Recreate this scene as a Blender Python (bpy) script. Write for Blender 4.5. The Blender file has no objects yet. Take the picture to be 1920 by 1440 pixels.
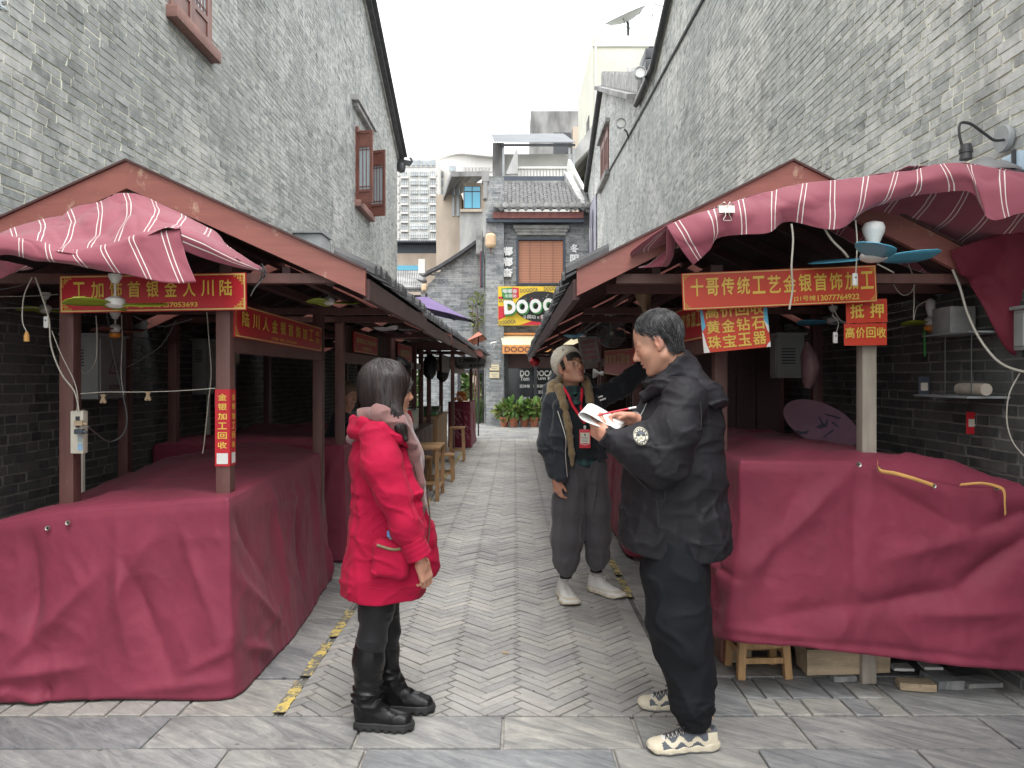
import bpy, bmesh, math, random
import numpy as np
from mathutils import Vector, Matrix, Euler
R = math.radians
rnd = random.Random(7)
SC = bpy.context.scene
COL = SC.collection

# ------------------------------------------------------------------ camera
F = 1440.0; PX0, PY0, EYE = 965.0, 709.0, 1.5
cam = bpy.data.cameras.new('camera'); cam.sensor_width = 36; cam.lens = 27.0
cam.clip_start = 0.05; cam.clip_end = 2000
cam.shift_x = (960 - PX0) / 1920.0
cam.shift_y = (PY0 - 720) / 1920.0
cam_o = bpy.data.objects.new('camera', cam); COL.objects.link(cam_o)
cam_o.location = (0, 0, EYE); cam_o.rotation_euler = (R(90), 0, 0)
SC.camera = cam_o
# ------------------------------------------------------------------ overcast daylight
SUN_EL, SUN_AZ = 68, 160
world = bpy.data.worlds.new('World'); SC.world = world; world.use_nodes = True
wn = world.node_tree.nodes; wl = world.node_tree.links
bg = wn['Background']
sky = wn.new('ShaderNodeTexSky'); sky.sky_type = 'NISHITA'; sky.sun_disc = False
sky.sun_elevation = R(SUN_EL); sky.sun_rotation = R(SUN_AZ); sky.dust_density = 4; sky.air_density = 1.0
hs = wn.new('ShaderNodeHueSaturation'); hs.inputs['Saturation'].default_value = 0.05
mixw = wn.new('ShaderNodeMix'); mixw.data_type = 'RGBA'; mixw.inputs[0].default_value = 0.80
wl.new(sky.outputs[0], hs.inputs['Color']); wl.new(hs.outputs[0], mixw.inputs[6])
# even cloud deck, three times brighter overhead than at the horizon as under any overcast sky
tcw = wn.new('ShaderNodeTexCoord'); spw = wn.new('ShaderNodeSeparateXYZ'); wl.new(tcw.outputs['Generated'], spw.inputs[0])
mz = wn.new('ShaderNodeMath'); mz.operation = 'MULTIPLY_ADD'; mz.use_clamp = True; wl.new(spw.outputs['Z'], mz.inputs[0]); mz.inputs[1].default_value = 0.667; mz.inputs[2].default_value = 0.333
vm = wn.new('ShaderNodeVectorMath'); vm.operation = 'SCALE'; vm.inputs[0].default_value = (20.0, 20.15, 20.5); wl.new(mz.outputs[0], vm.inputs['Scale'])
wl.new(vm.outputs[0], mixw.inputs[7])
wl.new(mixw.outputs[2], bg.inputs['Color']); bg.inputs['Strength'].default_value = 0.12
sun = bpy.data.lights.new('sun', 'SUN'); sun.energy = 1.0; sun.angle = R(28); sun.color = (1, .97, .93)
sun_o = bpy.data.objects.new('sun', sun); COL.objects.link(sun_o)
sun_o.rotation_euler = (R(90 - SUN_EL), 0, R(180 - SUN_AZ))
SC.view_settings.view_transform = 'Standard'; SC.view_settings.look = 'None'
SC.view_settings.gamma = 1; SC.view_settings.use_curve_mapping = False
SC.view_settings.exposure = 0.92

# ------------------------------------------------------------------ helpers
def P(px, py, D):
    return np.array([(px - PX0) * D / F, D, EYE - (py - PY0) * D / F])
def pxof(X, D): return PX0 + F * X / D

def wloc(o):
    l = Vector((0, 0, 0))
    while o is not None:
        l = l + o.location; o = o.parent
    return l

def thing(name, label, cat, loc=(0, 0, 0), group=None):
    o = bpy.data.objects.new(name, None); COL.objects.link(o)
    o.empty_display_size = .1; o.location = loc
    o['label'] = label; o['category'] = cat
    if group: o['group'] = group
    return o

def tag(o, label=None, cat=None, group=None, kind=None):
    if label: o['label'] = label
    if cat: o['category'] = cat
    if group: o['group'] = group
    if kind: o['kind'] = kind
    return o

def mesh_obj(name, V, Fc, m, parent=None, smooth=False, uv=None, recenter=True, mats=None, fmat=None, col=None, kind=None):
    V = np.asarray(V, dtype=float).reshape(-1, 3)
    me = bpy.data.meshes.new(name)
    c = (V.min(0) + V.max(0)) / 2 if (recenter and len(V)) else np.zeros(3)
    if not recenter and parent is None: c = np.zeros(3)
    Fa = Fc.tolist() if isinstance(Fc, np.ndarray) else Fc
    me.from_pydata((V - c).tolist() if len(V) < 5 else (V - c), [], Fa)
    if mats: [me.materials.append(x) for x in mats]
    elif m: me.materials.append(m)
    if fmat is not None: me.polygons.foreach_set('material_index', np.asarray(fmat, dtype=np.int32))
    if smooth: me.polygons.foreach_set('use_smooth', np.ones(len(me.polygons), dtype=bool))
    if uv is not None:
        l = me.uv_layers.new(name='UVMap')
        vi = np.empty(len(me.loops), dtype=np.int32); me.loops.foreach_get('vertex_index', vi)
        l.data.foreach_set('uv', np.asarray(uv, dtype=np.float32)[vi].ravel())
    if col is not None:
        a = me.color_attributes.new('tint', 'FLOAT_COLOR', 'POINT')
        cc = np.ones((len(V), 4), dtype=np.float32); cc[:, :3] = col
        a.data.foreach_set('color', cc.ravel())
    me.update()
    o = bpy.data.objects.new(name, me); COL.objects.link(o)
    if parent is not None:
        o.parent = parent; w = wloc(parent)
        o.location = (c[0] - w[0], c[1] - w[1], c[2] - w[2])
    else: o.location = c
    if kind: o['kind'] = kind
    return o

class MB:
    """collects shapes, then links them as one mesh object"""
    def __init__(s): s.V = []; s.F = []; s.n = 0
    def add(s, V, Fc):
        V = np.asarray(V, dtype=float).reshape(-1, 3)
        s.V.append(V); s.F += [[i + s.n for i in f] for f in Fc]; s.n += len(V); return s
    def box(s, x0, x1, y0, y1, z0, z1, bev=0.0):
        if bev <= 0:
            V = [(x, y, z) for x in (x0, x1) for y in (y0, y1) for z in (z0, z1)]
            return s.add(V, [(0, 1, 3, 2), (4, 6, 7, 5), (0, 4, 5, 1), (2, 3, 7, 6), (0, 2, 6, 4), (1, 5, 7, 3)])
        bm = bmesh.new(); bmesh.ops.create_cube(bm, size=1)
        for v in bm.verts: v.co = ((x0+x1)/2 + v.co.x*(x1-x0), (y0+y1)/2 + v.co.y*(y1-y0), (z0+z1)/2 + v.co.z*(z1-z0))
        bmesh.ops.bevel(bm, geom=list(bm.edges), offset=bev, segments=2, affect='EDGES', profile=.6)
        return s.bm(bm)
    def bm(s, bm):
        bm.verts.index_update()
        V = [tuple(v.co) for v in bm.verts]; Fc = [[v.index for v in f.verts] for f in bm.faces]; bm.free()
        return s.add(V, Fc)
    def beam(s, a, b, w, h, up=(0, 0, 1)):
        a = Vector(a); b = Vector(b); d = (b - a).normalized(); up = Vector(up)
        r = d.cross(up)
        if r.length < 1e-4: r = d.cross(Vector((1, 0, 0)))
        r.normalize(); u = r.cross(d).normalized()
        V = [tuple(p + r*sx*w/2 + u*sz*h/2) for p in (a, b) for sx in (-1, 1) for sz in (-1, 1)]
        return s.add(V, [(0, 1, 3, 2), (4, 6, 7, 5), (0, 4, 5, 1), (2, 3, 7, 6), (0, 2, 6, 4), (1, 5, 7, 3)])
    def tube(s, pts, r, n=8, cap=True, r1=None):
        pts = [Vector(p) for p in pts]; m = len(pts)
        rr = [r + ((r1 - r) * i / max(1, m-1) if r1 is not None else 0) for i in range(m)] if not isinstance(r, (list, tuple)) else list(r)
        V = []; prev = None
        for i, p in enumerate(pts):
            t = (pts[min(i+1, m-1)] - pts[max(i-1, 0)])
            if t.length < 1e-9: t = Vector((0, 0, 1))
            t.normalize()
            if prev is None:
                a = t.cross(Vector((0, 0, 1)))
                if a.length < 1e-3: a = t.cross(Vector((0, 1, 0)))
            else: a = prev - t * prev.dot(t)
            a.normalize(); b = t.cross(a); prev = a
            for k in range(n):
                q = 2*math.pi*k/n
                V.append(tuple(p + (a*math.cos(q) + b*math.sin(q)) * rr[i]))
        Fc = [(i*n+k, i*n+(k+1) % n, (i+1)*n+(k+1) % n, (i+1)*n+k) for i in range(m-1) for k in range(n)]
        if cap: Fc += [tuple(range(n))[::-1], tuple((m-1)*n+k for k in range(n))]
        return s.add(V, Fc)
    def lathe(s, prof, c=(0, 0, 0), n=20, axis='z'):
        V = []; m = len(prof)
        for (r, z) in prof:
            for k in range(n):
                q = 2*math.pi*k/n; x, y = r*math.cos(q), r*math.sin(q)
                V.append({'z': (x, y, z), 'y': (x, z, y), 'x': (z, x, y)}[axis])
        V = np.array(V) + np.array(c)
        Fc = [(i*n+k, i*n+(k+1) % n, (i+1)*n+(k+1) % n, (i+1)*n+k) for i in range(m-1) for k in range(n)]
        Fc += [tuple(range(n))[::-1], tuple((m-1)*n+k for k in range(n))]
        return s.add(V, Fc)
    def prism(s, poly, d0, d1, plane='xz'):
        """polygon in a plane, extruded along the remaining axis"""
        n = len(poly)
        f = {'xz': lambda p, d: (p[0], d, p[1]), 'yz': lambda p, d: (d, p[0], p[1]), 'xy': lambda p, d: (p[0], p[1], d)}[plane]
        V = [f(p, d0) for p in poly] + [f(p, d1) for p in poly]
        Fc = [tuple(range(n)), tuple(range(2*n-1, n-1, -1))] + [(i, i+n, (i+1) % n + n, (i+1) % n) for i in range(n)]
        return s.add(V, Fc)
    def build(s, name, m, parent=None, smooth=False, fix=True, **k):
        V = np.concatenate(s.V) if s.V else np.zeros((0, 3))
        o = mesh_obj(name, V, s.F, m, parent, smooth, **k)
        if fix:
            bm = bmesh.new(); bm.from_mesh(o.data); bmesh.ops.recalc_face_normals(bm, faces=bm.faces); bm.to_mesh(o.data); bm.free()
        if smooth: smooth_angle(o)
        return o

def smooth_angle(o, a=40):
    me = o.data
    bm = bmesh.new(); bm.from_mesh(me)
    for f in bm.faces: f.smooth = True
    for e in bm.edges:
        if len(e.link_faces) == 2 and e.calc_face_angle(0) > R(a): e.smooth = False
    bm.to_mesh(me); bm.free()

def box(name, m, parent, x0, x1, y0, y1, z0, z1, bev=0.0, **k):
    return MB().box(x0, x1, y0, y1, z0, z1, bev).build(name, m, parent, smooth=bev > 0, **k)

def copy_tree(o, parent=None):
    c = o.copy(); COL.objects.link(c); c.parent = parent
    for ch in list(o.children): copy_tree(ch, c)
    return c

def catmull(pts, n):
    pts = np.asarray(pts, dtype=float); m = len(pts)
    t = np.linspace(0, m - 1, n); out = []
    for x in t:
        i = min(int(x), m - 2); f = x - i
        p0, p1, p2, p3 = pts[max(i-1, 0)], pts[i], pts[i+1], pts[min(i+2, m-1)]
        out.append(.5*((2*p1) + (-p0+p2)*f + (2*p0-5*p1+4*p2-p3)*f*f + (-p0+3*p1-3*p2+p3)*f**3))
    return np.array(out)

def wire(name, pts, r, m, parent=None, n=None, sides=6):
    pp = catmull(pts, n or max(8, 5*len(pts)))
    return MB().tube(pp, r, sides).build(name, m, parent, smooth=True)

def net(ctrl, nu, nv):
    """smooth grid through a net of control points ctrl[row][col] -> (nv*nu,3), uv in metres-like 0..1"""
    c = np.asarray(ctrl, dtype=float)
    rows = np.array([catmull(r, nu) for r in c])           # R,nu,3
    g = np.array([catmull(rows[:, j], nv) for j in range(nu)]).transpose(1, 0, 2)   # nv,nu,3
    return g
def grid_faces(nv, nu):
    i = np.arange(nv-1)[:, None]*nu + np.arange(nu-1)[None, :]
    i = i.ravel()
    return np.stack([i, i+1, i+nu+1, i+nu], 1)

# value noise on arrays of points
_rs = np.random.RandomState(5); _lat = _rs.rand(64, 64, 64).astype(np.float32)
def vnoise(p, sc=1.0):
    q = np.asarray(p) * sc + 1000.37
    i = np.floor(q).astype(int); f = q - i; f = f*f*(3-2*f); i &= 63; j = (i+1) & 63
    def L(a, b, c): return _lat[a, b, c]
    x0, y0, z0 = i[..., 0], i[..., 1], i[..., 2]; x1, y1, z1 = j[..., 0], j[..., 1], j[..., 2]
    fx, fy, fz = f[..., 0], f[..., 1], f[..., 2]
    a = L(x0, y0, z0)*(1-fx)+L(x1, y0, z0)*fx; b = L(x0, y1, z0)*(1-fx)+L(x1, y1, z0)*fx
    c = L(x0, y0, z1)*(1-fx)+L(x1, y0, z1)*fx; d = L(x0, y1, z1)*(1-fx)+L(x1, y1, z1)*fx
    return ((a*(1-fy)+b*fy)*(1-fz)+(c*(1-fy)+d*fy)*fz)*2-1
def ridge(p, sc): return 1-np.abs(vnoise(p, sc))*2
def A3(v): return np.array(v, dtype=float)
def folds(p, sc, amp, seed=0.0, warp=.9, pw=1.6):
    """cloth creases: narrow raised ridges between broad shallow valleys"""
    q = p*A3(sc)+seed; wv = np.stack([vnoise(q*.6+11, 1), vnoise(q*.6+23, 1), vnoise(q*.6+37, 1)], 1)*warp; r_ = np.clip(1-np.abs(vnoise(q+wv, 1.0))*2.6, 0, 1)**pw; return amp*(r_-.22)
# ------------------------------------------------------------------ materials
class NT:
    def __init__(s, name):
        s.m = bpy.data.materials.new(name); s.m.use_nodes = True
        s.t = s.m.node_tree; s.b = s.t.nodes['Principled BSDF']
    def n(s, ty, **k):
        x = s.t.nodes.new('ShaderNode' + ty)
        for a, v in k.items(): setattr(x, a, v)
        return x
    def l(s, a, b): s.t.links.new(a, b)
    def pos(s, kind='world', scale=(1, 1, 1), rot=(0, 0, 0)):
        mp = s.n('Mapping'); mp.inputs['Scale'].default_value = scale; mp.inputs['Rotation'].default_value = rot
        if kind == 'world': s.l(s.n('NewGeometry').outputs['Position'], mp.inputs[0])
        else: s.l(s.n('TexCoord').outputs['Object' if kind == 'object' else 'UV'], mp.inputs[0])
        return mp.outputs[0]
    def noise(s, vec, scale, detail=4, rough=.6, dist=0):
        x = s.n('TexNoise'); x.inputs['Scale'].default_value = scale; x.inputs['Detail'].default_value = detail
        x.inputs['Roughness'].default_value = rough; x.inputs['Distortion'].default_value = dist
        s.l(vec, x.inputs['Vector']); return x.outputs['Fac']
    def ramp(s, fac, stops):
        x = s.n('ValToRGB'); e = x.color_ramp.elements
        while len(e) < len(stops): e.new(.5)
        for i, (p, c) in enumerate(stops):
            e[i].position = p; e[i].color = (*c, 1) if len(c) == 3 else c
        s.l(fac, x.inputs[0]); return x.outputs[0]
    def mix(s, fac, a, b, bt='MIX'):
        x = s.n('Mix', data_type='RGBA', blend_type=bt)
        for v, i in ((fac, 0), (a, 6), (b, 7)):
            if hasattr(v, 'is_linked') or isinstance(v, bpy.types.NodeSocket): s.l(v, x.inputs[i])
            elif i == 0: x.inputs[0].default_value = v
            else: x.inputs[i].default_value = (*v, 1)
        return x.outputs[2]
    def math(s, op, a, b=0.0, c=None, clamp=False):
        x = s.n('Math', operation=op); x.use_clamp = clamp
        for v, i in ((a, 0), (b, 1)) + (((c, 2),) if c is not None else ()):
            if isinstance(v, bpy.types.NodeSocket): s.l(v, x.inputs[i])
            else: x.inputs[i].default_value = v
        return x.outputs[0]
    def bump(s, h, strength=.3, dist=.01):
        x = s.n('Bump'); x.inputs['Strength'].default_value = strength; x.inputs['Distance'].default_value = dist
        s.l(h, x.inputs['Height']); s.l(x.outputs[0], s.b.inputs['Normal'])
    def col(s, c):
        if isinstance(c, bpy.types.NodeSocket): s.l(c, s.b.inputs['Base Color'])
        else: s.b.inputs['Base Color'].default_value = (*c, 1)
    def set(s, **k):
        for a, v in k.items():
            i = s.b.inputs[{'rough': 'Roughness', 'metal': 'Metallic', 'spec': 'Specular IOR Level', 'sheen': 'Sheen Weight',
                            'sss': 'Subsurface Weight', 'coat': 'Coat Weight', 'alpha': 'Alpha', 'trans': 'Transmission Weight', 'ior': 'IOR'}[a]]
            if isinstance(v, bpy.types.NodeSocket): s.l(v, i)
            else: i.default_value = v
        return s

def simple(name, c, rough=.6, var=.25, scale=6, bump=.15, bscale=40, metal=0, sheen=0, spec=.5, kind='object', bdist=.004, stretch=(1, 1, 1)):
    t = NT(name); v = t.pos(kind, stretch); nz = t.noise(v, scale, 5)
    a = tuple(x*(1-var) for x in c); b = tuple(min(1, x*(1+var)) for x in c)
    t.col(t.ramp(nz, [(.3, a), (.7, b)]))
    t.set(rough=rough, metal=metal, spec=spec)
    if sheen: t.set(sheen=sheen)
    if bump: t.bump(t.noise(v, bscale, 4), bump, bdist)
    return t.m

def brick_mat(name, dark, mid, light, wash=.5, seed=0., washc=(.56, .56, .54)):
    t = NT(name); v = t.pos('world')
    rr = t.n('NewGeometry').outputs['Random Per Island']; orr = t.n('ObjectInfo').outputs['Random']
    r = t.math('FRACT', t.math('ADD', rr, t.math('MULTIPLY', orr, 3.7)))
    base = t.ramp(r, [(0, dark), (.12, mid), (.55, tuple((a+b)/2 for a, b in zip(mid, light))), (.8, light), (1, tuple(x*1.15 for x in light))])
    big = t.noise(t.pos('world', (1, 1, 1.3)), .55, 5, .65); fine = t.noise(v, 13, 5, .7); streak = t.noise(t.pos('world', (3, 3, .6)), 2.2, 4, .6)
    base = t.mix(t.ramp(fine, [(.38, (0, 0, 0)), (.66, (.75, .75, .75))]), base, tuple(min(.75, x*1.55) for x in mid)); base = t.mix(t.ramp(t.noise(v, 38, 4, .7), [(.30, (.8, .8, .8)), (.42, (0, 0, 0))]), base, dark)
    k = t.math('ADD', t.math('MULTIPLY', big, 1.0), t.math('MULTIPLY', fine, .55))
    k = t.math('ADD', k, t.math('MULTIPLY', streak, .35)); k = t.math('ADD', k, t.math('MULTIPLY', r, .16))
    fac = t.ramp(k, [(.98/2.0+.02, (0, 0, 0)), (1.22/2.0+.05, (1, 1, 1))])
    kk = t.math('MULTIPLY', k, .5); fac = t.ramp(kk, [(.49, (0, 0, 0)), (.64, (wash, wash, wash))])
    base = t.mix(fac, base, washc)
    dk = t.ramp(t.noise(v, 1.7, 5, .7), [(.30, (.62, .62, .62)), (.46, (1, 1, 1))])
    base = t.mix(1.0, base, dk, 'MULTIPLY')
    rain = t.ramp(t.noise(t.pos('world', (1.6, 1.6, .13)), 2.4, 5, .65), [(.32, (.78, .79, .78)), (.50, (1, 1, 1))]); base = t.mix(1.0, base, rain, 'MULTIPLY')
    t.col(base); t.set(rough=.88, spec=.25)
    t.bump(t.noise(v, 70, 6, .75), .55, .006); return t.m

M = {}
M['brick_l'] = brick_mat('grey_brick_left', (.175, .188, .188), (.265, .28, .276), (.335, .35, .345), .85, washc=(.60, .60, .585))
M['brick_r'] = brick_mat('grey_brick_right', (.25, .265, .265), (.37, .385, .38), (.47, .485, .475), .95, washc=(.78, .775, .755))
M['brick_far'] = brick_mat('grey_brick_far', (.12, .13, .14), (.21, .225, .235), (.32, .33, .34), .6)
M['brick_low'] = brick_mat('shaded_dark_lower_brick', (.045, .047, .047), (.075, .08, .08), (.12, .125, .12), .3, washc=(.22, .22, .21))  # darker brick of the lower wall, with the stall-roof shade also put into its colour
M['mortar_low'] = simple('shaded_lower_mortar', (.24, .235, .22), .95, .3, 9, .4, 60, kind='world')  # lime mortar darkened below the stall roofs, shade painted into its colour
M['mortar'] = simple('lime_mortar', (.78, .74, .64), .95, .35, 9, .4, 60, kind='world')
M['mortar_dark'] = simple('dark_mortar', (.20, .21, .20), .95, .3, 9, .4, 60, kind='world')
def slate(name, c1, c2, c3, sc=1.0, tv=1.0):
    t = NT(name); v = t.pos('world', (1, 1, 1), (0, 0, .6)); r = t.n('ObjectInfo').outputs['Random']; isl = t.n('NewGeometry').outputs['Random Per Island']
    off = t.n('VectorMath', operation='ADD'); t.l(v, off.inputs[0])
    cx = t.n('CombineXYZ'); rk = t.math('FRACT', t.math('ADD', r, isl)); t.l(t.math('MULTIPLY', rk, 37.0), cx.inputs[0]); t.l(t.math('MULTIPLY', rk, 19.0), cx.inputs[1]); t.l(cx.outputs[0], off.inputs[1])
    mp = t.n('Mapping'); mp.inputs['Scale'].default_value = (1, 5.5, 1); t.l(off.outputs[0], mp.inputs[0])
    st = t.noise(mp.outputs[0], 2.2*sc, 7, .7, 1.6); fi = t.noise(off.outputs[0], 26*sc, 6, .75)
    c = t.ramp(st, [(.28, c1), (.5, c2), (.68, c3)])
    tone = t.ramp(rk, [(q, tuple(1+(x-1)*tv for x in cc)) for q, cc in ((0, (.80, .82, .85)), (.35, (.96, .96, .96)), (.7, (1.08, 1.06, 1.02)), (1, (1.26, 1.21, 1.12)))])
    c = t.mix(1, c, tone, 'MULTIPLY')
    dirt = t.ramp(t.noise(t.pos('world'), 1.3, 5, .7), [(.32, (.66, .66, .66)), (.6, (1.05, 1.04, 1.02))])
    c = t.mix(1, c, dirt, 'MULTIPLY')
    spots = t.ramp(t.noise(t.pos('world'), 17, 2, .4), [(.73, (1, 1, 1)), (.765, (.45, .45, .45))]); c = t.mix(1, c, spots, 'MULTIPLY')
    t.col(c); t.set(rough=t.ramp(fi, [(.3, (.42, .42, .42)), (.7, (.75, .75, .75))]), spec=.4)
    h = t.math('ADD', t.math('MULTIPLY', st, 1.2), t.math('MULTIPLY', fi, .35)); t.bump(h, .75, .012); return t.m
M['slate'] = slate('slate_slab', (.15, .158, .168), (.285, .29, .295), (.43, .425, .41))
M['paver'] = slate('herringbone_paver', (.32, .312, .302), (.37, .362, .35), (.42, .41, .395), 1.6, .5)
M['joint'] = simple('sandy_joint', (.30, .285, .26), .95, .4, 12, .4, 50, kind='world')
M['joint_dark'] = simple('dark_joint', (.11, .108, .10), .95, .4, 12, .4, 50, kind='world')
def wornpaint(name, c, sub):
    t = NT(name); v = t.pos('world'); f = t.ramp(t.noise(v, 14, 6, .75), [(.46, (0, 0, 0)), (.52, (1, 1, 1))])
    t.col(t.mix(f, c, sub)); t.set(rough=.75); return t.m
M['yellow'] = wornpaint('worn_yellow_tape', (.60, .46, .13), (.16, .155, .14))
def wood(name, c, rough=.5, var=.35, ax=(1, 1, .12), wear=None):
    t = NT(name); v = t.pos('object', ax); g = t.noise(v, 28, 6, .7, .6); b = t.noise(t.pos('object'), 2.2, 4)
    lo = tuple(x*(1-var) for x in c); hi = tuple(min(1, x*(1+var)) for x in c)
    cc = t.ramp(t.math('ADD', t.math('MULTIPLY', g, .55), t.math('MULTIPLY', b, .45)), [(.35, lo), (.65, hi)])
    if wear:
        w = t.ramp(t.noise(t.pos('object', (1, 1, .5)), 11, 6, .8), [(.60, (0, 0, 0)), (.68, (1, 1, 1))]); cc = t.mix(w, cc, wear)
    t.col(cc); t.set(rough=rough); t.bump(g, .3, .003); return t.m
M['redwood'] = wood('red_brown_painted_timber', (.275, .100, .082), .5, .2, (.12, 1, 1), wear=(.42, .27, .20))
M['postwood'] = wood('dark_red_painted_post', (.135, .062, .055), .5, .25, wear=(.2, .14, .11))
M['postgrey'] = wood('weathered_pale_post', (.36, .32, .27), .7, .25)
M['darkwood'] = wood('dark_stall_timber', (.075, .036, .034), .55, .3, (1, .12, 1))
M['roofunder'] = wood('dark_roof_board', (.035, .024, .026), .7, .4, (.2, 1, 1))
M['stoolwood'] = wood('worn_oak_stool', (.46, .28, .13), .55, .45, wear=(.2, .1, .05))
M['palewood'] = wood('weathered_timber_block', (.40, .31, .21), .85, .45, (.08, 1, 1.4), wear=(.12, .09, .06))
M['benchwood'] = wood('brown_bench_wood', (.36, .21, .10), .55, .35)
M['shutter'] = wood('red_brown_shutter', (.17, .07, .055), .45, .35)
M['sillwood'] = wood('faded_red_sill', (.25, .135, .115), .75, .35, (.15, 1, 1), wear=(.33, .30, .29))
def cloth(name, c, sheen=.25, rough=.62, weave=900, bd=.0006, var=.12, kind='object'):
    t = NT(name); v = t.pos(kind); f = t.noise(v, 3, 5, .6)
    lo = tuple(x*(1-var) for x in c); hi = tuple(min(1, x*(1+var)) for x in c)
    t.col(t.ramp(f, [(.3, lo), (.7, hi)])); t.set(rough=rough, sheen=sheen*.3, spec=.22)
    h = t.math('ADD', t.noise(v, 26, 6, .65, .8), t.math('MULTIPLY', t.noise(v, weave, 1), .1)); t.bump(h, .35, .006); return t.m
M['burg'] = cloth('burgundy_tarpaulin', (.232, .038, .069), .18, .6, var=.16)
M['burg_dark'] = cloth('dark_burgundy_canvas', (.15, .018, .035), .2, .6)
def stripes(name, base, line, per=.30, gap=.034, w=.007, kind='UV'):
    t = NT(name); uv = t.n('TexCoord').outputs['UV']; sp = t.n('SeparateXYZ'); t.l(uv, sp.inputs[0])
    x = t.math('FRACT', t.math('DIVIDE', sp.outputs[0], per)); x = t.math('MULTIPLY', x, per)
    a = t.math('COMPARE', x, .06, w/2); b = t.math('COMPARE', x, .06+gap, w/2)
    f = t.math('ADD', a, b, clamp=True); t.col(t.mix(f, base, line)); t.set(rough=.6, sheen=.3, spec=.3)
    t.bump(t.noise(t.pos('object'), 26, 5, .6), .3, .005); return t.m
M['awning'] = stripes('striped_awning_canvas', (.28, .070, .102), (.72, .66, .63), per=.130, gap=.019, w=.0042)
M['sign_red'] = simple('red_sign_print', (.52, .018, .030), .38, .06, 3, .05, 30)
M['sign_orange'] = simple('orange_red_sign_print', (.60, .050, .022), .4, .1, 3, .05, 30)
M['gold'] = simple('golden_lettering', (.80, .56, .10), .45, .05, 5, 0)
M['gold_pale'] = simple('pale_gold_frame', (.70, .55, .20), .45, .1, 5, 0)
M['white'] = simple('white_plastic', (.74, .74, .72), .4, .05, 5, 0)
M['offwhite'] = simple('aged_white_plastic', (.62, .59, .50), .45, .12, 15, 0)
M['black'] = simple('matt_black', (.02, .02, .022), .5, .1, 5, 0)
M['dkmetal'] = simple('dark_grey_metal', (.07, .072, .078), .45, .2, 5, .1, 40, metal=.5)
M['greymetal'] = simple('painted_grey_metal', (.33, .35, .36), .5, .15, 5, .1, 40, metal=.2)
M['cabinet'] = simple('grey_green_metal_cabinet', (.30, .32, .31), .5, .15, 4, .1, 40)
M['dkgrey'] = simple('dull_grey_lamp', (.17, .17, .175), .55, .12, 5, 0)
M['steel'] = simple('bright_steel', (.62, .60, .55), .3, .1, 5, 0, metal=.9)
M['cable_w'] = simple('pale_cable', (.48, .46, .40), .5, .1, 5, 0)
M['cable_g'] = simple('grey_cable', (.16, .16, .17), .5, .1, 5, 0)
M['tile'] = simple('grey_roof_tile', (.125, .125, .125), .85, .45, 8, .6, 50, kind='world', bdist=.01)
M['tile_lt'] = simple('pale_weathered_coping', (.33, .33, .32), .9, .4, 5, .5, 30, kind='world', bdist=.01)
M['coping'] = simple('dark_coping_tile', (.075, .075, .08), .8, .35, 8, .5, 40, kind='world')
M['concrete'] = simple('stained_concrete', (.38, .38, .37), .9, .35, 1.1, .4, 20, kind='world', stretch=(1, 1, .5))
M['conc_dark'] = simple('dark_weathered_concrete', (.25, .25, .245), .9, .5, 1.3, .5, 20, kind='world', stretch=(1, 1, .4))
M['plaster'] = simple('pale_yellow_plaster', (.62, .62, .52), .85, .12, .7, .3, 15, kind='world')
M['plaster_w'] = simple('white_plaster', (.64, .64, .60), .85, .12, .9, .2, 15, kind='world')
M['plaster_b'] = simple('beige_plaster', (.50, .42, .34), .85, .22, .8, .2, 15, kind='world', stretch=(1, 1, .5))
M['tower'] = simple('white_tower_render', (.76, .75, .71), .8, .04, .1, 0, kind='world')
M['tower_glass'] = simple('distant_window_glass', (.40, .45, .48), .25, .35, .4, 0, kind='world')
M['tower_grey'] = simple('tower_grey_band', (.56, .55, .53), .7, .1, .4, 0, kind='world')
def glass(name, c, rough=.08):
    t = NT(name); t.col(c); t.set(rough=rough, spec=.8); return t.m
M['glass_dark'] = glass('dark_window_glass', (.03, .035, .04))
M['glass_blue'] = glass('blue_window_glass', (.10, .42, .60), .15)
M['glass_grey'] = glass('milky_window_glass', (.34, .40, .43), .2)
M['blind'] = wood('bamboo_blind', (.50, .235, .15), .6, .2, (.2, 1, 1))
M['corr'] = simple('corrugated_pale_steel', (.27, .285, .30), .55, .12, 1.5, 0, metal=.1, kind='world')
M['shed_dark'] = simple('dark_blue_shed_metal', (.06, .075, .10), .5, .2, 2, 0, kind='world')
M['yellow_s'] = simple('yellow_sign_print', (.80, .55, .04), .45, .05, 3, 0)
M['green_s'] = simple('green_sign_print', (.06, .30, .08), .45, .1, 3, 0)
M['crimson_s'] = simple('crimson_sign_print', (.60, .03, .05), .45, .05, 3, 0)
M['cream'] = simple('cream_awning_canvas', (.72, .63, .42), .7, .08, 4, 0)
M['orange'] = simple('orange_canvas', (.78, .33, .10), .6, .08, 4, 0)
M['lantern'] = simple('pale_lantern_paper', (.66, .47, .30), .7, .1, 8, .2, 30)
M['purple'] = cloth('purple_parasol_canvas', (.16, .10, .26), .3)
M['terracotta'] = simple('terracotta_pot', (.42, .16, .09), .8, .2, 8, .2, 30)
def leafm(name, c, var=.5):
    t = NT(name); r = t.n('NewGeometry').outputs['Random Per Island']
    t.col(t.ramp(r, [(0, tuple(x*(1-var) for x in c)), (1, tuple(x*(1+var) for x in c))])); t.set(rough=.5); return t.m
M['leaf'] = leafm('green_leaf', (.09, .175, .035)); M['leaf_pale'] = leafm('yellow_green_leaf', (.17, .20, .05)); M['grassleaf'] = leafm('strap_leaf', (.10, .17, .055))
M['fan_green'] = simple('lime_green_blade', (.28, .36, .03), .4, .08, 4, 0)
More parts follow.
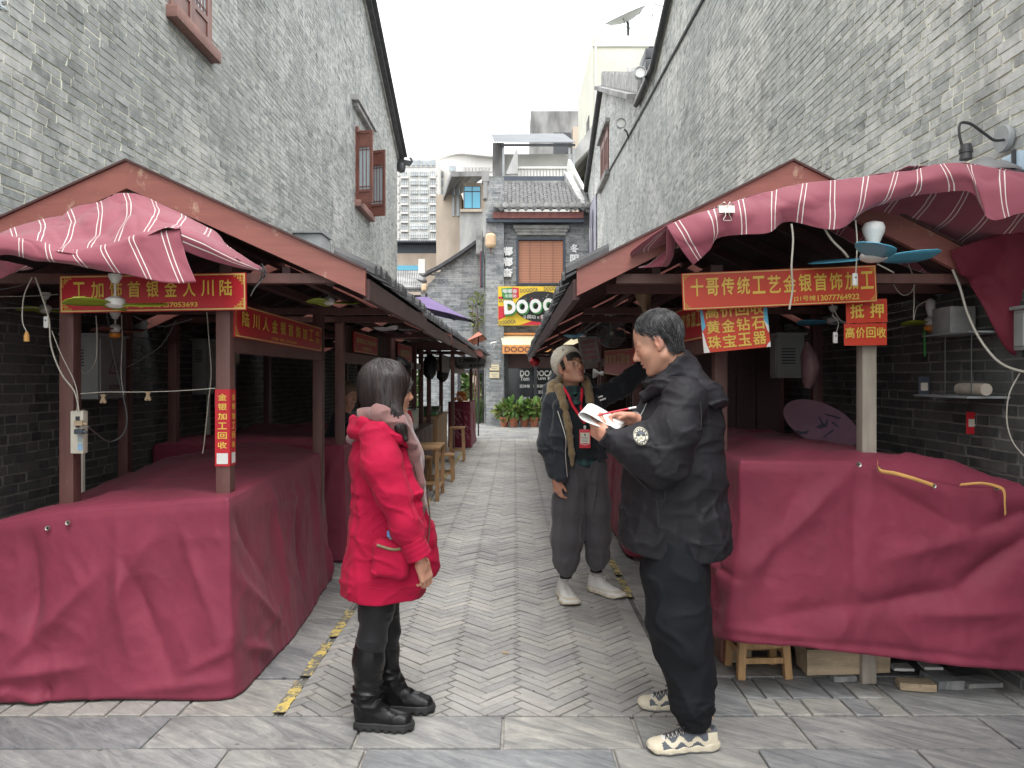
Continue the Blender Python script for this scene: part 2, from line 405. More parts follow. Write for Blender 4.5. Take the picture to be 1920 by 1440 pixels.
M['fan_blue'] = simple('sky_blue_blade', (.10, .42, .60), .4, .08, 4, 0)
M['fan_brown'] = simple('brown_blade', (.16, .06, .045), .5, .2, 4, 0)
M['tan'] = cloth('tan_hanging_cloth', (.34, .25, .16), .2)
M['strap'] = cloth('orange_webbing_strap', (.66, .36, .12), .2)

# ------------------------------------------------------------------ lettering
_tc = {}
def text_geo(s, bold=0.0, extrude=0.0):
    k = (s, bold, extrude)
    if k in _tc: return _tc[k]
    cu = bpy.data.curves.new('lettering', 'FONT'); cu.body = s; cu.size = 1; cu.offset = bold; cu.extrude = extrude; cu.resolution_u = 4
    o = bpy.data.objects.new('lettering', cu); COL.objects.link(o)
    dg = bpy.context.evaluated_depsgraph_get(); me = bpy.data.meshes.new_from_object(o.evaluated_get(dg))
    V = np.array([tuple(v.co) for v in me.vertices]).reshape(-1, 3); Fc = [list(p.vertices) for p in me.polygons]
    bpy.data.objects.remove(o); bpy.data.meshes.remove(me); bpy.data.curves.remove(cu)
    _tc[k] = (V, Fc); return V, Fc
def lettering(s, m, parent, o, xd, zd, w=None, h=None, bold=.02, extrude=0.0, name='lettering', squeeze=None, mb=None):
    """text whose box is centred on o, width w along xd, height h along zd"""
    if any(ord(ch) > 0x2e80 for ch in s):        # many-stroke characters: thicken by stacking slightly shifted copies
        V0, F0 = text_geo(s, 0.0, extrude); V, Fc = [], []
        for k, (dx, dy) in enumerate(((0, 0), (1, .3), (-1, -.3), (.3, 1), (-.3, -1))[:5 if bold > .012 else 1]):
            Fc += [[i+k*len(V0) for i in f] for f in F0]; V.append(V0+np.array([dx*bold*.62, dy*bold*.62, -k*.006]))
        V = np.concatenate(V) if len(V0) else V0
    else: V, Fc = text_geo(s, bold, extrude)
    if len(V) == 0: return None
    lo, hi = V.min(0), V.max(0); c = (lo+hi)/2; sz = hi-lo
    sx = (w/sz[0]) if w else None; sz_ = (h/sz[1]) if h else None
    if sx is None: sx = sz_
    if sz_ is None: sz_ = sx
    xd = np.array(xd, float); xd /= np.linalg.norm(xd); zd = np.array(zd, float); zd /= np.linalg.norm(zd); nd = np.cross(xd, zd)
    W = np.array(o) + (V[:, :1]-c[0])*sx*xd + (V[:, 1:2]-c[1])*sz_*zd + (V[:, 2:3]-c[2])*min(sx, sz_)*nd
    if mb is not None: mb.add(W, Fc); return None
    return mesh_obj(name, W, Fc, m, parent)
# ================================================================== SETTING: ground and paving
def sheet(name, x0, x1, y0, y1, z, m, parent=None, **k):
    o = mesh_obj(name, [(x0, y0, z), (x1, y0, z), (x1, y1, z), (x0, y1, z)], [(0, 1, 2, 3)], m, parent); o['kind'] = 'structure' if parent is None else ''
    if parent is not None: del o['kind']
    return o
sheet('ground', -400, 400, -60, 900, -0.030, M['joint_dark'])

LX0, LX1, LY0, LY1 = -1.03, 0.77, 3.42, 19.0
def clip_poly(p, x0, x1, y0, y1):
    for ax, s, c in ((0, 1, x0), (0, -1, -x1), (1, 1, y0), (1, -1, -y1)):
        out = []
        for i in range(len(p)):
            a, b = p[i], p[(i+1) % len(p)]; da, db = s*a[ax]-c, s*b[ax]-c
            if da >= 0: out.append(a)
            if (da >= 0) != (db >= 0):
                t = da/(da-db); out.append((a[0]+t*(b[0]-a[0]), a[1]+t*(b[1]-a[1])))
        p = out
        if not p: return None
    return p
def area(p): return abs(sum(p[i][0]*p[(i+1) % len(p)][1]-p[(i+1) % len(p)][0]*p[i][1] for i in range(len(p))))/2
def stone(p, z, th=.02, ch=.004):
    """flat stone: polygon with a small chamfer round its top"""
    n = len(p); c = np.mean(p, 0); V = []
    for q in p: V.append((q[0], q[1], z-th))
    for q in p: V.append((q[0], q[1], z-ch))
    for q in p:
        d = c-np.array(q); L = np.linalg.norm(d)+1e-6; w = np.array(q)+d/L*ch*1.3; V.append((w[0], w[1], z))
    Fc = [(i, (i+1) % n, (i+1) % n+n, i+n) for i in range(n)]+[(i+n, (i+1) % n+n, (i+1) % n+2*n, i+2*n) for i in range(n)]+[tuple(range(2*n, 3*n))]
    return V, Fc
lane = sheet('lane', -1.06, .80, 3.42, 19.05, -0.012, M['joint_dark'])
W_, n_ = .0575, 4
polys = []
c45 = math.sqrt(.5)
for x in range(-20, 280):
    for y in range(max(-20, x-30), min(280, x+30)):
        # rotated cell -> world
        t = (x-y) % (2*n_)
        if t == 0: q = (x, y, x+n_, y+1)
        elif t == 2*n_-1: q = (x, y, x+1, y+n_)
        else: continue
        cx, cy = (q[0]+q[2])/2*W_, (q[1]+q[3])/2*W_
        wx, wy = (cx-cy)*c45-.13, (cx+cy)*c45
        if not (LX0-.2 < wx < LX1+.2 and LY0-.2 < wy < LY1+.2): continue
        g = .0032
        p = []
        for a, b in ((q[0]*W_+g, q[1]*W_+g), (q[2]*W_-g, q[1]*W_+g), (q[2]*W_-g, q[3]*W_-g), (q[0]*W_+g, q[3]*W_-g)):
            p.append(((a-b)*c45-.13, (a+b)*c45))
        p = clip_poly(p, LX0, LX1, LY0, LY1)
        if p and area(p) > .0009: polys.append(p)
polys.sort(key=lambda p: np.mean([q[1] for q in p])+.3*abs(np.mean([q[0] for q in p])))
print('pavers', len(polys))
sh = MB()
for i, p in enumerate(polys):
    z = rnd.uniform(-.0025, .0012)+.0012*math.sin(i*.7)
    V, Fc = stone(p, z, .014, .0028)
    if i < 300: mesh_obj('paver', V, Fc, M['paver'], lane)
    else: sh.add(V, Fc)
sh.build('paver', M['paver'], lane, fix=False, kind='stuff')

pave = sheet('pavement', -6.5, 6.5, 1.2, 3.415, -0.016, M['joint'])
def slab(parent, x0, x1, y0, y1, j=.006, skew=.0, m='slate', mb=None):
    r = lambda: rnd.uniform(-.004, .004)
    p = [(x0+j+r()+skew*0, y0+j+r()), (x1-j+r()+skew*0, y0+j+r()), (x1-j+r(), y1-j+r()), (x0+j+r(), y1-j+r())]
    V, Fc = stone(p, rnd.uniform(-.003, .0015), .02, .004)
    if mb is not None: mb.add(V, Fc); return
    mesh_obj('paving_slab', V, Fc, M[m], parent)
def row(parent, x0, x1, y0, y1, a, b, off=0, **k):
    x = x0-off
    while x < x1:
        w = rnd.uniform(a, b); slab(parent, max(x, x0), min(x+w, x1), y0, y1, **k) if min(x+w, x1)-max(x, x0) > .05 else None; x += w
# cross bands in front, joints as the photo has them
def rowx(parent, xs, y0, y1):
    for a, b in zip(xs[:-1], xs[1:]): slab(parent, a, b, y0, y1)
rowx(pave, [-4.6, -3.4, -2.45, -1.52, -.66, -.05, .52, 1.22, 2.05, 2.9, 3.8, 4.6], 3.115, 3.41)
rowx(pave, [-4.6, -3.8, -2.9, -2.1, -1.15, -.60, .40, .98, 1.62, 2.6, 3.4, 4.6], 2.83, 3.11)
rowx(pave, [-4.6, -3.2, -2.3, -1.3, -.2, .75, 1.7, 2.7, 3.5, 4.6], 2.45, 2.825)
rowx(pave, [-4.6, -3.6, -2.5, -1.6, -.6, .35, 1.3, 2.3, 3.2, 4.6], 1.9, 2.445)
# side strips beside the lane
sl = sheet('left_pavement', -3.0, -1.065, 3.42, 19.05, -0.014, M['joint'])
y = 3.42
k = 0
while y < 18.9:
    h = [.42, .50, .46, .52, .44][k % 5]; y1 = min(y+h, 19.0)
    xs = [-1.07, -1.07-rnd.uniform(.42, .56), -1.9-rnd.uniform(0, .1)]
    if k == 0:
        slab(sl, -1.50, -1.07, y, y1)
        x = -1.50
        while x > -3.9: w = rnd.uniform(.13, .20); slab(sl, x-w, x, 3.42, 3.64, m='paver'); x -= w
        x = -1.5
        while x > -3.0: w = rnd.uniform(.4, .6); slab(sl, x-w, x, 3.64, y1); x -= w
    else:
        slab(sl, xs[1], -1.07, y, y1); slab(sl, xs[2], xs[1], y, y1); slab(sl, -2.98, xs[2], y, y1) if y < 8 else None
    y = y1; k += 1
sr = sheet('right_pavement', .805, 2.4, 3.42, 19.05, -0.014, M['joint'])
y = 3.42; k = 0
while y < 18.9:
    h = [.44, .40, .5, .46, .52][k % 5]; y1 = min(y+h, 19.0)
    if k == 0:
        slab(sr, .81, 1.08, y, y1)
        x = 1.08
        for w in (.13, .12, .19, .12, .13): slab(sr, x, x+w, 3.42, 3.60, m='slate'); slab(sr, x-.03 if x > 1.09 else x, x+w-.03, 3.60, y1, m='slate'); x += w
        slab(sr, x, x+.55, 3.42, y1); slab(sr, x+.55, 2.6, 3.42, 3.66); slab(sr, 2.6, 3.3, 3.42, 3.66); slab(sr, 3.3, 4.2, 3.42, 3.66)
    else:
        m = .80+.01+rnd.uniform(.30, .5); slab(sr, .81, m, y, y1); slab(sr, m, m+.55, y, y1); slab(sr, m+.55, 2.38, y, y1) if y < 8 else None
    y = y1; k += 1
# court in front of the end building
ct = sheet('court', -6, 6, 19.05, 27, -0.013, M['joint'])
mb = MB(); y = 19.06
while y < 25.5:
    x = -3+rnd.uniform(0, .3)
    while x < 3: slab(ct, x, x+.55, y, y+.36, mb=mb); x += .55
    y += .36
mb.build('paving_slab', M['slate'], ct, fix=False, kind='stuff')
# worn yellow guide tape, laid in pieces
def tape(lab, x, segs, w=.028):
    t = thing('guide_tape', lab, 'floor tape', (x, segs[0][0], 0))
    for a, b in segs:
        mb = MB(); n = max(2, int((b-a)/.02)); pts = []
        L = [(x-w+rnd.uniform(-.005, .005), a+(b-a)*i/n) for i in range(n+1)]; Rr = [(x+w+rnd.uniform(-.005, .005), a+(b-a)*i/n) for i in range(n+1)]
        V = [(p[0], p[1], .0035) for p in L+Rr]; mb.add(V, [(i, i+n+1, i+n+2, i+1) for i in range(n)]); mb.build('tape_strip', M['yellow'], t, fix=False)
tape('worn yellow tape line on the slabs before the left stalls', -1.055, [(3.44, 3.80), (3.86, 4.35), (4.45, 4.95), (8.2, 9.6), (10.2, 12), (12.5, 15.5)])
tape('worn yellow tape line beside the right-hand stalls', .79, [(3.74, 3.90), (4.02, 4.10), (5.25, 5.75), (5.85, 6.35), (7.0, 9.0)])

# ================================================================== brick walls
def wall_pieces(top, u0, u1, z0, holes, step_at):
    """polygons (u,z) of a wall between z0 and top(u), holes left open"""
    cuts = sorted(set([u0, u1]+[c for c in step_at if u0 < c < u1]+[c for h in holes for c in h[:2]])); out = []
    for a, b in zip(cuts[:-1], cuts[1:]):
        hs_ = sorted([h for h in holes if h[0] <= a+1e-6 and h[1] >= b-1e-6], key=lambda h: h[2]); z = z0
        for h in hs_:
            out.append([(a, z), (b, z), (b, h[2]), (a, h[2])]); z = h[3]
        out.append([(a, z), (b, z), (b, top(b-1e-6)), (a, top(a+1e-6))])
    return out
unit_bricks = []
for i in range(4):
    r = random.Random(i); mb = MB().box(-.5, .5, -.5, .5, -.5, .5); V = np.concatenate(mb.V)
    V += np.array([[r.uniform(-.02, .02), r.uniform(-.06, .06), r.uniform(-.05, .05)] for _ in V])
    me = bpy.data.meshes.new('brick'); me.from_pydata(V.tolist(), [], mb.F)
    bm = bmesh.new(); bm.from_mesh(me); bmesh.ops.recalc_face_normals(bm, faces=bm.faces); bm.to_mesh(me); bm.free(); me.materials.append(None); unit_bricks.append(me)
def brickwork(parent, mat, axis, c, sgn, u0, u1, z0, top, holes=(), bl=.235, bh=.054, j=.010, n_ind=300, vis=None, zmax=None, seed=1, hprob=.22, proud=.007):
    """axis 'x': wall in plane x=c running along y; axis 'y': plane y=c running along x. sgn = outward direction"""
    r = random.Random(seed); L = []
    ch = bh+j; z = z0; k = 0
    while z < 40:
        u = u0-r.uniform(0, bl) if k % 2 else u0-bl*.5*r.random()
        any_ = False
        while u < u1:
            w = bl if r.random() > hprob else bl*.48
            w *= r.uniform(.93, 1.05)
            a, b = max(u, u0), min(u+w, u1); u += w+j
            if b-a < .04: continue
            if z+bh > min(top(a), top(b))-.01: continue
            any_ = True
            if zmax and z > zmax((a+b)/2): continue
            if any(a < h[1] and b > h[0] and z < h[3] and z+bh > h[2] for h in holes):
                h = [h for h in holes if a < h[1] and b > h[0] and z < h[3] and z+bh > h[2]][0]
                if a < h[0]-.05: b = h[0]
                elif b > h[1]+.05: a = h[1]
                else: continue
            L.append((a, b, z+r.uniform(-.0015, .0015), bh*r.uniform(.93, 1.05), r.uniform(-.0028, .0030)))
        z += ch; k += 1
        if not any_ and z > z0+1.0: break
    sc = []
    for i, (a, b, z, h, d) in enumerate(L):
        um = (a+b)/2; X, D = (c, um) if axis == 'x' else (um, c)
        if D < .5: continue
        px, py = pxof(X, D), PY0-(z-EYE)*F/D
        if 0 < px < 1920 and 0 < py < 1440 and (vis is None or vis(um, z)): sc.append((-(b-a)/D**(2 if axis == 'x' else 1), i))
    sc.sort(); ind = set(i for _, i in sc[:n_ind])
    V = []; n = 0
    th = .02
    for i, (a, b, z, h, d) in enumerate(L):
        f0 = c+sgn*(proud+d); f1 = c-sgn*th
        if i in ind:
            o = bpy.data.objects.new('brick', unit_bricks[i % 4]); COL.objects.link(o); o.parent = parent; w = wloc(parent); o.material_slots[0].link = 'OBJECT'; o.material_slots[0].material = mat
            if axis == 'x': o.location = ((f0+f1)/2-w[0], (a+b)/2-w[1], z+h/2-w[2]); o.scale = (abs(f0-f1), b-a, h)
            else: o.location = ((a+b)/2-w[0], (f0+f1)/2-w[1], z+h/2-w[2]); o.scale = (b-a, abs(f0-f1), h)
        else:
            q = r.uniform(-.003, .003)
            if axis == 'x': V += [(x, y, zz) for x in (f1, f0) for y, zz in ((a, z), (b, z+q), (b, z+h+q), (a, z+h))]
            else: V += [(x, y, zz) for y in (f1, f0) for x, zz in ((a, z), (b, z+q), (b, z+h+q), (a, z+h))]
            n += 1
    base = np.arange(n)[:, None]*8
    q = np.array([[4, 5, 6, 7], [0, 4, 7, 3], [1, 2, 6, 5], [0, 1, 5, 4], [3, 7, 6, 2]])
    Fc = (base[:, None, :]+q[None]).reshape(-1, 4)
    if n: 
        o = mesh_obj('brick', np.array(V), Fc, mat, parent, kind='stuff')
        bm = bmesh.new(); bm.from_mesh(o.data); bmesh.ops.recalc_face_normals(bm, faces=bm.faces); bm.to_mesh(o.data); bm.free()
    return n
def wall(parent, m, axis, c, sgn, u0, u1, z0, top, holes=(), cuts=(), th=.35, name='wall'):
    mb = MB()
    for p in wall_pieces(top, u0, u1, z0, holes, cuts): mb.prism(p, c, c-sgn*th, 'yz' if axis == 'x' else 'xz')
    return mb.build(name, m, parent)

# ---------------------------------------------------------------- left building
XL = -3.0
def top_l(u): return 11.96-.416*abs(u-8.0)
LB = thing('brick_building', 'grey brick building along the left side, with sloping gable edge and red shutters', 'building', (XL, 10, 0))
hl = [(6.70, 7.50, 4.72, 6.3), (14.45, 15.68, 4.85, 6.2)]
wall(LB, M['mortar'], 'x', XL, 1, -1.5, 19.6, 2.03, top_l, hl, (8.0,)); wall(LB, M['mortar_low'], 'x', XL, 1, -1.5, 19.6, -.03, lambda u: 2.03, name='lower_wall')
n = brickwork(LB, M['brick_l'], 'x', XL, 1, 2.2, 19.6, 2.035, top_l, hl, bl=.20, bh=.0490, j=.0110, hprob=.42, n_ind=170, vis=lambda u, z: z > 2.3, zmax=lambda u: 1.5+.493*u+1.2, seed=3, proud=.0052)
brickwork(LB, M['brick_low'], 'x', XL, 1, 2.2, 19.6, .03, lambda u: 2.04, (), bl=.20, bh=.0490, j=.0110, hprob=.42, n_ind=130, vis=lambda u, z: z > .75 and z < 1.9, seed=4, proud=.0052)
print('bricks', n)
mb = MB()
for a, b in (((-1.5, 8.02), (7.98, 8.02)), ((8.02, 8.0), (19.75, 8.0))):
    ya, yb = a[0], b[0]
    mb.beam((XL+.03, ya, top_l(ya)+.05), (XL+.03, yb, top_l(yb)+.05), .26, .09)
    mb.beam((XL+.07, ya, top_l(ya)+.12), (XL+.07, yb, top_l(yb)+.12), .34, .05)
mb.build('verge_coping', M['coping'], LB)
mb = MB(); ya = 8.05
mb.beam((XL+.02, 8.05, top_l(8.05)-.03), (XL+.02, 19.6, top_l(19.6)-.03), .07, .05); mb.build('verge_band', M['tile_lt'], LB)
mb = MB(); ye, ze = 19.62, top_l(19.6)   # eave ornament
mb.lathe([(.02, -.14), (.10, -.10), (.12, 0), (.10, .10), (.02, .14)], (XL+.10, ye, ze-.25), 12); mb.beam((XL+.02, ye, ze-.1), (XL+.34, ye-.02, ze-.16), .09, .12); mb.tube([(XL+.3, ye, ze-.2), (XL+.38, ye, ze-.1), (XL+.34, ye, ze)], .03, 8)
mb.build('eave_ornament', M['dkmetal'], LB, smooth=True)
# shutters
def leaf(parent, p0, p1, z0, z1, th=.04, name='shutter'):
    """glazed lattice leaf standing between two plan points"""
    p0 = Vector((*p0, 0)); p1 = Vector((*p1, 0)); d = (p1-p0); Wd = d.length; d.normalize(); nrm = Vector((-d.y, d.x, 0))
    def bar(mb, u0, u1, a, b, t=th):
        A = p0+d*u0; B = p0+d*u1
        V = [tuple(q+nrm*s+Vector((0, 0, zz))) for q in (A, B) for s in (-t/2, t/2) for zz in (a, b)]
        mb.add(V, [(0, 1, 3, 2), (4, 6, 7, 5), (0, 4, 5, 1), (2, 3, 7, 6), (0, 2, 6, 4), (1, 5, 7, 3)])
    H = z1-z0; s = .055; mb = MB()
    bar(mb, 0, s, z0, z1); bar(mb, Wd-s, Wd, z0, z1)
    for f0, f1 in ((0, .04), (.15, .185), (.77, .80), (.96, 1)): bar(mb, s, Wd-s, z0+H*f0, z0+H*f1)
    fr = mb.build(name, M['shutter'], parent)
    for fa, fb in ((.04, .15), (.80, .96)): mb = MB(); bar(mb, s, Wd-s, z0+H*fa, z0+H*fb, .018); mb.build('panel', M['shutter'], fr)
    nb = max(3, int((Wd-2*s)/.06))
    mb = MB()
    for i in range(1, nb):
        u = s+(Wd-2*s)*i/nb; bar(mb, u-.007, u+.007, z0+H*.185, z0+H*.77, .022)
    for f in (.22, .73): bar(mb, s, Wd-s, z0+H*f, z0+H*f+.014, .022)
    mb.build('lattice', M['shutter'], fr)
    mb = MB(); bar(mb, s, Wd-s, z0+H*.185, z0+H*.77, .006); mb.build('pane', M['glass_grey'], fr)
    return fr
def recess(parent, axis_c, sgn, h, depth=.16, m='glass_dark'):
    u0, u1, z0, z1 = h; c = axis_c-sgn*depth
    box('window_recess', M[m], parent, min(c, c-sgn*.02), max(c, c-sgn*.02), u0, u1, z0, z1)
recess(LB, XL, 1, hl[0]); recess(LB, XL, 1, hl[1])
box('window_sill', M['sillwood'], LB, XL-.05, XL+.10, 6.60, 7.60, 4.61, 4.718, .006)
mb = MB(); mb.box(XL-.10, XL+.025, 6.65, 6.70, 4.72, 6.3); mb.box(XL-.10, XL+.025, 7.50, 7.55, 4.72, 6.3); mb.box(XL-.10, XL+.02, 6.70, 7.50, 6.22, 6.30); mb.build('window_frame', M['sillwood'], LB)
leaf(LB, (XL+.005, 6.702), (XL+.005, 7.098), 4.725, 6.21); leaf(LB, (XL+.005, 7.103), (XL+.005, 7.498), 4.725, 6.21)
box('window_sill', M['sillwood'], LB, XL-.02, XL+.12, 14.35, 15.85, 4.72, 4.845, .006)
box('window_lintel', M['tile_lt'], LB, XL-.02, XL+.14, 14.1, 16.0, 6.62, 6.72); box('window_lintel', M['tile_lt'], LB, XL-.02, XL+.10, 14.2, 15.9, 6.54, 6.617)
mb = MB(); mb.box(XL-.1, XL+.06, 14.45, 15.68, 6.13, 6.24); mb.box(XL-.1, XL+.02, 14.45, 14.52, 4.85, 6.13); mb.box(XL-.1, XL+.02, 15.61, 15.68, 4.85, 6.13); mb.build('window_frame', M['shutter'], LB)
leaf(LB, (XL+.02, 14.50), (XL+.335, 14.42), 4.80, 6.16); leaf(LB, (XL+.02, 15.72), (XL+.37, 15.60), 4.80, 6.14)
# junction box above the left stall roof
jb = thing('junction_box', 'grey metal box on the left wall just above the stall roof', 'electric box', (XL+.12, 10.6, 3.0))
box('box_body', M['greymetal'], jb, XL+.01, XL+.38, 10.4, 10.9, 3.0, 3.46, .01); box('box_lid', M['greymetal'], jb, XL+.0, XL+.40, 10.36, 10.94, 3.463, 3.49)

# ---------------------------------------------------------------- right building (near)
XR = 2.4
def top_r(u): return 6.70+max(0, (13.0-max(u, 8.0)))*.385 if u >= 8 else top_r(8.0)-(8-u)*.385
RB = thing('brick_building', 'pale whitewashed grey brick building along the right side', 'building', (XR, 9, 0))
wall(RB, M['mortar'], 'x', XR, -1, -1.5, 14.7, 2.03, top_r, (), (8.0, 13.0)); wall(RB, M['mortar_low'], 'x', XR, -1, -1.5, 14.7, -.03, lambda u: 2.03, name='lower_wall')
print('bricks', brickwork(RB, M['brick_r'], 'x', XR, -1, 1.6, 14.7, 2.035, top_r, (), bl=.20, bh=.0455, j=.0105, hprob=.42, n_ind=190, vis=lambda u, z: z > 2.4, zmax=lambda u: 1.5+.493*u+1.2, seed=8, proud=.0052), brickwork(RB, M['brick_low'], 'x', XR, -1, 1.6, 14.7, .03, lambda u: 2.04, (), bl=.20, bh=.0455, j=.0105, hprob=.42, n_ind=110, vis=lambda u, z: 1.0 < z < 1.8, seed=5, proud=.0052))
mb = MB()
mb.tube([(XR-.07, -1, top_r(-1)+.06), (XR-.07, 8, top_r(8)+.06), (XR-.07, 13.0, top_r(13)+.05), (XR-.07, 14.75, top_r(14)+.05)], .055, 10)
mb.build('gutter_pipe', M['dkmetal'], RB, smooth=True)
mb = MB()
for a, b in ((8, 13.0), (13.0, 14.7)): mb.beam((XR+.02, a, top_r(a)+.10), (XR+.02, b, top_r(b)+.10), .24, .10)
mb.beam((XR+.02, -1.5, top_r(-1.5)+.10), (XR+.02, 8, top_r(8)+.10), .24, .10)
mb.build('verge_coping', M['tile_lt'], RB)
mb = MB(); mb.tube([(XR-.02, 5, 6.08), (XR-.02, 9.73, 6.29), (XR-.02, 15.4, 6.52), (XR-.02, 21, 6.8), (XR-.02, 25.6, 6.98)], .022, 6)
cd = mb.build('conduit', M['dkmetal'], None); tag(cd, 'thin black conduit running high along the right brick wall', 'conduit')
# second gable house
def top_r2(u): return 9.35-.405*abs(u-20.9) if u < 26.01 else 7.2
RB2 = thing('brick_house', 'farther brick house on the right with pointed gable and small red window', 'building', (XR, 20, 0))
h2 = [(19.5, 21.2, 6.75, 7.95)]
wall(RB2, M['mortar'], 'x', XR, -1, 14.72, 26.0, -.03, lambda u: max(top_r2(u), 6.9), h2, (20.9,))
print('bricks', brickwork(RB2, M['brick_r'], 'x', XR, -1, 14.72, 26.0, 2.0, lambda u: top_r2(u) if u > 15 else 6.9, h2, bl=.20, bh=.0455, j=.0105, hprob=.42, n_ind=0, seed=9, proud=.0052))
recess(RB2, XR, -1, h2[0])
box('window_lintel', M['conc_dark'], RB2, XR-.12, XR+.02, 19.3, 21.4, 7.96, 8.05); box('window_sill', M['conc_dark'], RB2, XR-.12, XR+.02, 19.3, 21.4, 6.64, 6.745)
leaf(RB2, (XR-.02, 20.36), (XR-.02, 21.18), 6.76, 7.94); leaf(RB2, (XR-.02, 19.52), (XR-.02, 20.34), 6.76, 7.94)
mb = MB(); mb.beam((XR-.03, 20.9, 9.42), (XR-.03, 26.2, 9.42-5.3*.405), .22, .10); mb.beam((XR-.10, 20.9, 9.36), (XR-.10, 26.2, 9.36-5.3*.405), .06, .06); mb.build('verge_coping', M['coping'], RB2)
mb = MB()
for i in range(26):
    u = 20.8-i*.24; z = top_r2(u)
    mb.box(XR-.05, XR+.30, u-.105, u+.105, z+.10, z+.46)
mb.build('ridge_tile', M['tile_lt'], RB2)
mb = MB(); mb.beam((XR-.06, 20.9, 9.40), (XR-.06, 14.8, 9.40-6.1*.405), .36, .10); mb.build('verge_band', M['conc_dark'], RB2)
mb = MB(); mb.tube([(XR+.35, 18.7, 9.12), (XR+.35, 18.4, 8.85), (XR+.35, 17.8, 8.60), (XR+.35, 16.9, 8.25)], [.02, .07, .10, .10], 6); mb.build('ridge_horn', M['tile_lt'], RB2, smooth=True)
st = thing('water_tank', 'dark banded tank standing behind the right gutter', 'tank', (XR+.35, 14.6, 6.8))
for i in range(4): box('band', M['dkmetal'], st, XR+.02, XR+.75, 14.2, 14.9, 6.82+i*.20, 6.82+i*.20+.185, .01)
box('tank_lid', M['black'], st, XR+.1, XR+.6, 14.3, 14.8, 7.62, 7.68)
def floodlight(lab, p, q):
    f = thing('floodlight', lab, 'floodlight', tuple(p)); p = Vector(p)
    MB().tube([tuple(p+Vector((.0, 0, -.2))), tuple(p+Vector((-.05, -.02, -.05))), tuple(p+Vector((-.10, -.05, -.02)))], .018, 6).build('bracket', M['dkmetal'], f, smooth=True)
    MB().lathe([(.02, .12), (.07, .10), (.10, -.02), (.105, -.08), (.09, -.08), (.085, -.02)], tuple(p+Vector(q)), 16, 'y').build('lamp_head', M['greymetal'], f, smooth=True)
    MB().lathe([(.0, -.06), (.085, -.062), (.085, -.05), (0, -.05)], tuple(p+Vector(q)), 16, 'y').build('lens', M['white'], f)
floodlight('round floodlight on the right gutter, nearer and higher one', (XR-.08, 13.35, 6.78), (-.16, -.08, -.02))
floodlight('round floodlight beside the black conduit, lower one', (XR-.05, 15.8, 6.62), (-.18, -.08, .08))
# gooseneck lamp near
gl = thing('wall_lamp', 'grey gooseneck lamp with wide dish shade on the right brick wall', 'lamp', (XR-.02, 3.72, 2.66))
MB().lathe([(.0, .0), (.062, 0), (.066, .012), (.06, .03), (0, .035)], (XR-.045, 3.72, 2.66), 24, 'x').build('wall_plate', M['greymetal'], gl, smooth=True)
wire('gooseneck', [(XR-.03, 3.70, 2.65), (2.30, 3.68, 2.64), (2.24, 3.66, 2.665), (2.16, 3.64, 2.705), (2.10, 3.62, 2.70), (2.085, 3.60, 2.64), (2.10, 3.60, 2.58)], .007, M['dkmetal'], gl, 40)
MB().lathe([(.0, .07), (.024, .07), (.026, .05), (.03, .048), (.03, .03), (.026, .028), (.028, 0), (.0, 0)], (2.115, 3.60, 2.525), 16).build('lamp_socket', M['dkmetal'], gl, smooth=True)
MB().lathe([(.03, .0), (.05, -.02), (.10, -.035), (.15, -.07), (.155, -.085), (.145, -.075), (.08, -.05), (.02, -.02)], (2.20, 3.60, 2.53), 32).build('lamp_shade', M['dkgrey'], gl, smooth=True)
bx = thing('meter_box', 'small pale blue box on the right wall below the gooseneck lamp', 'box', (XR-.05, 3.62, 2.52)); box('box_body', simple('pale_blue_plastic', (.42, .55, .66), .4, .1), bx, XR-.10, XR-.012, 3.50, 3.63, 2.45, 2.54, .006); box('clip', M['dkmetal'], bx, XR-.115, XR-.10, 3.52, 3.535, 2.46, 2.55)
ban = thing('poster', 'tall pale grey banner with portrait figures on the right wall by the end house', 'banner', (XR-.05, 24, 5.9))
box('banner_sheet', simple('grey_lilac_print', (.40, .40, .47), .5, .2, 1.4, 0, kind='world'), ban, XR-.05, XR-.03, 22.3, 25.9, 4.6, 6.85)
mb = MB()
for (u, z, w, h) in ((23.1, 5.6, .35, .9), (24.6, 5.4, .45, 1.2)): 
    mb.prism([(u-w, z-h), (u+w, z-h), (u+w*.8, z+h*.2), (u+w*.3, z+h*.5), (u-w*.3, z+h*.5), (u-w*.8, z+h*.2)], XR-.056, XR-.052, 'yz'); mb.prism([(u+.28*math.cos(q), z+h*.75+.32*math.sin(q)) for q in np.linspace(0, 6.28, 13)[:-1]], XR-.056, XR-.052, 'yz')
mb.build('printed_figures', simple('dark_lilac_print', (.13, .13, .17), .5, .2), ban)
mb = MB(); mb.prism([(24.0+.22*math.cos(q)*(1+.2*math.sin(3*q)), 6.0+.2*math.sin(q)) for q in np.linspace(0, 6.28, 17)[:-1]], XR-.060, XR-.057, 'yz'); mb.build('printed_emblem', M['white'], ban)
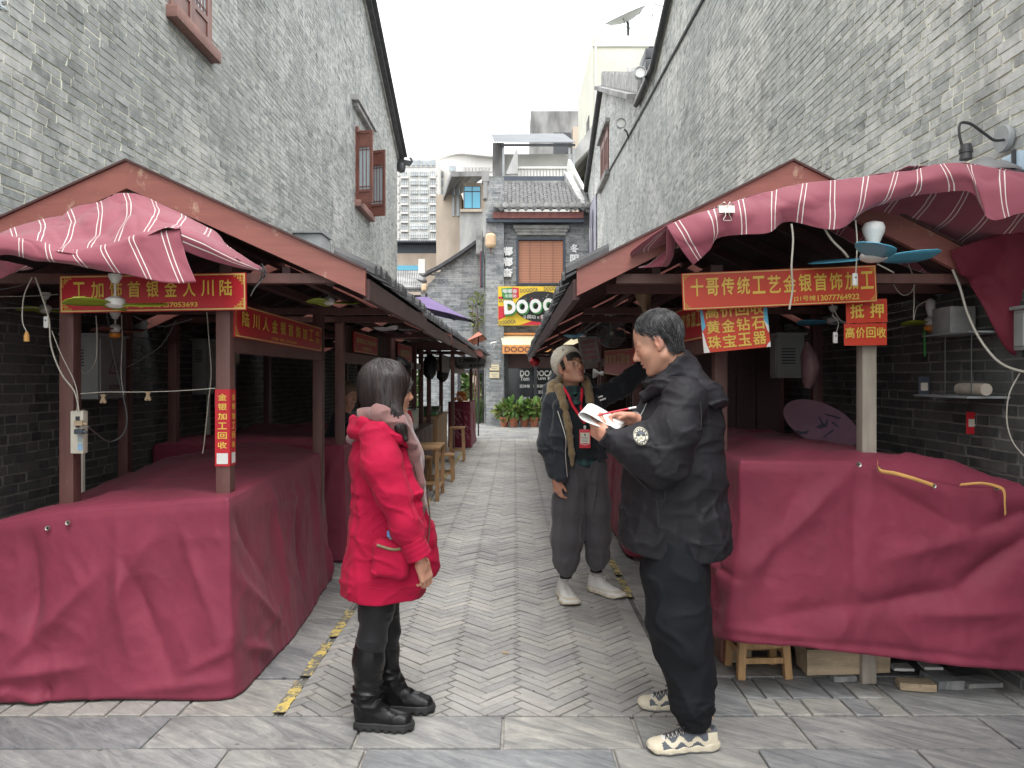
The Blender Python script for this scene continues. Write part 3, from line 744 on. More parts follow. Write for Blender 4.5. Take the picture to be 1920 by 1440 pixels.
# ================================================================== buildings at and beyond the end of the lane
XA, YA = (1, 0, 0), (0, 0, 1)
def bxp(mb, px0, px1, py0, py1, D, d=.1):
    a = P(px0, py1, D); b = P(px1, py0, D); return mb.box(a[0], b[0], D, D+d, a[2], b[2])
E0 = 24.5
M['letter_white'] = simple('bright_white_letters', (.85, .85, .85), .5, .02, 5, 0)
EB = thing('tea_shop', 'grey brick shop house closing the lane, with tiled eave, bamboo blind window and bright sign', 'shop', (.6, E0, 0))
def Q(px, py, D=E0): return P(px, py, D)
ex0, ex1 = Q(932, 0)[0], 2.39
zt = Q(0, 398)[2]
win = (Q(968, 0)[0], Q(1060, 0)[0], Q(0, 534)[2], Q(0, 446)[2])
door = (Q(947, 0)[0], 2.0, .12, Q(0, 664)[2])
wall(EB, M['mortar_dark'], 'y', E0, -1, ex0, ex1, -.03, lambda u: zt, [win, door], th=.3)
brickwork(EB, M['brick_far'], 'y', E0, -1, ex0, ex1, 0, lambda u: zt, [win, door], bl=.27, bh=.05, j=.008, seed=21, vis=lambda u, z: z > 2.5)
# pier
pa, pb = Q(911, 0, 24.2)[0], Q(944, 0, 24.2)[0]; pz = Q(0, 330, 24.2)[2]
box('pier', M['mortar_dark'], EB, pa, pb, 24.24, 24.7, -.03, pz)
brickwork(EB, M['brick_far'], 'y', 24.24, -1, pa-.01, pb+.01, 0, lambda u: pz-.02, [], bl=.27, bh=.055, j=.008, seed=22, n_ind=120)
brickwork(EB, M['brick_far'], 'x', pb, 1, 24.22, 24.5, 0, lambda u: pz-.02, [], bl=.2, bh=.055, j=.008, seed=23, n_ind=0)
mb = MB(); bxp(mb, 903, 917, 320, 340, 24.15, .5); bxp(mb, 906, 914, 340, 372, 24.16, .4); mb.build('chimney_block', M['conc_dark'], EB)
# roof of half-round tiles
ez, rz, ey, ry = Q(0, 393)[2], Q(0, 343, 26.2)[2], 24.0, 26.2
rx0, rx1 = Q(925, 0, 24.1)[0], 2.36
mb = MB(); mb.add([(rx0, ey, ez-.04), (rx1, ey, ez-.04), (rx1, ry, rz-.04), (rx0, ry, rz-.04), (rx0, ey, ez-.10), (rx1, ey, ez-.10), (rx1, ry, rz-.12), (rx0, ry, rz-.12)], [(0, 1, 2, 3), (4, 5, 6, 7), (0, 1, 5, 4), (1, 2, 6, 5), (2, 3, 7, 6), (3, 0, 4, 7)])
rf = mb.build('roof', M['tile'], EB)
nt = 12; sl_ = np.array([0, ry-ey, rz-ez]); L = np.linalg.norm(sl_); sl_ /= L; up_ = np.array([0, -sl_[2], sl_[1]])
def half_tile(x, s0, s1, r0, r1, sgn=1, n=6):
    V = []
    for s_, r_ in ((s0, r0), (s1, r1)):
        for k in range(n+1):
            q = math.pi*k/n; V.append(np.array([x, ey, ez])+sl_*s_+np.array([math.cos(q)*r_, 0, 0])+up_*math.sin(q)*r_*sgn*.8)
    Fc = [(k, k+1, k+n+2, k+n+1) for k in range(n)]+[tuple(range(n+1))]
    return V, Fc
for i in range(nt):
    x = rx0+.12+(rx1-rx0-.2)*i/(nt-1)
    for k in range(11):
        V, Fc = half_tile(x+rnd.uniform(-.008, .008), L*k/11, L*(k+1.15)/11, .078, .066); mesh_obj('roof_tile', V, Fc, M['tile'], EB)
mb = MB()
for i in range(nt-1):
    x = rx0+.12+(rx1-rx0-.2)*(i+.5)/(nt-1)
    V, Fc = half_tile(x, -.02, L, .085, .085, -.35); mb.add(V, Fc[:-1])
mb.build('trough_tile', M['tile'], EB, kind='stuff', fix=False)
for i in range(nt):   # round end discs and drip tongues
    x = rx0+.12+(rx1-rx0-.2)*i/(nt-1)
    MB().lathe([(0, -.03), (.045, -.03), (.05, -.02), (.088, -.02), (.088, .02), (0, .02)], (x, ey-.03, ez+.035), 14, 'y').build('tile_end_disc', M['tile_lt'], EB, smooth=True)
    if i < nt-1:
        x += (rx1-rx0-.2)*.5/(nt-1); MB().prism([(x-.10, ez-.02), (x-.08, ez-.10), (x, ez-.17), (x+.08, ez-.10), (x+.10, ez-.02)], ey-.04, ey-.01).build('drip_tongue', M['tile'], EB)
mb = MB(); bxp(mb, 924, 1094, 397, 409, 24.05, .06); mb.build('fascia', simple('dull_red_fascia', (.17, .06, .052), .7, .25), EB)
mb = MB(); bxp(mb, 912, 1095, 409.5, 416, 24.1, .5); mb.build('soffit', M['shed_dark'], EB)
mb = MB(); a = P(917, 331, 26.3); b = P(1068, 339, 26.3); mb.box(a[0], b[0], 26.25, 26.6, b[2], a[2]); mb.build('ridge_cap', M['shed_dark'], EB)
mb = MB(); a = P(920, 339, 26.25); b = P(1068, 349, 26.25); mb.box(a[0], b[0], 26.22, 26.5, b[2]-.25, a[2]); mb.build('parapet', M['conc_dark'], EB)
mb = MB(); mb.beam(P(1062, 330, 26.4), P(1094, 390, 24.3), .22, .3); mb.build('side_parapet', M['tile_lt'], EB)
mb = MB(); mb.beam(P(1066, 308, 27.2), P(1098, 372, 25.2), .10, .34); mb.build('side_coping', M['plaster_w'], EB)
# window with lintel mouldings, bamboo blind
mb = MB(); bxp(mb, 963, 1067, 422, 428, 24.3, .2); bxp(mb, 966, 1064, 428.6, 434, 24.36, .14); bxp(mb, 969, 1061, 434.6, 440, 24.40, .1); mb.build('window_cornice', M['tile_lt'], EB)
fr = MB(); w0, w1, wz0, wz1 = win
fr.box(w0, w0+.07, E0-.05, E0+.05, wz0, wz1); fr.box(w1-.07, w1, E0-.05, E0+.05, wz0, wz1); fr.box(w0+.07, w1-.07, E0-.05, E0+.05, wz1-.07, wz1); fr.box(w0+.07, w1-.07, E0-.05, E0+.05, wz0, wz0+.06)
wf = fr.build('window_frame', M['shed_dark'], EB)
box('blind_backing', M['glass_dark'], wf, w0+.06, w1-.06, E0+.10, E0+.11, wz0, wz1)
for i in range(26):
    z = wz0+.07+(wz1-wz0-.15)*i/26; box('blind_slat', M['blind'], wf, w0+.075, w1-.075, E0+.035, E0+.05, z, z+(wz1-wz0-.15)/26*.82)
mb = MB(); 
for f in (.28, .5, .75): x = w0+(w1-w0)*f; mb.box(x-.006, x+.006, E0+.028, E0+.033, wz0+.06, wz1-.07)
mb.build('blind_cord', M['shutter'], wf)
# glazed shopfront
d0, d1, dz0, dz1 = door
box('shopfront_glass', M['glass_dark'], EB, d0, d1, E0+.12, E0+.14, dz0, dz1)
box('window_header', simple('dark_maroon_panel', (.06, .025, .025), .5), EB, d0, d1, E0+.06, E0+.11, dz1-.45, dz1)
for px in (947, 1001, 1060): x = Q(px, 0)[0]; box('mullion', M['dkmetal'], EB, x, x+.10, E0-.03, E0+.055, dz0, dz1)
box('door_step', M['tile_lt'], EB, d0-.2, d1+.2, E0-.35, E0-.02, -.02, .11)
def txt(s, px, py, w, h, D=E0+.115, m='white', b=.03, par=EB, ex=0): lettering(s, M[m], par, P(px, py, D), XA, YA, w*D/F if w else None, h*D/F, b, ex)
for s, px, w in (('DO', 984, 18), ('OOCA', 1019, 36)): txt(s, px, 700, w, 11)
for s, px, w in (('Tom', 984, 17), ('Yum Kung', 1026, 50)): txt(s, px, 710, w, 8)
for s, px, py in (('坚持每', 984, 724), ('日新鲜熬制', 1016, 724), ('坚持手作', 1022, 735), ('坚持当', 984, 747), ('日现点现煮', 1016, 747)): txt(s, px, py, None, 6.5, b=.04)
# vertical characters on the wall
for i, s in enumerate('嘟嘟杳'): txt(s, 951, 471+i*20, 21, 17, E0-.08, 'letter_white', .055, ex=.05)
for i, s in enumerate('冬阴功'): txt(s, 1077, 466+i*19, 16, 16, E0-.08, 'letter_white', .055, ex=.05)
# main sign
SG = thing('shop_sign', 'yellow, red and black billboard with large white letters over the end shop', 'sign', tuple(P(1010, 575, 24.2)))
a, b = P(934, 610, 24.2), P(1112, 537, 24.2)
box('sign_board', M['yellow_s'], SG, a[0], b[0], 24.2, 24.3, a[2], b[2])
def poly(pts, D, d, m, name, par): 
    q = [P(x, y, D) for x, y in pts]; MB().prism([(v[0], v[2]) for v in q], D, D+d).build(name, M[m], par)
poly([(934.5, 574), (945, 574), (965, 585), (934.5, 600)], 24.19, .005, 'crimson_s', 'red_shape', SG)
poly([(934.5, 556), (944, 556), (944, 560), (934.5, 560)], 24.19, .005, 'crimson_s', 'red_shape', SG)
poly([(975, 609.5), (1000, 601), (1075, 601), (1100, 609.5)], 24.19, .005, 'crimson_s', 'red_shape', SG)
poly([(1016+50*math.cos(t), 575+29*math.sin(t)) for t in np.linspace(0, 6.28, 33)[:-1]], 24.185, .004, 'black', 'black_oval', SG)
dots = MB(); dm = [MB(), MB(), MB()]
for i in range(70):
    t = rnd.uniform(0, 6.28); q = rnd.uniform(.2, .95); x, y = 1016+50*q*math.cos(t), 575+27*q*math.sin(t); s = rnd.uniform(.6, 1.6)
    v = [P(x+s*math.cos(k), y+s*math.sin(k), 24.181) for k in (0, 1.3, 2.6, 3.9, 5.1)]; dm[i % 3].prism([(w[0], w[2]) for w in v], 24.181, 24.183)
for d_, m_ in zip(dm, ('crimson_s', 'green_s', 'conc_dark')): d_.build('printed_food', M[m_], SG)
poly([(940, 541), (960, 539), (961, 562), (942, 560)], 24.19, .004, 'green_s', 'logo_patch', SG)
poly([(960.2, 539), (973, 540), (973, 558), (961.3, 560)], 24.19, .004, 'crimson_s', 'logo_patch', SG)
lettering('嘟嘟杳', M['white'], SG, P(956, 546, 24.17), XA, YA, 27*24.2/F, 8*24.2/F, .03); lettering('冬阴功', M['white'], SG, P(957, 555, 24.17), XA, YA, 22*24.2/F, 7*24.2/F, .03)
for s, px in zip('DOOOCA', (956, 979, 1004, 1029, 1054, 1078)):
    y = 576-(px-956)*.05
    lettering(s, M['green_s'], SG, P(px+2, y+2.5, 24.14), (1, 0, .06), (-.06, 0, 1), 23*24.2/F, 27*24.2/F, .07, .09, 'letter_side')
    lettering(s, M['white'], SG, P(px, y, 24.09), (1, 0, .06), (-.06, 0, 1), 22*24.2/F, 26*24.2/F, .06, .06, 'letter')
lettering('冬阴功 x 咖喱', M['white'], SG, P(1005, 594, 24.17), XA, YA, 50*24.2/F, 8*24.2/F, .03)
for px, py, w, r_ in ((992, 544, 33, .08), (1036, 541, 32, .06), (949, 563, 26, .02), (951, 604, 32, .10), (1082, 545, 26, 0), (1090, 603, 30, -.05)): lettering('DOOOCA', M['shed_dark'], SG, P(px, py, 24.17), (1, 0, r_), (-r_, 0, 1), w*24.2/F, 7*24.2/F, .01)
# awning
AW = thing('shop_awning', 'cream awning with orange lettered valance over the end shop window', 'awning', tuple(P(1000, 640, 24.2)))
a0, b0 = P(939, 628, 24.45), P(1085, 628, 24.45); a1, b1 = P(942, 646, 23.8), P(1085, 646, 23.8)
MB().box(a0[0], b0[0], 24.35, 24.47, a0[2], a0[2]+.06).build('awning_box', M['orange'], AW)
MB().add([a0, b0, b1, a1, a0-[0, 0, .02], b0-[0, 0, .02], b1-[0, 0, .02], a1-[0, 0, .02]], [(0, 1, 2, 3), (7, 6, 5, 4), (0, 3, 7, 4), (1, 2, 6, 5), (3, 2, 6, 7), (0, 1, 5, 4)]).build('canopy', M['cream'], AW)
a2 = P(942, 663, 23.8); MB().box(a1[0], b1[0], 23.79, 23.81, a2[2], a1[2]-.021).build('valance', M['orange'], AW)
lettering('DOOOCA', M['shutter'], AW, P(982, 655, 23.78), XA, YA, 72*23.8/F, 10*23.8/F, .02)
for y in (689, 703): 
    pl = thing('wall_plaque', ('upper' if y < 700 else 'lower')+' small cream plaque on the brick pier left of the shop', 'plaque', tuple(P(927, y, 24.2))); mb = MB(); bxp(mb, 918, 936, y-5.5, y+5.5, 24.19, .03); mb.build('plate', M['cream'], pl)
    for k, ww in enumerate((12, 9)): mb = MB(); bxp(mb, 927-ww/2, 927+ww/2, y-2+k*3.5, y-1+k*3.5, 24.184, .004); mb.build('printed_line', M['conc_dark'], pl)
cw = thing('security_camera', 'white bullet security camera on the brick pier', 'camera', tuple(P(926, 645, 24.2)))
MB().tube([P(920, 644, 23.95), P(930, 642, 24.1)], .035, 10).build('camera_body', M['white'], cw); MB().tube([P(928, 643, 24.1), P(926, 650, 24.2), P(926, 652, 24.24)], .015, 6).build('bracket', M['white'], cw)
def lantern(lab, px, py, D, h):
    f = thing('paper_lantern', lab, 'lantern', tuple(P(px, py, D))); c = P(px, py, D); r = h*.36
    prof = [(r*.45, -h*.5), (r*.85, -h*.42), (r, -h*.3), (r, h*.3), (r*.85, h*.42), (r*.45, h*.5)]
    MB().lathe(prof, tuple(c), 8).build('lantern_body', M['lantern'], f)
    MB().lathe([(r*.5, h*.5), (r*.5, h*.54), (.01, h*.56), (.008, h*.9)], tuple(c), 8).build('lantern_cap', M['shutter'], f)
    MB().lathe([(.01, -h*.5), (r*.4, -h*.52), (.012, -h*.56), (.02, -h*.85)], tuple(c), 8).build('tassel', M['shutter'], f)
lantern('pale paper lantern hanging at the brick pier beside the shop characters', 920, 451, 24.0, .46)
lantern('smaller pale lantern on the left gable house', 795, 539, 25.8, .24)

# ---- left gable house
HG = 26.0
HB = thing('brick_house', 'grey brick gable house with dark swept coping left of the shop', 'building', (P(850, 0, HG)[0], HG, 0))
gx0, gx1, gxa = P(789, 0, HG)[0], P(911, 0, HG)[0], P(800, 0, HG)[0]
def top_g(u): 
    px = pxof(u, HG)
    py = 552-(px-785)*.9 if px < 802 else np.interp(px, [802, 840, 893, 912], [513, 492, 457, 440])
    return EYE-(py-PY0)*HG/F
dg_ = (P(858, 0, HG)[0], P(909, 0, HG)[0], 0.02, P(0, 694, HG)[2])
wall(HB, M['mortar_dark'], 'y', HG, -1, gx0, gx1, -.03, top_g, [dg_], [gxa, P(840, 0, HG)[0]], th=.3)
brickwork(HB, M['brick_far'], 'y', HG, -1, gx0, gx1, 0, top_g, [dg_], bl=.30, bh=.055, j=.008, seed=31)
mb = MB(); pts = [P(801, 512, HG-.1), P(820, 503, HG-.1), P(840, 491, HG-.1), P(866, 474, HG-.1), P(896, 452, HG-.1)]
for a, b in zip(pts[:-1], pts[1:]): mb.beam(a, b+(b-a)*.02, .35, .10)
mb.build('gable_coping', M['coping'], HB)
mb = MB(); mb.tube([P(806, 510, HG-.1), P(799, 515, HG-.1), P(793, 517, HG-.1), P(787, 514, HG-.1)], [.09, .08, .05, .02], 6); mb.tube([P(800, 527, HG-.1), P(792, 528, HG-.1), P(782, 524, HG-.1)], [.07, .05, .02], 6); mb.build('swept_eave_tip', M['coping'], HB, smooth=True)
box('gable_block', M['tile_lt'], HB, P(894, 0, HG)[0], P(905, 0, HG)[0], HG-.5, HG+.3, P(0, 480, HG)[2], P(0, 434, HG)[2])
sb = thing('side_signboard', 'narrow dark vertical signboard fixed between gable house and pier', 'sign', tuple(P(902, 505, 25))); box('board', M['shed_dark'], sb, P(901, 0, 25)[0], P(905, 0, 25)[0], 24.9, 25.3, P(0, 537, 25)[2], P(0, 472, 25)[2]); box('board_edge', M['crimson_s'], sb, P(900.3, 0, 25)[0], P(900.9, 0, 25)[0], 24.9, 25.3, P(0, 537, 25)[2], P(0, 472, 25)[2])
box('drain_pipe', M['tile_lt'], HB, P(907, 0, 25)[0], P(909, 0, 25)[0], 25.3, 25.4, 0, P(0, 440, 25)[2])
mb = MB(); x0, x1, z1 = dg_[0], dg_[1], dg_[3]
mb.box(x0, x0+.1, HG-.04, HG+.06, 0, z1); mb.box(x1-.1, x1, HG-.04, HG+.06, 0, z1); mb.box(x0+.1, x1-.1, HG-.04, HG+.06, z1-.1, z1); mb.build('door_frame', M['dkmetal'], HB)
# backdrop yard seen through the doorway and under the left roofs
yw = thing('yard_wall', 'pale brick yard wall with salmon panel behind the left stalls', 'wall', (-3, 30, 0)); box('wall', M['plaster_b'], yw, -7, 1, 30, 30.3, -.03, 3.4)
box('wall_panel', M['plaster_w'], yw, -6, -3.6, 29.8, 29.98, -.03, 3.0)
# ---- low buildings far left
FL = thing('tiled_house', 'low house with grey tiled roof behind the left wall corner', 'building', (P(765, 0, 34)[0], 34, 0))
D = 34; a, b = P(735, 553, D), P(800, 553, D)
box('wall', M['shed_dark'], FL, a[0], b[0]+.2, D, D+4, -.03, b[2])
mb = MB(); V = [P(735, 541, D-.6), P(790, 541, D-.6), P(800, 509, D+3), P(735, 509, D+3)]; mb.add(V+[v-[0, 0, .15] for v in V], [(0, 1, 2, 3), (7, 6, 5, 4), (0, 1, 5, 4), (1, 2, 6, 5), (2, 3, 7, 6)]); mb.build('roof', M['tile'], FL)
for i in range(13): px = 741+i*4; mb = MB().tube([P(px, 540, D-.65), P(px+i*.35, 509, D+3)], .05, 6); mb.build('roof_tile_row', M['conc_dark'], FL)
box('white_gable', M['plaster_w'], FL, P(788, 0, D)[0], P(800, 0, D)[0], D-.7, D-.5, P(0, 516, D)[2], P(0, 490, D)[2])
BG_ = thing('office_block', 'beige low block with blue ribbon window and dark corrugated penthouse', 'building', (P(790, 0, 48)[0], 48, 0)); D = 48
box('wall', M['plaster_b'], BG_, P(730, 0, D)[0], P(842, 0, D)[0], D, D+8, -.03, P(0, 475, D)[2])
box('ribbon_window', M['glass_blue'], BG_, P(730, 0, D)[0], P(797, 0, D)[0], D-.06, D-.01, P(0, 507, D)[2], P(0, 498, D)[2])
box('penthouse', M['shed_dark'], BG_, P(730, 0, D)[0], P(836, 0, D)[0], D+.1, D+6, P(0, 474.5, D)[2], P(0, 458, D)[2])
mb = MB()
x0, x1 = P(730, 0, D)[0], P(843, 0, D)[0]; nx = 28
for i in range(nx): a = x0+(x1-x0)*i/nx; mb.tube([(a+.08, D-.7, P(0, 456, D)[2]), (a+.08, D+6, P(0, 456, D)[2]+.3)], .07, 6)
mb.build('corrugated_roof', M['shed_dark'], BG_, kind='stuff')
for px in (833,): box('post', M['plaster_w'], BG_, P(px, 0, D)[0], P(px+1.5, 0, D)[0], D-.3, D-.2, P(0, 475, D)[2], P(0, 457, D)[2])
# ---- beige house with blue window
BB = thing('beige_house', 'weathered beige concrete house with sky blue corner window', 'building', (P(870, 0, 40)[0], 40, 0)); D = 40
box('wall', M['concrete'], BB, P(862, 0, D)[0], P(912, 0, D)[0], D, D+6, -.03, P(0, 392, D)[2])
box('side_wall', M['plaster_b'], BB, P(826, 0, D+4)[0], P(861.5, 0, D)[0], D+1.6, D+9, -.03, P(0, 368, D+2)[2])
box('upper_wall', M['plaster_b'], BB, P(868, 0, D)[0], P(912, 0, D)[0], D+.3, D+6, P(0, 391.5, D)[2], P(0, 340, D)[2])
mb = MB(); V = [P(826, 392, D-.5+3), P(846, 331, D-.8), P(911, 330, D-.8), P(911, 330, D+8), P(838, 345, D+9)]; mb.add(V+[v+[0, 0, .25] for v in V], [(4, 3, 2, 1, 0), (5, 6, 7, 8, 9)]+[(i, (i+1) % 5, (i+1) % 5+5, i+5) for i in range(5)]); mb.build('roof_slab', M['conc_dark'], BB)
wb = MB(); bxp(wb, 869.5, 901, 349, 391.3, D-.02, .06); wfb = wb.build('window_frame', M['shed_dark'], BB)
for (a, b, c, e) in ((871, 884.5, 350, 358), (886, 900, 350, 358), (871, 884.5, 360, 390), (886, 900, 360, 390)): mb = MB(); bxp(mb, a, b, c, e, D-.05, .02); mb.build('pane', M['glass_blue'], wfb)
mb = MB(); bxp(mb, 863, 904, 391.6, 397, D-.12, .1); mb.build('window_sill', M['plaster_b'], BB)
for a, b in ((848, 852), (856, 861)): mb = MB(); bxp(mb, a, b, 352, 405, D+1.5, .08); mb.build('window', M['glass_grey'], BB)
# ---- house with corrugated metal roof
MR = thing('rooftop_house', 'white rooftop room with corrugated steel roof above the shop', 'building', (P(1000, 0, 31)[0], 31, 6)); D = 31
box('wall', M['plaster_w'], MR, P(945, 0, D)[0], P(1070, 0, D)[0], D+.8, D+4, 3, P(0, 278, D)[2])
box('side_wall', M['conc_dark'], MR, P(923, 0, D)[0], P(944.5, 0, D)[0], D+.4, D+4, 3, P(0, 262, D)[2])
nx = 44; x0, x1 = P(927, 0, D)[0], P(1078, 0, D)[0]
V = []; nn = nx*4
for i in range(nn+1):
    x = x0+(x1-x0)*i/nn; z = .035*math.sin(2*math.pi*i/4)
    V += [(x+.0, D-.3, P(0, 271, D)[2]+z), (x*1.0-.25, D+3.0, P(0, 251, D+3)[2]+z)]
rr = mesh_obj('corrugated_roof', V, [(2*i, 2*i+2, 2*i+3, 2*i+1) for i in range(nn)], M['corr'], MR)
box('roof_edge_beam', M['dkmetal'], MR, x0+.3, x1, D-.2, D-.1, P(0, 276, D)[2], P(0, 272.5, D)[2])
for px in (942, 1066, 1074): mb = MB(); bxp(mb, px, px+4, 277, 330, D-.15, .1); mb.build('roof_post', M['greymetal'], MR)
mb = MB(); bxp(mb, 970, 1062, 312, 316, D-.3, .2); mb.build('balcony_rail', M['plaster_w'], MR)
for i in range(15): px = 972+i*6; mb = MB(); bxp(mb, px, px+3.6, 316.4, 332, D-.25, .1); mb.build('balustrade_panel', M['plaster_w'], MR)
MB().prism([(P(949, 0, D)[0], P(0, 332, D)[2]), (P(967, 0, D)[0], P(0, 288, D)[2]), (P(971, 0, D)[0], P(0, 288, D)[2]), (P(971, 0, D)[0], P(0, 332, D)[2])], D-.5, D-.35).build('fin_wall', M['concrete'], MR)
# ---- concrete block and cream block with dish
CB = thing('concrete_block_building', 'stained grey concrete building top behind the steel roof', 'building', (P(1040, 0, 44)[0], 44, 0)); D = 44
box('wall', M['conc_dark'], CB, P(995, 0, D)[0], P(1096, 0, D)[0], D, D+5, 3, P(0, 208, D)[2])
box('wall_lower', M['plaster_b'], CB, P(1072, 0, D)[0], P(1100, 0, D)[0], D-1, D-.1, 3, P(0, 248, D)[2])
box('door_opening', M['glass_dark'], CB, P(1038, 0, D)[0], P(1070, 0, D)[0], D-.05, D-.02, P(0, 290, D)[2], P(0, 249, D)[2])
CR = thing('cream_building', 'tall cream plastered building with flat parapet and satellite dish on top', 'building', (4.5, 34, 0)); D = 32
x0 = P(1112, 0, D)[0]
box('wall', M['plaster'], CR, x0, x0+9, D, D+7.5, -.03, P(0, 69, D)[2])
mb = MB(); mb.box(x0-.08, x0+9, D-.06, D-.003, P(0, 88, D)[2], P(0, 86, D)[2]); mb.build('parapet_band', M['plaster_w'], CR)
box('drain_pipe', M['plaster_w'], CR, x0+.06, x0+.14, D-.1, D-.01, 6, P(0, 70, D)[2])
for yy, zz in ((D+1.6, 13.2), (D+1.6, 9.9), (D+4.4, 12.0), (D+4.4, 9.0)): box('side_window', M['glass_dark'], CR, x0-.03, x0-.004, yy, yy+1.1, zz-1.5, zz-.2)
MB().prism([(x0-1.0, P(0, 300, D)[2]), (x0+.0, P(0, 238, D)[2]), (x0+.0, P(0, 250, D)[2]-.6), (x0-.9, P(0, 318, D)[2])], D-.6, D+6.5).build('stair_soffit', M['concrete'], CR)
sd = thing('satellite_dish', 'large pale satellite dish tilted on the cream building roof', 'satellite dish', tuple(P(1178, 65, 33)))
c = Vector(P(1174, 34, 33)); ax = Vector((-.38, -.30, .86)).normalized()
q = ax.to_track_quat('Z', 'Y').to_matrix(); V = []; ns, nr = 24, 5; Rd = .92
for i in range(nr+1):
    for k in range(ns): r = Rd*i/nr; v = q @ Vector((r*math.cos(2*math.pi*k/ns), r*math.sin(2*math.pi*k/ns), .28*(r/Rd)**2-.14)); V.append(tuple(c+v))
Fc = [(i*ns+k, i*ns+(k+1) % ns, (i+1)*ns+(k+1) % ns, (i+1)*ns+k) for i in range(nr) for k in range(ns)]
V2 = [tuple(Vector(v)-ax*.02) for v in V]
mesh_obj('reflector', V+V2, Fc+[tuple(j+len(V) for j in f)[::-1] for f in Fc], M['corr'], sd, smooth=True)
mb = MB(); base = Vector(P(1178, 62, 33))
for k in range(4): a = c+q @ Vector((Rd*.8*math.cos(k*1.57+.5), Rd*.8*math.sin(k*1.57+.5), .03)); mb.tube([tuple(base+Vector((0, 0, .1))), tuple(a)], .014, 5)
mb.build('strut', M['dkmetal'], sd); MB().tube([tuple(base-Vector((0, 0, .1))), tuple(base+Vector((0, 0, .35))), tuple(c-ax*.1)], .06, 8).build('mast', M['dkmetal'], sd)
an = thing('rooftop_antenna', 'thin rooftop antenna mast with crossbar beside the dish', 'antenna', tuple(P(1224, 66, 33)))
MB().tube([P(1224, 70, 33), P(1223, -20, 33)], .018, 5).build('mast', M['dkmetal'], an); MB().tube([P(1208, 36, 33), P(1248, 18, 33)], .012, 5).tube([P(1228, 8, 33), P(1250, 14, 33)], .02, 5).build('crossbar', M['dkmetal'], an)
# ---- apartment towers, far
TW = thing('apartment_tower', 'white high-rise apartment tower with rows of bay windows, left of the pair', 'building', (P(780, 0, 260)[0], 260, 0)); D = 260
box('wall', M['tower'], TW, P(735, 0, D)[0], P(821, 0, D)[0], D, D+20, -1, P(0, 299, D)[2])
mb = MB(); bxp(mb, 742, 818, 298, 313, D-.4, .4); mb.build('penthouse_band', M['tower_grey'], TW)
for i in range(8): mb = MB(); bxp(mb, 744+i*9.3, 750.5+i*9.3, 300.5, 310, D-.7, .28); mb.build('penthouse_window', M['tower_glass'], TW)
mb = MB()
for i in range(6): x = 750+i*12; v = [P(x, 297.5, D), P(x+8, 297.5, D), P(x+8, 295, D)]; mb.prism([(w[0], w[2]) for w in v], D, D+3)
mb.build('solar_panel', M['tower_grey'], TW)
for f in range(10):
    y = 319+f*16.7
    for (a, b, k) in ((745, 749, 0), (752, 763.5, 1), (769, 784, 2), (787, 802, 2), (806, 816, 1), (817.5, 820, 0)):
        w = MB(); bxp(w, a, b, y+.5, y+10.5, D-.9, .8); 
        if k:
            wf = w.build('window', M['tower_glass'], TW)
            mb = MB(); n = 4 if k == 2 else 3
            for j in range(n+1): x = a+(b-a)*j/n; bxp(mb, x-.35, x+.35, y+.5, y+10.5, D-1.2, .28)
            bxp(mb, a, b, y+3.2, y+3.9, D-1.15, .2); mb.build('window_frame', M['tower'], wf)
        else: w.build('window', M['tower_grey'], TW)
    for (a, b) in ((751, 765), (805.5, 817)): mb = MB(); bxp(mb, a, b, y+11.2, y+15.2, D-2, 1.9); mb.build('balcony', M['tower_grey'], TW)
TW2 = thing('apartment_tower', 'curved white high-rise with long roof canopy behind the beige house', 'building', (P(870, 0, 270)[0], 270, 0)); D = 270
def arc(px, off=0): t = (px-818)/112.0; return D+6-14*math.sin(min(1, max(0, t*1.5))*1.57)+off
def curved(px0, px1, py0, py1, off, th, m, name, par, n=10, dy=0):
    mb = MB()
    for i in range(n):
        a, b = px0+(px1-px0)*i/n, px0+(px1-px0)*(i+1)/n; da, db = arc(a, off), arc(b, off)
        s = lambda px: (math.sin(min(1, (px-818)/50.)*1.57)*-11 if px < 868 else -11+(px-868)*.10) if dy else 0
        A0, A1, B0, B1 = P(a, py1+s(a), da), P(a, py0+s(a), da), P(b, py1+s(b), db), P(b, py0+s(b), db)
        mb.add([A0, B0, B1, A1]+[v+[0, th, 0] for v in (A0, B0, B1, A1)], [(0, 1, 2, 3), (7, 6, 5, 4), (0, 4, 5, 1), (3, 2, 6, 7), (0, 3, 7, 4), (1, 5, 6, 2)])
    return mb.build(name, m if not isinstance(m, str) else M[m], par)
curved(819, 932, 300, 500, 0, 12, 'tower', 'wall', TW2, 14, 1); curved(818, 935, 297, 299.2, -2.5, 14, 'tower_grey', 'roof_canopy', TW2, 14, 1)
for f in range(9):
    y = 321+f*16.7; curved(824, 831, y+.5, y+11, -.5, .45, 'tower_glass', 'window', TW2, 3)
    if f < 2: curved(842, 853, y-10, y, -.5, .45, 'tower_glass', 'window', TW2, 3)
for i in range(9): curved(868+i*6.3, 872.4+i*6.3, 313, 322, -.5, .45, 'tower_grey', 'window', TW2, 1)
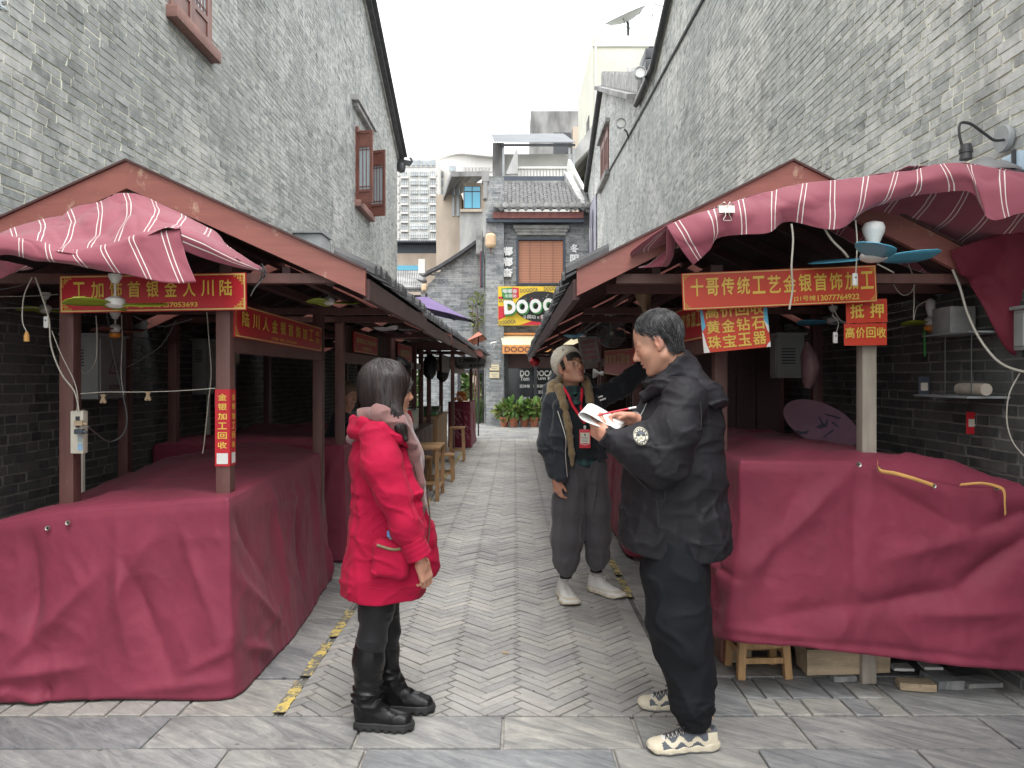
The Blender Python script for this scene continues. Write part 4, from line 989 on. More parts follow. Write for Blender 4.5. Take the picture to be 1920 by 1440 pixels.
# ---- purple parasol behind left roofs, red-orange canopy
def canopy(name, lab, cat, pts, apex, m, th=.01):
    t = thing(name, lab, cat, tuple(apex)); c = Vector(apex); n = len(pts); V = [tuple(c)]
    for k in range(n):
        a = Vector(pts[k]); V.append(tuple(a)); 
    for k in range(n): a, b = Vector(pts[k]), Vector(pts[(k+1) % n]); mid = (a+b)/2*.97+c*.03; V.append(tuple(mid))
    Fc = []
    for k in range(n): Fc += [(0, 1+k, 1+n+k), (0, 1+n+k, 1+(k+1) % n)]
    V2 = [(v[0], v[1], v[2]-th) for v in V]; m0 = len(V)
    mesh_obj('canopy', V+V2, Fc+[tuple(j+m0 for j in f)[::-1] for f in Fc], m, t)
    mb = MB()
    for p in pts: mb.tube([tuple(c-Vector((0, 0, .03))), tuple(Vector(p)-Vector((0, 0, .02)))], .008, 5)
    mb.build('rib', M['dkmetal'], t); return t
ap = P(800, 556, 12.5); cc = []
for k in range(8):
    q = 2*math.pi*(k+.35)/8; cc.append((ap[0]+.02+.78*math.cos(q), ap[1]+.78*math.sin(q), ap[2]-.24-.17*math.cos(q)))
t = canopy('parasol', 'purple parasol showing above the left stall roofs', 'parasol', cc, ap, M['purple'])
MB().tube([tuple(ap+[0, 0, .05]), (ap[0]-.15, ap[1], 1.9)], .018, 8).build('pole', M['dkmetal'], t)
ap = P(897, 622, 20); cc = [P(870, 642, 19.5), P(905, 627, 19.0), P(913, 636, 20.5), P(880, 650, 20.8)]
t = canopy('red_canopy', 'small rust red canopy by the pier at the lane end', 'canopy', cc, ap, simple('rust_red_canvas', (.40, .10, .04), .6))
MB().tube([tuple(ap), (ap[0], 20, 0)], .02, 6).build('pole', M['dkmetal'], t)
# ---- planting
def leaves(mb, c, n, spread, size, up=.3, r=rnd, shape=5):
    for _ in range(n):
        v = Vector((r.gauss(0, 1), r.gauss(0, 1), r.gauss(0, 1))); v.normalize(); p = Vector(c)+Vector((v.x*spread[0], v.y*spread[1], v.z*spread[2]))*r.uniform(.3, 1)
        d = (v+Vector((0, 0, r.uniform(-.4, up*2)))).normalized(); s = size*r.uniform(.6, 1.3); sd_ = d.cross(Vector((r.uniform(-1, 1), r.uniform(-1, 1), r.uniform(-1, 1)))).normalized()*s*.32; nn = d.cross(sd_).normalized()*s*.12
        mb.add([p, p+d*s*.35+sd_+nn, p+d*s*.8+sd_*.6, p+d*s*1.05-nn, p+d*s*.8-sd_*.6, p+d*s*.35-sd_+nn], [(0, 1, 2, 3), (0, 3, 4, 5)])
def potted(lab, px, D, h, w, pot=True, m='leaf', group=None, size=.22):
    x = P(px, 0, D)[0]; t = thing('potted_plant', lab, 'plant', (x, D, 0), group)
    if pot:
        MB().lathe([(0, 0), (.10, 0), (.145, .24), (.165, .24), (.165, .30), (.14, .30), (.13, .26), (0, .26)], (x, D, .0), 16).build('pot', M['terracotta'], t, smooth=True)
    mb = MB(); leaves(mb, (x, D, .28+h*.5), int(70*w/.3), (w, w*.8, h*.55), size); mb.build('foliage', M[m], t, fix=False)
    mb = MB(); 
    for i in range(6): mb.tube([(x, D, .25), (x+rnd.uniform(-.5, .5)*w, D+rnd.uniform(-.5, .5)*w, .3+h*rnd.uniform(.3, .8))], .008, 4)
    mb.build('stem', M['leaf'], t)
for i, (px, w, h) in enumerate(((946, .24, .42), (963, .34, .50), (984, .30, .42), (1001, .32, .50), (1024, .3, .42))): potted(['leafy green pot plant at the pier foot, leftmost in front of the shop', 'terracotta potted broadleaf plant, second from the pier before the shop', 'low bushy pot plant in the middle of the shop window row', 'broad yellow-green pot plant, fourth in the shop window row', 'pot plant at the right end of the shop window row'][i], px, 23.7-.1*(i % 2), h, w, True, 'leaf' if i % 2 else 'leaf_pale', 'pot plants in front of the shop')
g = thing('grass_plant', 'large clump of strap-leaved grass beside the brick pier', 'plant', (P(893, 0, 25.4)[0], 25.4, 0)); mb = MB(); r = rnd
for i in range(240):
    q = r.uniform(0, 6.28); L_ = r.uniform(.6, 1.15); x0_, y0_ = g.location.x+r.gauss(0, .07), 25.4+r.gauss(0, .07); o = r.uniform(.15, .42); pts = [(x0_+math.cos(q)*o*s, y0_+math.sin(q)*o*s, .05+L_*s*(1.25-.45*s*s)) for s in (0, .35, .7, 1)]
    w = .012; n_ = (-math.sin(q)*w, math.cos(q)*w, 0)
    V = [tuple(np.array(p)+np.array(n_)*k*(1-j*.28)) for j, p in enumerate(pts) for k in (-1, 1)]; mb.add(V, [(0, 1, 3, 2), (2, 3, 5, 4), (4, 5, 7, 6)])
mb.build('leaf_blade', M['grassleaf'], g, fix=False, kind='stuff')
def shrub(lab, px, py, D, w, h, n, m, size=.2, tr=True):
    c = P(px, py, D); t = thing('shrub', lab, 'shrub', (c[0], D, 0)); mb = MB(); leaves(mb, tuple(c), n, (w, w, h), size); mb.build('foliage', M[m], t, fix=False)
    mb = MB()
    for i in range(5): mb.tube([(c[0]+rnd.uniform(-.1, .1), D, 0), (c[0]+rnd.uniform(-.5, .5)*w, D+rnd.uniform(-.3, .3)*w, c[2]+rnd.uniform(-.2, .5)*h)], [.03, .01], 5)
    mb.build('stem', M['postwood'], t)
shrub('yellow-green creeper growing up by the drain pipe', 896, 590, 25.6, .35, .9, 150, 'leaf_pale', .12)
shrub('broadleaf plant behind the doorway at the lane end', 890, 715, 28, .5, .6, 60, 'leaf', .45)
shrub('yellow-tipped bush behind the grass clump', 895, 738, 26.8, .5, .3, 160, 'leaf_pale', .14)
shrub('green bush seen between the left stall posts', 772, 735, 27, .8, .9, 260, 'leaf', .25)
shrub('small green bush behind the left stall counter', 800, 735, 27, .5, .5, 120, 'leaf_pale', .2)
# ================================================================== MARKET STALLS
ZR, ZE = 2.545, 2.02
def stall(lab, side, D0, D1, xe, xr, xw, posts, plate_x, group, barge=True, tiles=True, hbeam=(1.63, 1.72), zr=ZR, ze=ZE):
    t = thing('market_stall', lab, 'market stall', (plate_x, (D0+D1)/2, 0), group); L = D1-D0
    slope = lambda x: zr-(zr-ze)*abs(x-xr)/abs(xe-xr)
    xb = 2*xr-xe
    xb = max(xb, xw+.012) if side < 0 else min(xb, xw-.012)
    for xx in (xe, xb):        # two roof planes, boards with battens
        nb = 9
        for i in range(nb):
            a, b = xr+(xx-xr)*i/nb, xr+(xx-xr)*(i+.985)/nb
            MB().add([(x, d, slope(x)-.05+h) for x in (a, b) for d in (D0+.035, D1) for h in (0, .022)], [(0, 1, 3, 2), (4, 6, 7, 5), (0, 4, 5, 1), (2, 3, 7, 6), (0, 2, 6, 4), (1, 5, 7, 3)]).build('roof_board', M['roofunder'], t)
        mb = MB()
        for k in range(int(L/.55)+1): d = D0+.12+k*.55; mb.beam((xr, d, zr-.085), (xx, d, slope(xx)-.085), .045, .06) if d < D1-.05 else None
        mb.build('rafter', M['darkwood'], t)
    mb = MB()
    for xx in (xe, xb):        # shallow tile courses over each plane
        s = 1 if xx > xr else -1; n = 10
        for i in range(n):
            a, b = xr+(xx-xr)*i/n, xr+(xx-xr)*(i+1.08)/n; mb.add([(x, d, slope(x)-.02+h) for x, h in ((a, .0), (b, .014)) for d in (D0+.04, D1)], [(0, 1, 3, 2)])
    mb.build('roof_covering', M['tile'], t)
    if tiles:                  # round tile ends along the eave
        n = int(L/.125); unit = None
        for i in range(n):
            d = D0+.08+(L-.1)*i/n; sg = 1 if xe > xr else -1
            V = []; k_ = 5
            jx, jz = rnd.uniform(-.012, .016), rnd.uniform(-.006, .010)
            for x, r_ in ((xe+sg*(.040+jx), .050), (xe-sg*.16, .046)):
                for q in range(k_+1): an = math.pi*q/k_; V.append((x, d+r_*math.cos(an), slope(x)+.006+jz+r_*1.05*math.sin(an)))
            mesh_obj('eave_tile', V, [(q, q+1, q+k_+2, q+k_+1) for q in range(k_)]+[tuple(range(k_+1))], M['coping'], t)
    mb = MB().beam((xe, D0+.035, slope(xe)-.09), (xe, D1, slope(xe)-.09), .03, .10); mb.build('eave_board', M['darkwood'], t)
    MB().beam((xr, D0+.03, zr-.13), (xr, D1, zr-.13), .06, .08).build('ridge_beam', M['darkwood'], t)
    if barge:
        h = .130; cg = (zr-ze)/abs(xe-xr)
        for xx in (xe, xb):
            MB().prism([(xr, zr), (xx, slope(xx)), (xx, slope(xx)-h*.95), (xr, zr-h)], D0, D0+.032).build('bargeboard', M['redwood'], t)
            MB().add([(x, d, slope(x)+h_) for x in (xr, xx) for d in (D0-.012, D0+.05) for h_ in (.001, .012)], [(0, 1, 3, 2), (4, 6, 7, 5), (0, 4, 5, 1), (2, 3, 7, 6), (0, 2, 6, 4), (1, 5, 7, 3)]).build('verge_strip', M['darkwood'], t)
    for (x, d, m) in posts: box('post', M[m], t, x-.035, x+.035, d-.035, d+.035, 0, 1.965, .004)
    # tie beams and side beams
    a, b = (xw+.01, xe-.14) if side < 0 else (xe+.2, xw-.01)
    for d in sorted(set(p[1] for p in posts)): box('tie_beam', M['postwood'], t, a, b, d-.03, d+.03, 1.966, 2.012)
    d0, d1 = min(p[1] for p in posts)+.04, max(p[1] for p in posts)-.04
    box('side_beam', M['postwood'], t, plate_x-.028, plate_x+.028, d0, d1, hbeam[0], hbeam[1]); box('wall_plate', M['darkwood'], t, plate_x-.03, plate_x+.03, D0+.1, D1-.05, 2.013, 2.06)
    for x in (plate_x-.3*side, plate_x+.5*side): box('ceiling_joist', M['darkwood'], t, x-.02, x+.02, D0+.1, D1-.05, 2.013, 2.05)
    return t
GL, GR = 'stalls along the left wall', 'stalls along the right wall'
S1 = stall('nearest left market stall with red-brown gable boards and burgundy cover', -1, 3.70, 6.15, -.72, -1.87, XL, [(-2.19, 3.785, 'postwood'), (-1.425, 3.785, 'postwood'), (-1.435, 5.62, 'postwood'), (-2.85, 5.62, 'postwood')], -1.43, GL)
S2 = stall('second left market stall, behind the woman in red', -1, 6.25, 8.95, -.75, -1.87, XL, [(-1.46, 6.42, 'postwood'), (-1.46, 8.85, 'postwood'), (-2.85, 6.42, 'postwood'), (-2.85, 8.85, 'postwood')], -1.46, GL)
S3 = stall('third left market stall, with a glass case and wooden table in front', -1, 9.05, 11.9, -.74, -1.87, XL, [(-1.46, 9.15, 'postwood'), (-1.44, 11.0, 'postwood'), (-1.44, 11.8, 'postwood'), (-2.6, 11.8, 'postwood')], -1.46, GL)
S4 = stall('fourth left market stall, over the tall stool', -1, 12.0, 14.8, -.74, -1.87, XL, [(-1.44, 12.9, 'postwood'), (-1.40, 14.6, 'postwood'), (-2.6, 12.9, 'postwood'), (-2.6, 14.6, 'postwood')], -1.44, GL)
S5 = stall('farthest left market stall, with the hanging curtain', -1, 14.9, 18.6, -.62, -1.75, XL, [(-1.22, 15.1, 'postwood'), (-1.04, 18.3, 'postwood'), (-2.5, 15.1, 'postwood'), (-2.5, 18.3, 'postwood')], -1.22, GL)
T1 = stall('nearest right market stall with red-brown gable boards and long striped awning', 1, 3.70, 6.10, .30, 1.34, XR, [(1.74, 3.80, 'postgrey'), (1.125, 4.22, 'postwood'), (1.17, 5.6, 'postwood'), (2.2, 5.6, 'postwood')], 1.0, GR)
T2 = stall('second right market stall, behind the man in the beanie', 1, 6.2, 8.9, .30, 1.34, XR, [(1.02, 6.4, 'postwood'), (1.02, 8.8, 'postwood'), (2.2, 6.4, 'postwood'), (2.2, 8.8, 'postwood')], 1.02, GR)
T3 = stall('third right market stall, mostly hidden by the beanie man', 1, 9.0, 12.0, .30, 1.34, XR, [(1.02, 9.1, 'postwood'), (1.02, 11.8, 'postwood')], 1.02, GR)
T4 = stall('farthest right market stall near the tea shop', 1, 12.1, 17.5, .32, 1.34, XR, [(1.02, 12.3, 'postwood'), (1.02, 15.0, 'postwood'), (1.02, 17.3, 'postwood')], 1.02, GR)
# lattice header panels under the farther left roofs
for t, d0, d1, x in ((S2, 6.47, 8.80, -1.46), (S3, 9.2, 10.95, -1.46)):
    mb = MB(); n = int((d1-d0)/.09)
    for i in range(n): d = d0+(d1-d0)*(i+.5)/n; mb.box(x-.008, x+.008, d-.028, d+.028, 1.722, 1.96)
    mb.build('header_panel', M['darkwood'], t)
for t, d0, d1 in ((S4, 12.9, 14.6), (S5, 15.1, 18.2)): box('header_panel', M['darkwood'], t, -1.25, -1.23, d0+.1, d1-.1, 1.6, 1.9)
# side partitions between stalls (plank walls against the brick)

for a, b in ((1.45, 1.60), (1.61, 1.76), (1.77, 1.92), (1.93, 2.12)): box('partition_plank', M['darkwood'], T1, a, b, 6.12, 6.15, 0, 2.0)
box('partition', M['darkwood'], T2, 1.3, 2.3, 8.92, 8.95, 0, 2.0); box('partition', M['darkwood'], T3, 1.1, 2.3, 12.02, 12.05, 0, 2.0)

# ---------------------------------------------------------------- tarpaulins
def creases(S, T, cr):
    d = np.zeros_like(S)
    for (s0, t0, s1, t1, amp, w) in cr:
        dx, dt = s1-s0, t1-t0; L2 = dx*dx+dt*dt; k = np.clip(((S-s0)*dx+(T-t0)*dt)/L2, 0, 1)
        dist = np.hypot(S-(s0+k*dx), T-(t0+k*dt)); taper = np.sin(np.clip(k, .0, 1)*math.pi*.86+.22)
        d += amp*taper*(.45*np.exp(-(dist/w)**2)+.55*np.exp(-dist/(w*.55)))
    return d
def drape(name, lab, path, ztop, zbot, flare, cr, seed=0, res=.016, m='burg', top=None, noise=.012, parent=None, hem=.0, thing_args=('tarpaulin',)):
    """path: plan polyline (x,y) along the table edge, outward side on the right hand when walking; ztop/zbot(s)"""
    path = np.array(path, float); seg = np.linalg.norm(np.diff(path, axis=0), axis=1); cum = np.r_[0, np.cumsum(seg)]; Ltot = cum[-1]
    ns = int(Ltot/res)+1; s = np.linspace(0, Ltot, ns); X = np.interp(s, cum, path[:, 0]); Y = np.interp(s, cum, path[:, 1])
    tx = np.gradient(X); ty = np.gradient(Y); L = np.hypot(tx, ty); nx, ny = ty/L, -tx/L
    k = 7; ker = np.ones(k)/k; nx = np.convolve(np.pad(nx, k//2, 'edge'), ker, 'valid'); ny = np.convolve(np.pad(ny, k//2, 'edge'), ker, 'valid')
    nt = 60; v = np.linspace(0, 1, nt)
    zt, zb = ztop(s), zbot(s)
    S, Vv = np.meshgrid(s, v); Z = zt[None]*(1-Vv)+zb[None]*Vv
    out = flare(S, Vv)
    P3 = np.stack([S*1.0+seed*13, Z*.55, Z*0+seed], -1)
    d = creases(S, Z, cr)+noise*vnoise(P3, 2.2)*np.minimum(1, Vv*4)+noise*.45*(ridge(P3*[1, 1.4, 1], 5.1)-.5)*np.minimum(1, Vv*5)+noise*.16*vnoise(P3, 19)
    Pf = P3.reshape(-1, 3); Pr = np.stack([Pf[:, 0]*.8+Pf[:, 1]*1.1, Pf[:, 1]*.8-Pf[:, 0]*.6, Pf[:, 2]], 1); vv_ = Vv.reshape(-1)
    d = d+((folds(Pr, (2.6, 3.2, 1), .011, 3)+folds(Pf, (5, 6, 1), .006, 9)+folds(Pr, (13, 15, 1), .0035, 21)+folds(Pf, (30, 34, 1), .0014, 33))*np.minimum(1, vv_*5)).reshape(d.shape)
    d *= np.minimum(1, .12+Vv*7)
    edge = .012*np.clip(1-Vv*20, 0, 1)
    XX = X[None]+nx[None]*(out+d-edge); YY = Y[None]+ny[None]*(out+d-edge)
    V = np.stack([XX, YY, Z], -1).reshape(-1, 3); Fc = grid_faces(nt, ns)
    V2, F2 = V, Fc
    if top is not None:
        g = top(X-nx*.012, Y-ny*.012, zt, s); g = g.reshape(-1, 3); nv = len(g)//ns
        F2 = np.concatenate([Fc, grid_faces(nv, ns)[:, ::-1]+len(V)]); V2 = np.concatenate([V, g])
    o = mesh_obj(name, V2, F2, M[m], parent, smooth=True)
    md = o.modifiers.new('thickness', 'SOLIDIFY'); md.thickness = .002; md.offset = 0
    return o
def table_top(inner, zin, n=28, seed=0, bump_=.02):
    """rows from the table edge inwards to an inner line"""
    def f(X, Y, zt, s):
        out = []
        for k in range(n):
            q = k/(n-1); ix, iy = inner(s); x = X*(1-q)+ix*q; y = Y*(1-q)+iy*q
            z = zt*(1-q)+zin(x, y)*q if q < .15 else zin(x, y)*min(1, (q-.0)/.15)
            z = zt+(zin(x, y)-zt)*min(1, q/.25); p = np.stack([x*1.4, y*.9, x*0+seed], -1)
            z = z+bump_*vnoise(p, 2.3)*min(1, q*5)+(folds(p, (3, 4, 1), .016, 5)+folds(p, (8, 10, 1), .006, 8)+folds(p, (22, 24, 1), .002, 3))*min(1, q*5); out.append(np.stack([x, y, z], -1))
        return np.array(out)
    return f
def pts2(px, y, D=3.62): p = P(px, y, D); return p[0], p[2]
# left front cover: walks wall -> corner -> back along the lane
pl = [(-2.985, 3.58), (-1.345, 3.62), (-1.42, 5.72)]
zl = lambda s: np.interp(s, [0, .55, .9, 1.64, 2.3, 3.75], [.76, .825, .88, .935, .945, .955])
zb = lambda s: np.interp(s, [0, .45, .6, 1.0, 1.64, 1.75, 3.75], [.005, .004, .012, .014, .004, .004, .004])
fl = lambda S, V: .05*V**1.3+.035*V**2*np.exp(-((S-.45)/.35)**2)+.05*V*np.exp(-((S-2.6)/.6)**2)
X0 = -2.985
def cs(px0, y0, px1, y1, amp, w, D=3.6): a, b = pts2(px0, y0, D), pts2(px1, y1, D); return (a[0]-X0, a[1], b[0]-X0, b[1], amp, w)
crl = [cs(215, 965, 245, 1230, .030, .05), cs(60, 1000, 72, 1210, -.055, .05), cs(200, 1060, 10, 1255, .045, .05), cs(300, 965, 160, 1230, .028, .06), cs(215, 1010, 330, 1270, -.028, .045),
       cs(330, 975, 420, 1210, .018, .03), cs(345, 960, 300, 1240, -.016, .05), cs(0, 1260, 180, 1240, .04, .05), cs(40, 1290, 120, 1310, .035, .025), cs(100, 1270, 105, 1315, -.035, .02), cs(0, 1305, 40, 1280, .03, .02),
       cs(432, 1215, 350, 1255, .02, .022), cs(250, 1290, 432, 1270, .02, .03), cs(432, 1180, 405, 1240, .014, .012),
       (1.70, .55, 2.3, .12, .03, .04), (1.66, .90, 2.2, .35, -.02, .05), (2.3, .95, 2.45, .1, .03, .05), (2.9, .9, 2.75, .15, -.03, .07), (3.3, .93, 3.35, .1, .03, .05), (1.75, .2, 2.1, .05, .035, .03), (3.62, .3, 3.7, .02, .05, .04), (2.0, .85, 3.4, .7, .02, .05)]
TL = drape('tarpaulin', '', pl, zl, zb, fl, crl, 1, res=.014, top=table_top(lambda s: (-2.96+0*s, np.clip(3.60+s*.66, 3.6, 6.08)), lambda x, y: np.interp(x, [-3, -2.75, -2.3, -1.9, -1.3], [.60, .74, .93, .98, .95])-.10*np.exp(-((y-3.9)/.5)**2)*np.interp(x, [-3, -1.6, -1.4], [1, .4, 0])+.04*np.clip((y-4.5)/1, 0, 1), seed=2))
tag(TL, 'burgundy tarpaulin covering the nearest left counter, reaching the ground', 'tarpaulin')
bk = drape('tarpaulin', '', [(-2.96, 6.28), (-1.40, 6.28), (-1.42, 8.8)], lambda s: .95+0*s, lambda s: .01+0*s, lambda S, V: .04*V, [(1.5, .9, 1.3, .1, .04, .05), (1.9, .9, 2.1, .1, .03, .05), (2.6, .9, 2.5, .1, -.03, .05), (3.2, .9, 3.3, .1, .03, .05)], 4, res=.03, m='burg', top=table_top(lambda s: (-2.94+0*s, np.clip(6.3+s*.6, 6.3, 8.8)), lambda x, y: .95+.03*np.sin(y*3), seed=3)); tag(bk, 'burgundy tarpaulin over the second left counter, behind the woman', 'tarpaulin')
# right front cover: lane side -> corner -> wall, hem hanging above the ground
pr = [(1.13, 5.9), (1.07, 3.66), (2.39, 3.58)]
zr_ = lambda s: np.interp(s, [0, 2.24, 2.80, 2.92, 3.05, 3.28, 3.6], [1.10, 1.105, 1.10, 1.07, 1.03, .985, .985])
zbr = lambda s: np.interp(s, [0, 1.2, 2.05, 2.24, 2.5, 2.9, 3.2, 3.6], [.10, .12, .20, .26, .245, .20, .17, .145])
flr = lambda S, V: .05*V**1.4+.07*V*np.exp(-((S-1.9)/.35)**2)
def cr_(px0, y0, px1, y1, amp, w): 
    a, b = pts2(px0, y0, 3.6), pts2(px1, y1, 3.6); return (a[0]-1.07+2.24, a[1], b[0]-1.07+2.24, b[1], amp, w)
crr = [cr_(1611, 885, 1602, 1138, -.020, .035), cr_(1602, 1138, 1793, 1104, -.045, .05), cr_(1793, 1104, 1930, 1000, -.06, .05), cr_(1638, 893, 1819, 1001, -.03, .05), cr_(1819, 1001, 1930, 955, -.04, .05), cr_(1650, 1050, 1900, 985, .03, .06),
       cr_(1595, 889, 1397, 1087, .032, .05), cr_(1397, 1087, 1384, 1199, .03, .02), cr_(1330, 1062, 1400, 1090, -.03, .02), cr_(1400, 900, 1380, 1050, -.025, .045), cr_(1510, 900, 1430, 1110, -.022, .05), cr_(1602, 1140, 1560, 1215, .02, .04),
       cr_(1700, 1150, 1920, 1140, .04, .06), cr_(1602, 1130, 1400, 1170, -.016, .05), cr_(1760, 915, 1780, 960, -.02, .02), cr_(1400, 1190, 1900, 1235, -.014, .018), cr_(1385, 1180, 1560, 1200, .012, .015), cr_(1375, 1130, 1365, 1050, .03, .03),
       (1.8, .9, 2.15, .3, .04, .06), (1.3, 1.0, 1.5, .2, -.03, .06), (.6, 1.0, .7, .1, .03, .06), (1.95, .6, 2.2, .55, .04, .035), (1.9, .42, 2.2, .30, -.03, .03)]
TR = drape('tarpaulin', '', pr, zr_, zbr, flr, crr, 6, res=.014, noise=.014, top=table_top(lambda s: (np.full_like(s, 2.385), np.clip(5.95-s*.62, 3.62, 5.95)), lambda x, y: np.interp(x, [1.0, 1.5, 2.0, 2.4], [1.10, 1.13, 1.09, 1.0])+.04*np.exp(-((x-1.25)/.2)**2-((y-4.9)/.5)**2), seed=9, bump_=.03))
tag(TR, 'burgundy tarpaulin on the nearest right counter, its hem hanging above the stools', 'tarpaulin')
b2 = drape('tarpaulin', '', [(1.0, 8.8), (.98, 6.35), (2.3, 6.35)], lambda s: 1.0+0*s, lambda s: .03+0*s, lambda S, V: .05*V, [(.5, .9, .6, .1, .04, .05), (1.3, .9, 1.2, .1, .03, .05), (2.0, .9, 2.1, .1, -.03, .05), (2.7, .9, 2.6, .1, .03, .05)], 7, res=.03, top=table_top(lambda s: (2.3+0*s, np.clip(8.8-s*.6, 6.4, 8.8)), lambda x, y: 1.0+.03*np.sin(y*3), seed=3)); tag(b2, 'burgundy tarpaulin over the second right counter, behind the beanie man', 'tarpaulin')
b3 = drape('curtain', '', [(-1.42, 16.4), (-.95, 16.4), (-.93, 18.2)], lambda s: 1.0+0*s, lambda s: .02+0*s, lambda S, V: .02*V, [(.1, .9, .2, .1, .03, .03), (.3, .9, .4, .1, .03, .03), (1.2, .9, 1.3, .1, .03, .03)], 8, res=.02, m='burg_dark'); tag(b3, 'dark burgundy counter cloth at the far end of the left stalls', 'counter cloth')
mb = MB(); pc = P(863, 0, 16.35)[0]
for i in range(46):   # printed grass-like pattern, real thin strokes on the cloth
    x = -1.33+rnd.random()*.32; z = rnd.uniform(.25, .85); L_ = rnd.uniform(.05, .16); a = rnd.uniform(-1.3, -.4)
    mb.tube([(x, 16.365-.004, z), (x+L_*.5*math.cos(a), 16.36, z+L_*.5*math.sin(a)+.02), (x+L_*math.cos(a), 16.36, z+L_*math.sin(a))], .004, 4)
mb.build('printed_sprig', simple('pale_pink_print', (.42, .20, .24), .6), b3)
# wooden counters under the farther stalls and the left far end
def counter(lab, x0, x1, y0, y1, h, m='darkwood', group=None):
    t = thing('wooden_counter', lab, 'counter', ((x0+x1)/2, (y0+y1)/2, 0), group)
    box('counter_top', M[m], t, x0-.02, x1+.02, y0-.02, y1+.02, h-.04, h, .004)
    n = max(2, int((y1-y0)/.45))
    for i in range(n): a, b = y0+(y1-y0)*i/n, y0+(y1-y0)*(i+1)/n; box('side_panel', M[m], t, x1-.03 if x1 < 0 else x0, x1 if x1 < 0 else x0+.03, a+.01, b-.01, .08, h-.045, .004)
    n = max(2, int((x1-x0)/.45))
    for i in range(n): a, b = x0+(x1-x0)*i/n, x0+(x1-x0)*(i+1)/n; box('front_panel', M[m], t, a+.01, b-.01, y0, y0+.03, .08, h-.045, .004)
    return t
counter('dark wooden counter of the third left stall', -2.6, -1.25, 9.6, 11.7, .82); counter('dark wooden counter of the fourth left stall', -2.6, -1.30, 12.9, 14.8, .86, 'benchwood')
counter('dark wooden counter of the third right stall', 1.05, 2.2, 9.3, 11.8, .9); counter('dark wooden counter at the far right', 1.05, 2.2, 12.5, 17.2, .9)
# grommets, straps
def ring(mb, c, r0, r1, ny=-.006):
    mb.lathe([(r0, 0), (r0, ny), (r1*.9, ny*1.3), (r1, 0)], c, 14, 'y')
for px, y, lab in ((90, 990, 'left'), (128, 980, 'right')):
    g = MB(); p = P(px, y, 3.585); ring(g, tuple(p), .005, .012); MB().lathe([(0, 0), (.0052, 0), (.0052, .002), (0, .002)], tuple(p), 10, 'y').build('eyelet_hole', M['black'], TL, smooth=False); g.build('grommet', M['steel'], TL)
for px, y in ((1610, 871), (1648, 880), (1750, 911), (1868, 915)):
    g = MB(); p = P(px, y, 3.585 if px < 1700 else 3.575); ring(g, tuple(p), .005, .012); MB().lathe([(0, 0), (.0052, 0), (.0052, .002), (0, .002)], tuple(p), 10, 'y').build('eyelet_hole', M['black'], TR, smooth=False); g.build('grommet', M['steel'], TR)
def ribbon(name, lab, cat, pts, w, m, wd=(0, 0, 1), th=.0015, parent=None):
    pp = catmull(pts, 8*len(pts)); wv = np.array(wd, float); V = []
    for i, p in enumerate(pp):
        tw = .25*math.sin(i*.35); q = wv*math.cos(tw)+np.array([0, 1, 0])*math.sin(tw)*.6; V += [p-q*w/2, p+q*w/2]
    n = len(pp); o = mesh_obj(name, V, [(2*i, 2*i+1, 2*i+3, 2*i+2) for i in range(n-1)], m, parent, smooth=True)
    o.modifiers.new('thickness', 'SOLIDIFY').thickness = th
    if lab: tag(o, lab, cat)
    return o
ribbon('webbing_strap', 'orange webbing strap lying on the right cover from the post to the second eyelet', 'strap', [P(1646, 866, 3.60), P(1650, 882, 3.56), P(1680, 888, 3.555), P(1715, 898, 3.55), P(1750, 910, 3.55)], .018, M['strap'])
ribbon('webbing_strap', 'frayed orange strap with a hanging end at the far right of the cover', 'strap', [P(1800, 909, 3.56), P(1838, 906, 3.555), P(1866, 911, 3.55), P(1882, 920, 3.545), P(1884, 945, 3.545), P(1885, 965, 3.55)], .015, M['strap'], (.6, 0, .8))

# ---------------------------------------------------------------- striped awnings
def awning(name, parent, rows, nu=80, nv=40, ulen=None, m='awning', wr=.006, u0=0.0, swap=False, seed=0):
    ctrl = [[P(*q) if len(q) == 3 else np.array(q[:3]) for q in r] for r in rows]
    g = net(ctrl, nu, nv); du = np.linalg.norm(np.diff(g, axis=1), axis=2).mean(0); U = np.r_[0, np.cumsum(du)]+u0
    dv = np.linalg.norm(np.diff(g, axis=0), axis=2).mean(1); Vv = np.r_[0, np.cumsum(dv)]
    nrm = np.cross(np.gradient(g, axis=1), np.gradient(g, axis=0)); nrm /= np.linalg.norm(nrm, axis=2, keepdims=True)+1e-9
    ff = g.reshape(-1, 3)+seed; ff = (folds(ff, (5, 3, 4), wr*1.3, 1)+folds(ff+ff[:, [2]]*A3((.9, 0, 0)), (10, 6, 7), wr*.7, 5)).reshape(g.shape[:2])
    g = g+nrm*(wr*vnoise(g*[3, 3, 1.2]+seed, 3.0)*1.2+ff)[..., None]
    uv = np.stack(np.meshgrid(U, Vv), -1).reshape(-1, 2)
    if swap: uv = uv[:, ::-1]
    o = mesh_obj(name, g.reshape(-1, 3), grid_faces(nv, nu), M[m], parent, smooth=True, uv=uv)
    md = o.modifiers.new('thickness', 'SOLIDIFY'); md.thickness = .0025; md.offset = 0; return o
AL = thing('striped_awning', 'dusty pink awning with white double stripes sagging from the left stall gable', 'awning', tuple(P(240, 440, 3.5)))
